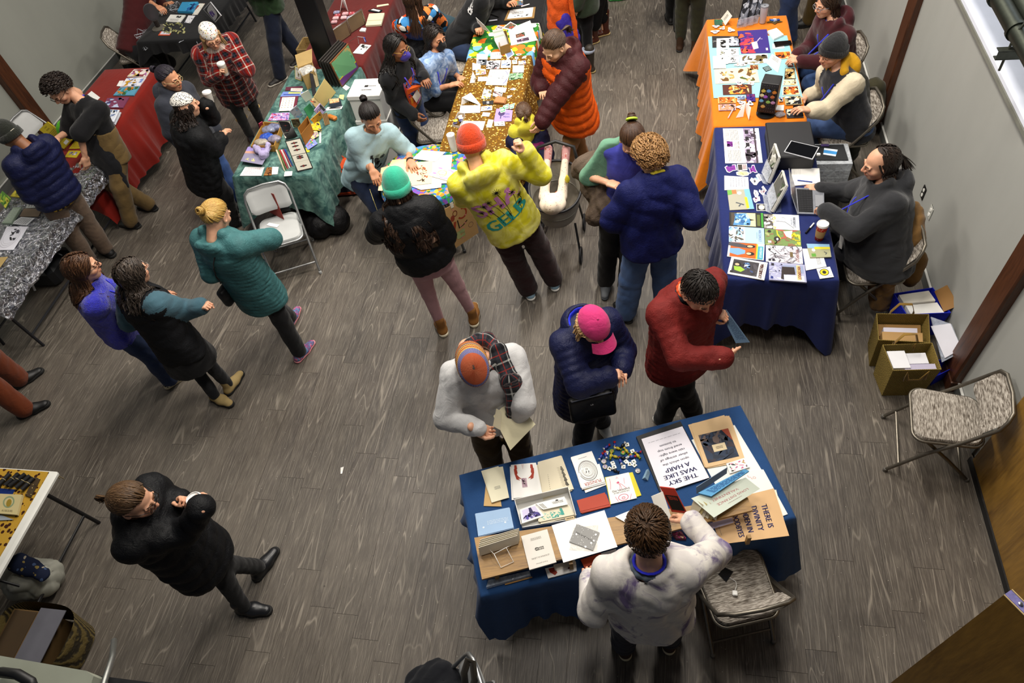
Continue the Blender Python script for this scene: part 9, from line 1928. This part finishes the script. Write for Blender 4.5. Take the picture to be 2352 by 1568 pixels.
def left_side():
 L,C6,C7,z=crop(0,0,3.734),crop(0,300,3.92),crop(260,0,9.046),TZ+.0065
 com=[['#a86a9a','#d8b03a','#e8e0d8','#8a3a4a'],['#7a94d0','#c8962a','#e8e8f0'],['#2f8a8a','#c87a2a','#5a9ab8','#3a5a2a'],['#3a4a7a','#b8c4e0','#7a3a5a']]
 for i,q in enumerate(((1090,655,1150,595,1292,592,1250,658),(1030,742,1085,670,1250,662,1196,736),(970,816,1030,750,1196,740,1146,816),(875,922,920,840,1106,832,1052,922))):flat('comic_book',('violet and gold','blue comic with golden figure,','teal comic with orange fish,','dark blue and pale')[i]+(' comic' if i in(0,3) else '')+' on the scarlet table','comic',Qd(L,q),z+.012,.012,color=com[i][2],ink=pic(com[i],30,.16,i+3,2,None,(.03,.03,.97,.97)))
 stack('comic_book','white and blue comic on top of the tall pile on the scarlet table','comic',Qd(L,(868,1000,885,935,1012,940,955,1045)),z,7,.010,'#d8dce4',4,.012,pic(['#6a7aa0','#e8ecf0','#8a9ab8'],20,.15,2),each='comic in the tall pile on the scarlet table',group='comics in the tall pile')
 rows(L,z,[('card','white card at the back of the scarlet table','card',(750,810,785,780,858,835,825,866),WH),('card','small folded white card beside the golden comic','card',(1000,736,1025,692,1060,690,1038,740),WH,None,.006),('booklet','yellow booklet lying flat on the scarlet table','booklet',(590,1276,645,1206,690,1215,690,1272),'#c8b01e',lines(6,'#6a5a14')),('booklet','yellow booklet with white shape at the near end of the scarlet table','booklet',(555,1346,590,1290,696,1292,655,1352),'#c8b01e',lambda k:k.blobs(.3,.2,.8,.8,8,['#d8d4d8','#8a86a0'],.14,3))])
 q=[P(*L(405,1043),z+.20),P(*L(612,1200),z+.12),P(*L(548,1278),z+.02),P(*L(335,1112),z+.10)];Sh('booklet','tall yellow booklet propped on a stand at the end of the scarlet table','booklet',q,.014,up=(0,-1,1),color='#c4ae14',ink=lambda k:(k.text('DAILY',.10,.5,.12,'#4a3f0a',90,wide=.6),k.text('MINOR',.20,.5,.12,'#4a3f0a',90,wide=.6),k.greek(.3,.1,.8,.9,9,'#8a7a14',90),k.rect(.86,.2,.97,.6,WH)))
 o=Tg('book_stand','dark wooden stand under the tall yellow booklet','stand',P(*L(500,1270),z));DW=wood('#2a140a','#5a2f18','x');MB().box(P(*L(505,1262),z+.012),(.16,.03,.024),rot=-.5,bev=.004).Bd('ledge',DW,o);MB().box(P(*L(470,1235),z+.06),(.03,.02,.12),rot=-.5).Bd('prop',DW,o)
 c=P(*L(578,1112),z+.12);o=Tg('beanie_display','neon green beanie on a stand on the scarlet table','hat',(c[0],c[1],z));MB().lathe([(.105,-.07),(.112,-.04),(.11,.0),(.09,.06),(.05,.10),(.01,.115)],c,24).Bd('beanie',Fb('#5fc81e',.9,name='neon_knit'),o,smooth=True);MB().lathe([(.06,0),(.06,.01),(.02,.02),(.02,.07)],(c[0],c[1],z),14).Bd('stand',Pl('#2a2a2a',.5),o)
 zf=TZ+.008
 rows(C6,zf,[('print','white print of black splashes and rings on the foil table','print',(62,862,252,862,120,1072,-40,1075),'#dcdce6',lambda k:(k.blobs(.35,.1,.75,.6,14,['#1a1a1f','#3a3a44'],.07,3,2),[k.ring(.4,.45,.3+.08*i,.3+.08*i,.02,'#8a8a94') for i in range(3)])),('card','white cards of fine print on the foil table','card',(95,836,190,776,312,786,240,852),'#d4d6da',lines(6)),('booklet','brown booklet under the person bending over the foil table','booklet',(175,772,215,700,380,702,345,772),'#6a5a48',None,.008),('sheet','grey drawing sheet at the back of the foil table','paper',(230,696,270,612,372,622,350,692),'#a8aca8',lines(4)),('packet','clear-wrapped packet on the foil table','packet',(15,832,120,690,190,690,100,834),'#8a9a88',lines(5,'#b8c4b8'),.02),('booklet','yellow-green booklet at the left edge of the foil table','booklet',(90,590,150,520,230,560,170,600),'#a89a2a',pic(['#6a7a1e','#c8b83a'],10,.2),.01),('booklet','green plant print at the left edge of the foil table','print',(-20,620,20,540,100,610,50,700),'#4a7a2a',pic(['#2a5a1a','#8ab03a','#c8c44a'],16,.2),.006),('sheet','tan sheet at the lower left of the foil table','paper',(-30,1140,70,1135,0,1230,-60,1240),'#a8905a'),('card','white card beneath the far edge of the foil table','card',(550,375,640,360,660,400,560,440),'#b8bcc4')])
 b=P(78,600,.20);o=Tg('equipment_case','black ribbed equipment case on the floor under the foil table','case',(b[0],b[1],0));CB=Pl('#15171a',.45,name='black_moulded_plastic');MB().box((b[0],b[1],.12),(.62,.42,.24),rot=.05,bev=.05).Bd('base',CB,o);MB().box((b[0],b[1],.30),(.64,.44,.12),rot=.05,bev=.05).Bd('lid',CB,o)
 for i in range(5):MB().box((b[0]-.22+.11*i,b[1],.362),(.05,.36,.012),rot=.05,bev=.004).Bd('rib',CB,o)
 tag(MB().tube([P(82,602,.22)+[.04,-.24,0],P(92,606,.2)+[.04,-.25,-.02],P(95,616,.16)+[.04,-.26,-.06]],.012,6,flat=.2).Bd('tag',Pl('#b8b8b4',.6),o),None)
 rows(C7,TZ+.006,[('book','blue picture book on a red one on the webbed table','book',(1332,228,1432,42,1762,36,1640,238),'#2f8ab8',lambda k:(k.blobs(0,.5,1,1,12,['#1f5a9a','#3a9ac8'],.2,3),k.rect(.1,.75,.8,.9,'#173a6a')),.03),('booklet','white booklet with a small black figure on the webbed table','booklet',(1096,440,1190,302,1502,312,1390,456),'#dcdcd6',lambda k:(k.greek(.1,.2,.4,.8,5,'#8a8a8a',90),k.blobs(.55,.5,.85,.8,6,['#2a2a2a'],.1,3)),.012),('card','white card behind the black figure booklet','card',(950,260,1020,200,1085,205,1010,330),'#d0d0cc'),('card','orange and white cards at the near edge of the webbed table','card',(930,735,990,650,1205,665,1170,735),'#c8502a',lambda k:k.rect(.25,.1,1,.95,'#d0ccd8')),('cards','strip of small picture cards along the edge of the webbed table','card',(1480,470,1560,320,1705,325,1600,480),'#dcdce0',pic(['#4a4a8a','#8a8a9a','#3a3a4a'],16,.1)),('cards','second strip of picture cards beyond the first on the webbed table','card',(1640,310,1790,70,1905,72,1750,305),'#dcd8cc',pic(['#b8962a','#b84a2a','#4a5a4a'],16,.08)),('book','red book under the blue picture book','book',(1360,240,1440,120,1785,110,1640,270),'#8a2a14',None,.012,.008)])
 rr=random.Random(5);m=MB()
 for i in range(46):p=P(*C7(rr.uniform(1040,1480),rr.uniform(470,690)),TZ+.012);m.lathe([(.012,-.006),(.016,0),(.010,.006)],p,7,axis=(rr.uniform(-1,1),rr.uniform(-1,1),1))
 tag(m.Bd('trinkets',pic and Sp('#8a8a5a',('#c8c08a','#5a5a3a','#d8d4b0','#4a4a5a'),60,.4,'trinket_enamel'),None),'heap of small olive and silver trinkets on the webbed table','trinkets',kind='stuff')
 q=[P(*C7(2012,38),TZ+.28),P(*C7(2240,328),TZ+.22),P(*C7(2120,470),TZ+.02),P(*C7(1868,195),TZ+.08)];n=nrm(np.cross(q[1]-q[0],q[3]-q[0]));n=n if n@(CAM_P-q[0])>0 else-n;Sh('picture_frame','silver-edged dark picture standing on the webbed table','frame',q,.012,up=n,color='#b8b8bc',ink=lambda k:(k.rect(.05,.05,.95,.95,'#17191a'),k.blobs(.35,.4,.7,.8,9,['#5a3a9a','#4a2f80'],.12,3),k.blobs(.72,.6,.9,.9,6,['#c8c8d8'],.06,3)))
 o=Tg('hand_mirror','grey oval mirror prop standing at the end of the webbed table','prop',P(*C7(900,700),TZ+.006));a,b=P(*C7(940,560),TZ+.02),P(*C7(720,120),TZ+.34);u=nrm(b-a);tt=np.linspace(0,6.28,22,endpoint=False);s_=nrm(np.cross(u,ray(330,40)));ctr=b-u*.10;n=nrm(np.cross(s_,u));MB().add([ctr+s_*.085*math.cos(t)+u*.13*math.sin(t)+n*.006 for t in tt]+[ctr+s_*.085*math.cos(t)+u*.13*math.sin(t)-n*.006 for t in tt],[tuple(range(22)),tuple(range(43,21,-1))]+[(j,22+j,22+(j+1)%22,(j+1)%22) for j in range(22)]).Bd('oval_panel',Pl('#4a4a4e',.35),o);MB().tube([a,ctr-u*.12],.03,8).Bd('handle',Pl('#2a2422',.6),o);MB().lathe([(.09,0),(.09,.012),(.03,.03)],a-[0,0,.02],16).Bd('base',Pl('#5a564e',.6),o)
 w=MB();rr=random.Random(8)
 for cx,cy,R_,dn in((600,700,190,.12),(1350,150,230,.0),(1600,760,260,.28),(640,980,120,.35)):
  pts=[P(*C7(cx+rr.uniform(-1,1)*R_,cy+rr.uniform(-1,1)*R_*.6),TZ+.012-dn*rr.random()) for _ in range(16)]
  for i in range(34):a,b=rr.sample(pts,2);w.tube([a,(a+b)/2-[0,0,.01],b],.0016,4)
 o=w.Bd('cobweb',Pl('#b8bcc4',.7),None,tuple(P(*C7(1000,500),TZ)));tag(o,'white string cobwebs draped over the black cloth and its edge','cobweb',kind='stuff')
 c=P(300,138,.22);o=Tg('backpack','black-green backpack on the floor by the left wall','backpack',(c[0],c[1],0));Sf('bag_body',Sdf().cone(c+[0,0,.14],c-[0,0,.08],.15,.17,k=.04,flat=(V3(.3,1,0)/1.044,.7)),.013,Ny('#0e1716',.55),o,wr=.008,ground=.004);Sf('pocket',Sdf().cone(c+[.10,-.10,-.04],c+[.10,-.10,-.12],.11,.11,flat=(V3(.7,-.7,0),.5)),.012,Ny('#16211f',.55),o,ground=.005);MB().tube([c+[-.04,-.04,.27],c+[.0,-.06,.33],c+[.05,-.05,.27]],.01,6).Bd('handle',BLK,o,smooth=True);MB().lathe([(.014,0),(.014,.02),(.005,.024)],c+[-.10,-.13,-.06],10,axis=(-.3,-1,0)).Bd('orange_toggle',Pl('#d8641e',.5),o)
left_side()
def maroon_table():
 K=crop(680,0,8.4);z=TZ+.0065;on=' on the maroon cloth'
 rows(K,z,[('notebook','cream notebook with a curled page'+on,'notebook',(1410,262,1705,248,1640,470,1340,490),'#d8d0b0',lambda k:k.rect(0,.6,1,.64,'#a8a080'),.02),('phone','black phone pouch with a bright card'+on,'phone',(1390,200,1500,158,1660,190,1600,245),'#101216',lambda k:k.rect(.3,.1,.75,.9,'#e8e8e0'),.012),('paper_strip','cream paper strip at the far end of the maroon cloth','paper',(1560,100,1780,68,1790,95,1555,135),'#d8d0b0'),('card','small white folded pad'+on,'card',(1220,590,1265,535,1352,540,1330,600),'#e4e4e0',None,.015),('photo','black and white photo print'+on,'photo',(1095,1020,1250,845,1450,872,1290,1040),'#e8e6e2',lambda k:(k.blobs(.3,.4,.8,.9,12,['#8a8a8a','#3a3a3a','#c8c8c8'],.16,3),k.rect(.7,.2,.95,.45,'#1a1a1a')),.006)])
 for i,(x,y) in enumerate(((950,265),(1075,262),(920,340),(1040,345),(735,425),(800,300),(765,350),(780,240))):p=P(*K(x,y),z+.012);MB().box(p,(.075,.055,.024),rot=.1,bev=.006).Bd('soap_packet',Sp(('#c89aa0','#a8424a','#d8b0b4','#8a8aa8')[i%4],('#e8dcdc','#a84a5a'),60,.3,'packet_paper'),None,tuple(p));tag(bpy.data.objects[[o.name for o in COL.objects if o.name.startswith('soap_packet')][-1]],'small pink-toned packet on the maroon cloth','packet','pink packets')
 o=Tg('tent_sign','white tent sign at the far left'+on,'sign',P(*K(920,200),z));r0,r1=P(*K(880,-10),z+.14),P(*K(905,-15),z+.14);MB().slab([r0,r1+[.02,.0,0],P(*K(1000,215),z),P(*K(925,110),z+.02)],.003,(1,-1,.5)).Bd('flap',Pl(WH,.6),o);MB().slab([r0,r1,P(*K(875,140),z),P(*K(845,235),z)],.003,(-1,-1,.5)).Bd('flap',Pl(WH,.6),o)
 MT=metal('#b8b8b8',.4,'wire_rack')
 for i,(xa,xb,y0,y1) in enumerate(((700,985,590,395),(1000,1270,360,185))):
  a,b=P(*K(xa,y0),z+.17),P(*K(xb,y1),z+.17);o=Tg('wire_rack',('wire rack of brown kraft packets nearer the steel column','wire rack of brown kraft packets at the middle of the maroon cloth')[i],'rack',(a+b)/2-[0,0,.17])
  for d in(0,.03):MB().tube([a+[0,-d,-.17],a+[0,-d,.01],b+[0,-d,.01],b+[0,-d,-.17]],.003,6).Bd('wire_hoop',MT,o,smooth=True)
  for j in range(4):q=[a+[0,-.008*j,0],b+[0,-.008*j,0],b+[0,-.008*j,-.16],a+[0,-.008*j,-.16]];MB().slab(q,.004,(0,-1,.2)).Bd('kraft_packet',Pl('#6a563c',.8,var=.15),o)
 o=Tg('wire_easel','small wire easel with a blue clip'+on,'easel',P(*K(1190,760),z));w=[P(*K(1030,800),z+.01),P(*K(1185,705),z+.10),P(*K(1215,850),z+.01)];MB().tube(w,.003,5).Bd('legs',MT,o);MB().tube([w[1],P(*K(1300,720),z+.09),P(*K(1335,800),z+.05)],.003,5).Bd('arm',MT,o);MB().box(P(*K(1325,765),z+.06),(.02,.02,.06),bev=.005).Bd('clip',Pl('#1f3a94',.4),o)
 o=Tg('crate','small wooden crate on the floor behind the steel column','crate',P(715,110,0));c=P(720,118,.22);
 for dx,dy,sx,sy in((-.15,0,.02,.3),(.15,0,.02,.3),(0,.15,.3,.02),(0,-.15,.3,.02)):MB().box((c[0]+dx,c[1]+dy,.17),(sx,sy,.34),bev=.003).Bd('side_panel',wood('#6a4f2c','#a08450','x'),o)
maroon_table()
def floor_things():
 c=P(1276,462,.62);o=Tg('pram','pale grey pram with dark rim beside the yellow hoodie','pram',(c[0],c[1],0));GRY=Fb('#9a958a',.85,.08,300,.3,.1,8,name='pram_canvas');ez=.72
 def tub(u,v):a=u*2*math.pi;s=.62+.38*v**.6;return np.stack([c[0]+(.235*s)*np.cos(a),c[1]+.06+(.25*s)*np.sin(a),.38+.36*v+.10*v*np.sin(a)+.012*np.sin(3*a)*v],1)
 m=MB();m.grid(tub,49,12);m.Bd('bassinet',GRY,o,smooth=True);MB().tube(tub(np.linspace(0,1,48,endpoint=False),np.ones(48)),.012,8,closed=True).Bd('rim',Pl('#15151a',.5),o,smooth=True);MB().tube(tub(np.linspace(0,1,48,endpoint=False),np.full(48,.55))*[1.0,1,1],.005,6,closed=True).Bd('piping',Pl('#7a766c',.6),o,smooth=True)
 m=MB();m.lathe([(.001,.0),(.14,0),(.15,.02)],c+[0,.06,-.22],24);m.Bd('base',GRY,o);m=MB();m.lathe([(.001,0),(.19,.0),(.21,.02)],(c[0],c[1]+.06,.60),24);m.Bd('seat_pad',Fb('#4a443a',.9),o)
 MB().tube([c+[-.20,.22,.20],c+[-.16,.30,.36],c+[.0,.33,.40],c+[.16,.30,.36],c+[.21,.22,.18]],.016,8).Bd('handle_bar',Pl('#141416',.5),o,smooth=True);MB().lathe([(.03,0),(.03,.02),(.02,.03)],c+[.02,.05,.03],14).Bd('buckle',Pl('#b85a3a',.5),o)
 for sx in(-1,1):
  for sy in(-.15,.30):MB().tube([c+[sx*.17,sy*.7+.03,-.2],(c[0]+sx*.21,c[1]+sy,.08)],.011,8).Bd('frame_leg',metal('#4a4a4c',.4),o);MB().tube([(c[0]+sx*.21+.015*math.cos(a)*0,c[1]+sy+.075*math.cos(a),.085+.075*math.sin(a)) for a in np.linspace(0,6.28,18,endpoint=False)],.012,6,closed=True).Bd('wheel',Pl('#17171a',.7),o,smooth=True)
 b=Tg('person','baby lying in the pram with legs up in pink shoes','person',c+[0,.06,0]);g=Sdf()
 for x in(-.10,.06):g.cone(c+[x,.0,.05],c+[x+.01,.12,.13],.05,.04,k=.03);g.cone(c+[x+.01,.12,.13],c+[x+.02,.25,.24],.04,.032,k=.02)
 g.ell(c+[-.01,-.10,.06],(.12,.12,.07),k=.03);g.ell(c+[-.01,-.19,.10],(.06,.06,.06),k=.03);Sf('body',g,.010,Sp('#e0d0bc',('#b88a7a','#8a6a5a'),40,.16,'baby_sleepsuit'),b)
 for x in(-.10,.06):Sf('shoe',Sdf().cone(c+[x+.02,.26,.22],c+[x+.03,.33,.32],.034,.038),.009,Sp('#d8a0a0',('#e8d0c8','#c85a4a'),50,.3,'pink_print_shoe'),b)
 tag(MB().lathe([(.002,-.04),(.02,-.02),(.024,.0),(.015,.03),(.004,.05)],P(1303,412,.80),12).Bd('teething_toy',Pl('#c8b82a',.5),None,tuple(P(1303,412,.80)),smooth=True),'yellow and blue toy hanging in the pram','toy')
 def coat(lab,pts,r,mat,wr=.012,nm='coat',flat_=None,h=.012,wf=20):g=Sdf();[g.cone(P(*a),P(*b),r,r,k=.05,flat=flat_) for a,b in zip(pts[:-1],pts[1:])];return tag(Sf(nm,g,h,mat,wr=wr,wf=wf),lab,'coat')
 coat('taupe puffer coat over the arm of the person in green',((1338,385,1.16),(1375,378,1.18),(1395,405,1.12),(1362,430,1.02),(1385,470,.92),(1368,492,.84)),.085,Ny('#5a4c40',.6),.018,'puffer_coat')
 coat('tan work coat hung over the laptop man’s chair',((2088,488,.80),(2095,545,.72),(2060,590,.60),(2030,640,.40),(2020,690,.16)),.085,Ct('#7a5a30','tan_duck_canvas'),.016);coat('sleeve side of a tan work coat against the wall',((2098,500,.72),(2105,600,.40),(2090,640,.28)),.06,Ct('#7a5a30','tan_duck_canvas'),.012)
 coat('dark olive coat hung over the beanie man’s chair',((1968,190,.80),(1975,240,.66),(1960,300,.40),(1950,350,.16)),.085,Ct('#22221a','olive_waxed_cotton'),.016);tag(Sf('shoulder_bag',Sdf().cone(P(2010,200,.55),P(2005,260,.25),.09,.10),.013,Ct('#33301f','olive_canvas_bag'),wr=.01),'olive bag leaning on the wall post by the orange table','bag')
 coat('black puffer coat hung on a chair behind the masked woman in blue',((965,70,.82),(955,120,.62),(950,160,.40)),.11,BLKN,.02);coat('slate-blue coat hung over a chair back at the top',((1000,38,.86),(1030,60,.72),(1030,90,.55)),.09,Ct('#2a3f48'),.014)
 STRAW=NT('woven_straw',.8);wv=STRAW.n('TexWave',Vector=STRAW.coord(),Scale=45.0,Distortion=2.0,_bands_direction='DIAGONAL');STRAW.color(STRAW.ramp(wv.outputs[0],[(.2,'#5a4a18'),(.7,'#9a8238')]));STRAW.bump(wv.outputs[0],.5,.006);STRAW=STRAW.m;WEB=Fb('#8a6a2c',.8,name='tan_webbing')
 B=crop(1840,620,3.268)
 def bag(lab,q,h,mat,fill,handles=True,nm='shopping_bag',zb=0.0):
  p=[P(*B(q[i],q[i+1]),zb+h) for i in range(0,8,2)];ctr=arr(p).mean(0);o=Tg(nm,lab,'bag',(ctr[0],ctr[1],zb))
  for i in range(4):a,b=p[i],p[(i+1)%4];f=lambda v:ctr+(v-ctr)*.86-[0,0,h-.002];MB().slab([a,b,f(b),f(a)],.005,a-ctr).Bd('side_panel',mat,o)
  MB().slab([ctr+(v-ctr)*.86-[0,0,h-.006] for v in p],.004).Bd('bag_floor',mat,o)
  if handles:
   for a,b,lift in((p[0],p[1],.09),(p[3],p[2],-.10)):u=b-a;s0,s1=a+u*.28,a+u*.72;out=nrm((a+b)/2-ctr)*.02;MB().tube([s0+out-[0,0,.10],s0+out,s0+u*.1+out+[0,0,lift],s1-u*.1+out+[0,0,lift],s1+out,s1+out-[0,0,.10]],.014,6,flat=.2).Bd('handle',WEB,o,smooth=True)
  for i,(lab2,c_,k0,k1,dz) in enumerate(fill):s_=lambda u,v:(p[0]*(1-u)+p[1]*u)*(1-v)+(p[3]*(1-u)+p[2]*u)*v;Sh('parcel',lab2,'parcel',[s_(k0[0],k0[1])+[0,0,dz],s_(k1[0],k0[1])+[0,0,dz],s_(k1[0],k1[1])+[0,0,dz],s_(k0[0],k1[1])+[0,0,dz]],.10,color=c_)
  return o
 bag('woven straw bag nearest the front, of white parcels',(610,560,985,545,1055,745,690,755),.36,STRAW,[('white parcel at the left in the nearest straw bag','#dcdce0',(.06,.2),(.42,.85),-.02),('white parcel at the right in the nearest straw bag','#d4d4da',(.45,.25),(.85,.65),-.04),('lilac-white wrapped sheet at the front of the nearest straw bag','#b0aac0',(.3,.70),(.95,.95),-.03)])
 bag('woven straw bag behind, holding a brown carton',(565,325,960,330,970,545,580,525),.36,STRAW,[('brown carton in the farther straw bag','#8a6838',(.08,.1),(.92,.55),-.10),('row of white booklet edges in the farther straw bag','#c8c4d0',(.15,.4),(.8,.6),-.04),('tan carton flap in the farther straw bag','#a88450',(.1,.62),(.88,.96),-.02)])
 BLU=Ny('#1a28b8',.5);bag('bright blue bag by the wall with white folders',(695,175,990,130,1125,320,790,335),.30,BLU,[('white folder at the back in the blue bag','#dcd8cc',(.1,.1),(.85,.5),.0),('white folder at the front in the blue bag','#e0e0dc',(.15,.52),(.9,.95),-.02)],False)
 Sh('carton_flap','brown cardboard flap standing in the blue bag','cardboard',[P(*B(1095,112),.40),P(*B(1182,268),.36),P(*B(1070,312),.28),P(*B(1000,160),.30)],.005,up=(-1,-.5,.6),color='#8a6434')
 bag('small blue bag under the clear envelope by the post',(1000,680,1110,660,1130,740,1010,800),.14,BLU,[],False)
 q=[P(*B(x,y),.30) for x,y in((975,345),(1085,395),(1215,600),(1100,730))];q[0]=P(*B(960,420),.30);Sh('clear_envelope','clear plastic envelope of white sheets on the blue bag by the post','envelope',[P(*B(975,350),.31),P(*B(1130,405),.31),P(*B(1215,610),.24),P(*B(1060,690),.24)],.01,mat=clear('#c8d0e0',.45));Sh('sheet','white sheets inside the clear envelope','paper',[P(*B(975,420),.317),P(*B(1120,400),.317),P(*B(1205,590),.252),P(*B(1080,660),.252)],.004,color='#dcdce6')
 q=[P(1178,910,1.12),P(1230,974,1.06),P(1172,1034,.98),P(1133,955,1.10)];Sh('folder','large cream folder held open by the person in the plaid scarf','folder',q,.003,color='#e4dcb8',ink=lambda k:k.greek(.12,.06,.5,.16,5,'#a8b08a',0,2));Sh('folder_page','narrow inner page of the cream folder by the holding hand','folder',[P(1140,938,1.16),P(1152,945,1.13),P(1150,988,1.05),P(1132,978,1.07)],.003,color='#e8e0c0',up=(-1,-.5,.5))
 Sh('leaflet','blue printed sheet held by the person in the red quilted jacket','leaflet',[P(1652,712,1.18),P(1668,711,1.21),P(1722,786,1.08),P(1690,788,1.04)],.002,color='#5f7a94',ink=lines(7,'#2a3f5c',(.2,.25,.9,.9),90));Sh('leaflet','dark blue sheet held by the person in the pink cap','leaflet',[P(1396,824,1.10),P(1420,822,1.12),P(1440,834,1.08),P(1412,838,1.06)],.002,color='#2c3f50');Sh('card','white card held against the green cardigan','card',[P(1432,418,1.1),P(1448,412,1.12),P(1450,420,1.08),P(1434,428,1.06)],.002,color=WH)
 o=flat('phone','black phone on the chair seat at the foreground table','phone',[(1650,1318),(1664,1302),(1684,1312),(1668,1336)],.482,.008,mat=Pl('#0a0a0c',.15,var=0.,name='black_glass'));MB().tube([P(1676,1326,.478),P(1690,1335,.478),P(1692,1345,.478),P(1688,1356,.478)],.0025,6).Bd('charging_cable',Pl('#dcdcd8',.5),o);MB().box(P(1688,1362,.484),(.03,.03,.02),bev=.004).Bd('charger',Pl('#e4e4e0',.4),o)
 L8=crop(0,1040,4.127);z=TZ+.012
 for i,(x0,y0,x1,y1) in enumerate(((-30,320,95,195),(50,305,180,195),(90,315,240,200),(150,330,285,215),(205,350,320,235))):a,b=P(*L8(x0,y0),z+.016),P(*L8(x1,y1),z+.016);o=Tg('scroll','black rolled scroll tied with cream string on the rug','scroll',a,0,'black scrolls');MB().tube([a,b],.016,12).Bd('roll',Pl('#0c0c0f',.6),o,smooth='auto');c=(a+b)/2;MB().tube([c+[.018*math.cos(t),.004*t,.018*math.sin(t)] for t in np.linspace(0,6.28,10)],.002,5).Bd('string',Pl('#b8a878',.8),o)
 rows(L8,z,[('print','cream print of a yellow bird on the rug','print',(0,385,210,395,160,585,-40,570),'#b8aa7a',lambda k:(k.ring(.48,.4,.26,.3,.25,'#7a8a6a'),k.ell(.5,.45,.12,.2,'#8a7424'),k.text('AU SECOURS',.5,.84,.10,'#3a3020',0,width=.5)),.02),('print','narrow black and gold print along the rug border','print',(235,400,330,225,380,245,290,420),'#3a2a12',pic(['#8a7434','#c8b06a','#241808'],16,.1),.006),('sheet','white sheet on the rug','paper',(-60,580,20,590,130,632,-40,640),'#8a929a')])
 c=P(70,1330,.16);tag(Sf('plastic_bag',Sdf().ell(c,(.20,.14,.15),k=.03).ell(c+[.10,.02,-.02],(.12,.12,.12),k=.04),.012,Pl('#8a8a80',.4,name='pale_plastic'),wr=.022,wf=18,ground=.004),'crumpled pale plastic bag under the table at lower left','bag');tag(Sf('folded_rug',Sdf().cone(P(40,1290,.38),P(100,1320,.30),.06,.05,flat=(V3(0,0,1),.5)),.012,Sp('#10182e',('#7a6a3a','#3a4a6a','#8a8272'),24,.3,'rug_corner'),wr=.01),'fringed patterned cloth on top of the plastic bag','cloth')
 c=P(130,1490,0);o=Tg('basket','woven basket with a cardboard liner at the lower left','basket',c);bw=NT('basket_weave',.85);w2=bw.n('TexWave',Vector=bw.coord(),Scale=22.0,Distortion=3.0);bw.color(bw.ramp(w2.outputs[0],[(.2,'#2c2410'),(.7,'#6a5a2c')]));bw.bump(w2.outputs[0],.6,.01)
 m=MB();m.grid(lambda u,v:np.stack([c[0]+(.27+.03*v)*np.sign(np.cos(u*6.2832))*np.abs(np.cos(u*6.2832))**.6,c[1]+(.20+.03*v)*np.sign(np.sin(u*6.2832))*np.abs(np.sin(u*6.2832))**.6,.01+.30*v],1),49,6);m.Bd('basket_wall',bw.m,o,smooth=True);MB().box(c+arr((-.07,0,.16)),(.30,.34,.30),bev=.004).Bd('liner_box',Pl('#5a4320',.8),o);MB().slab([c+arr((x,y,.325)) for x,y in((0,-.19),(.20,-.19),(.20,.19),(0,.19))],.006).Bd('flap',Pl('#5a5a62',.8),o);MB().slab([c+arr((x,y,.315)) for x,y in((-.20,-.16),(-.02,-.16),(-.02,.16),(-.20,.16))],.004).Bd('inside',Pl('#3a2a12',.8),o)
 q=[P(-30,1500,3.45),P(198,1540,3.45),P(215,1552,3.45),P(200,1600,3.45),P(-30,1620,3.45)];o=Tg('ledge_box','pale grey box on the gallery edge at the lower left corner','box',q[1]);mm=MB();mm.add(q+[v-[0,0,.05] for v in q],[(4,3,2,1,0),(5,6,7,8,9)]+[(j,(j+1)%5,5+(j+1)%5,5+j) for j in range(5)]).Bd('body',Pl('#8f9384',.5),o);MB().tube([P(0,1543,3.47),P(40,1548,3.48),P(72,1566,3.48),P(80,1590,3.47)],.010,8).Bd('cable',Pl('#0c0c0c',.5),o,smooth=True)
 a=[P(262,1470,3.42),P(258,1510,3.45),P(236,1575,3.5),P(228,1620,3.5)];tag(MB().tube(a,.006,8).Bd('rod',metal('#8a8c88',.4),None,tuple(a[1]),smooth=True),'bent grey rod rising at the gallery edge','rod')
 c=P(1080,1560,.70);tag(MB().tube([P(1070,1590,.74),P(1066,1545,.80),P(1075,1515,.86),P(1086,1520,.86),P(1090,1560,.80),P(1082,1600,.74)],.022,6,flat=.25).Bd('strap',Fb('#241f16',.9),None,tuple(c),smooth=True),'dark webbing strap looped over the grey chair at the bottom edge','strap');tag(Sf('garment',Sdf().ell(P(1000,1580,.52),(.20,.14,.06),k=.02),.012,Ct('#0c0e14','black_cloth'),wr=.02,wf=20),'black garment on the grey chair at the bottom edge','garment')
 p=P(784,1079,.002);tag(MB().add([p+[-.012,.02,0],p+[.012,.03,.001],p+[.016,-.03,0],p+[.004,-.035,.003]],[(3,2,1,0)]).Bd('paper_scrap',Pl('#e8e6e0',.7),None,tuple(p)),'scrap of white paper on the open floor','litter')
floor_things()
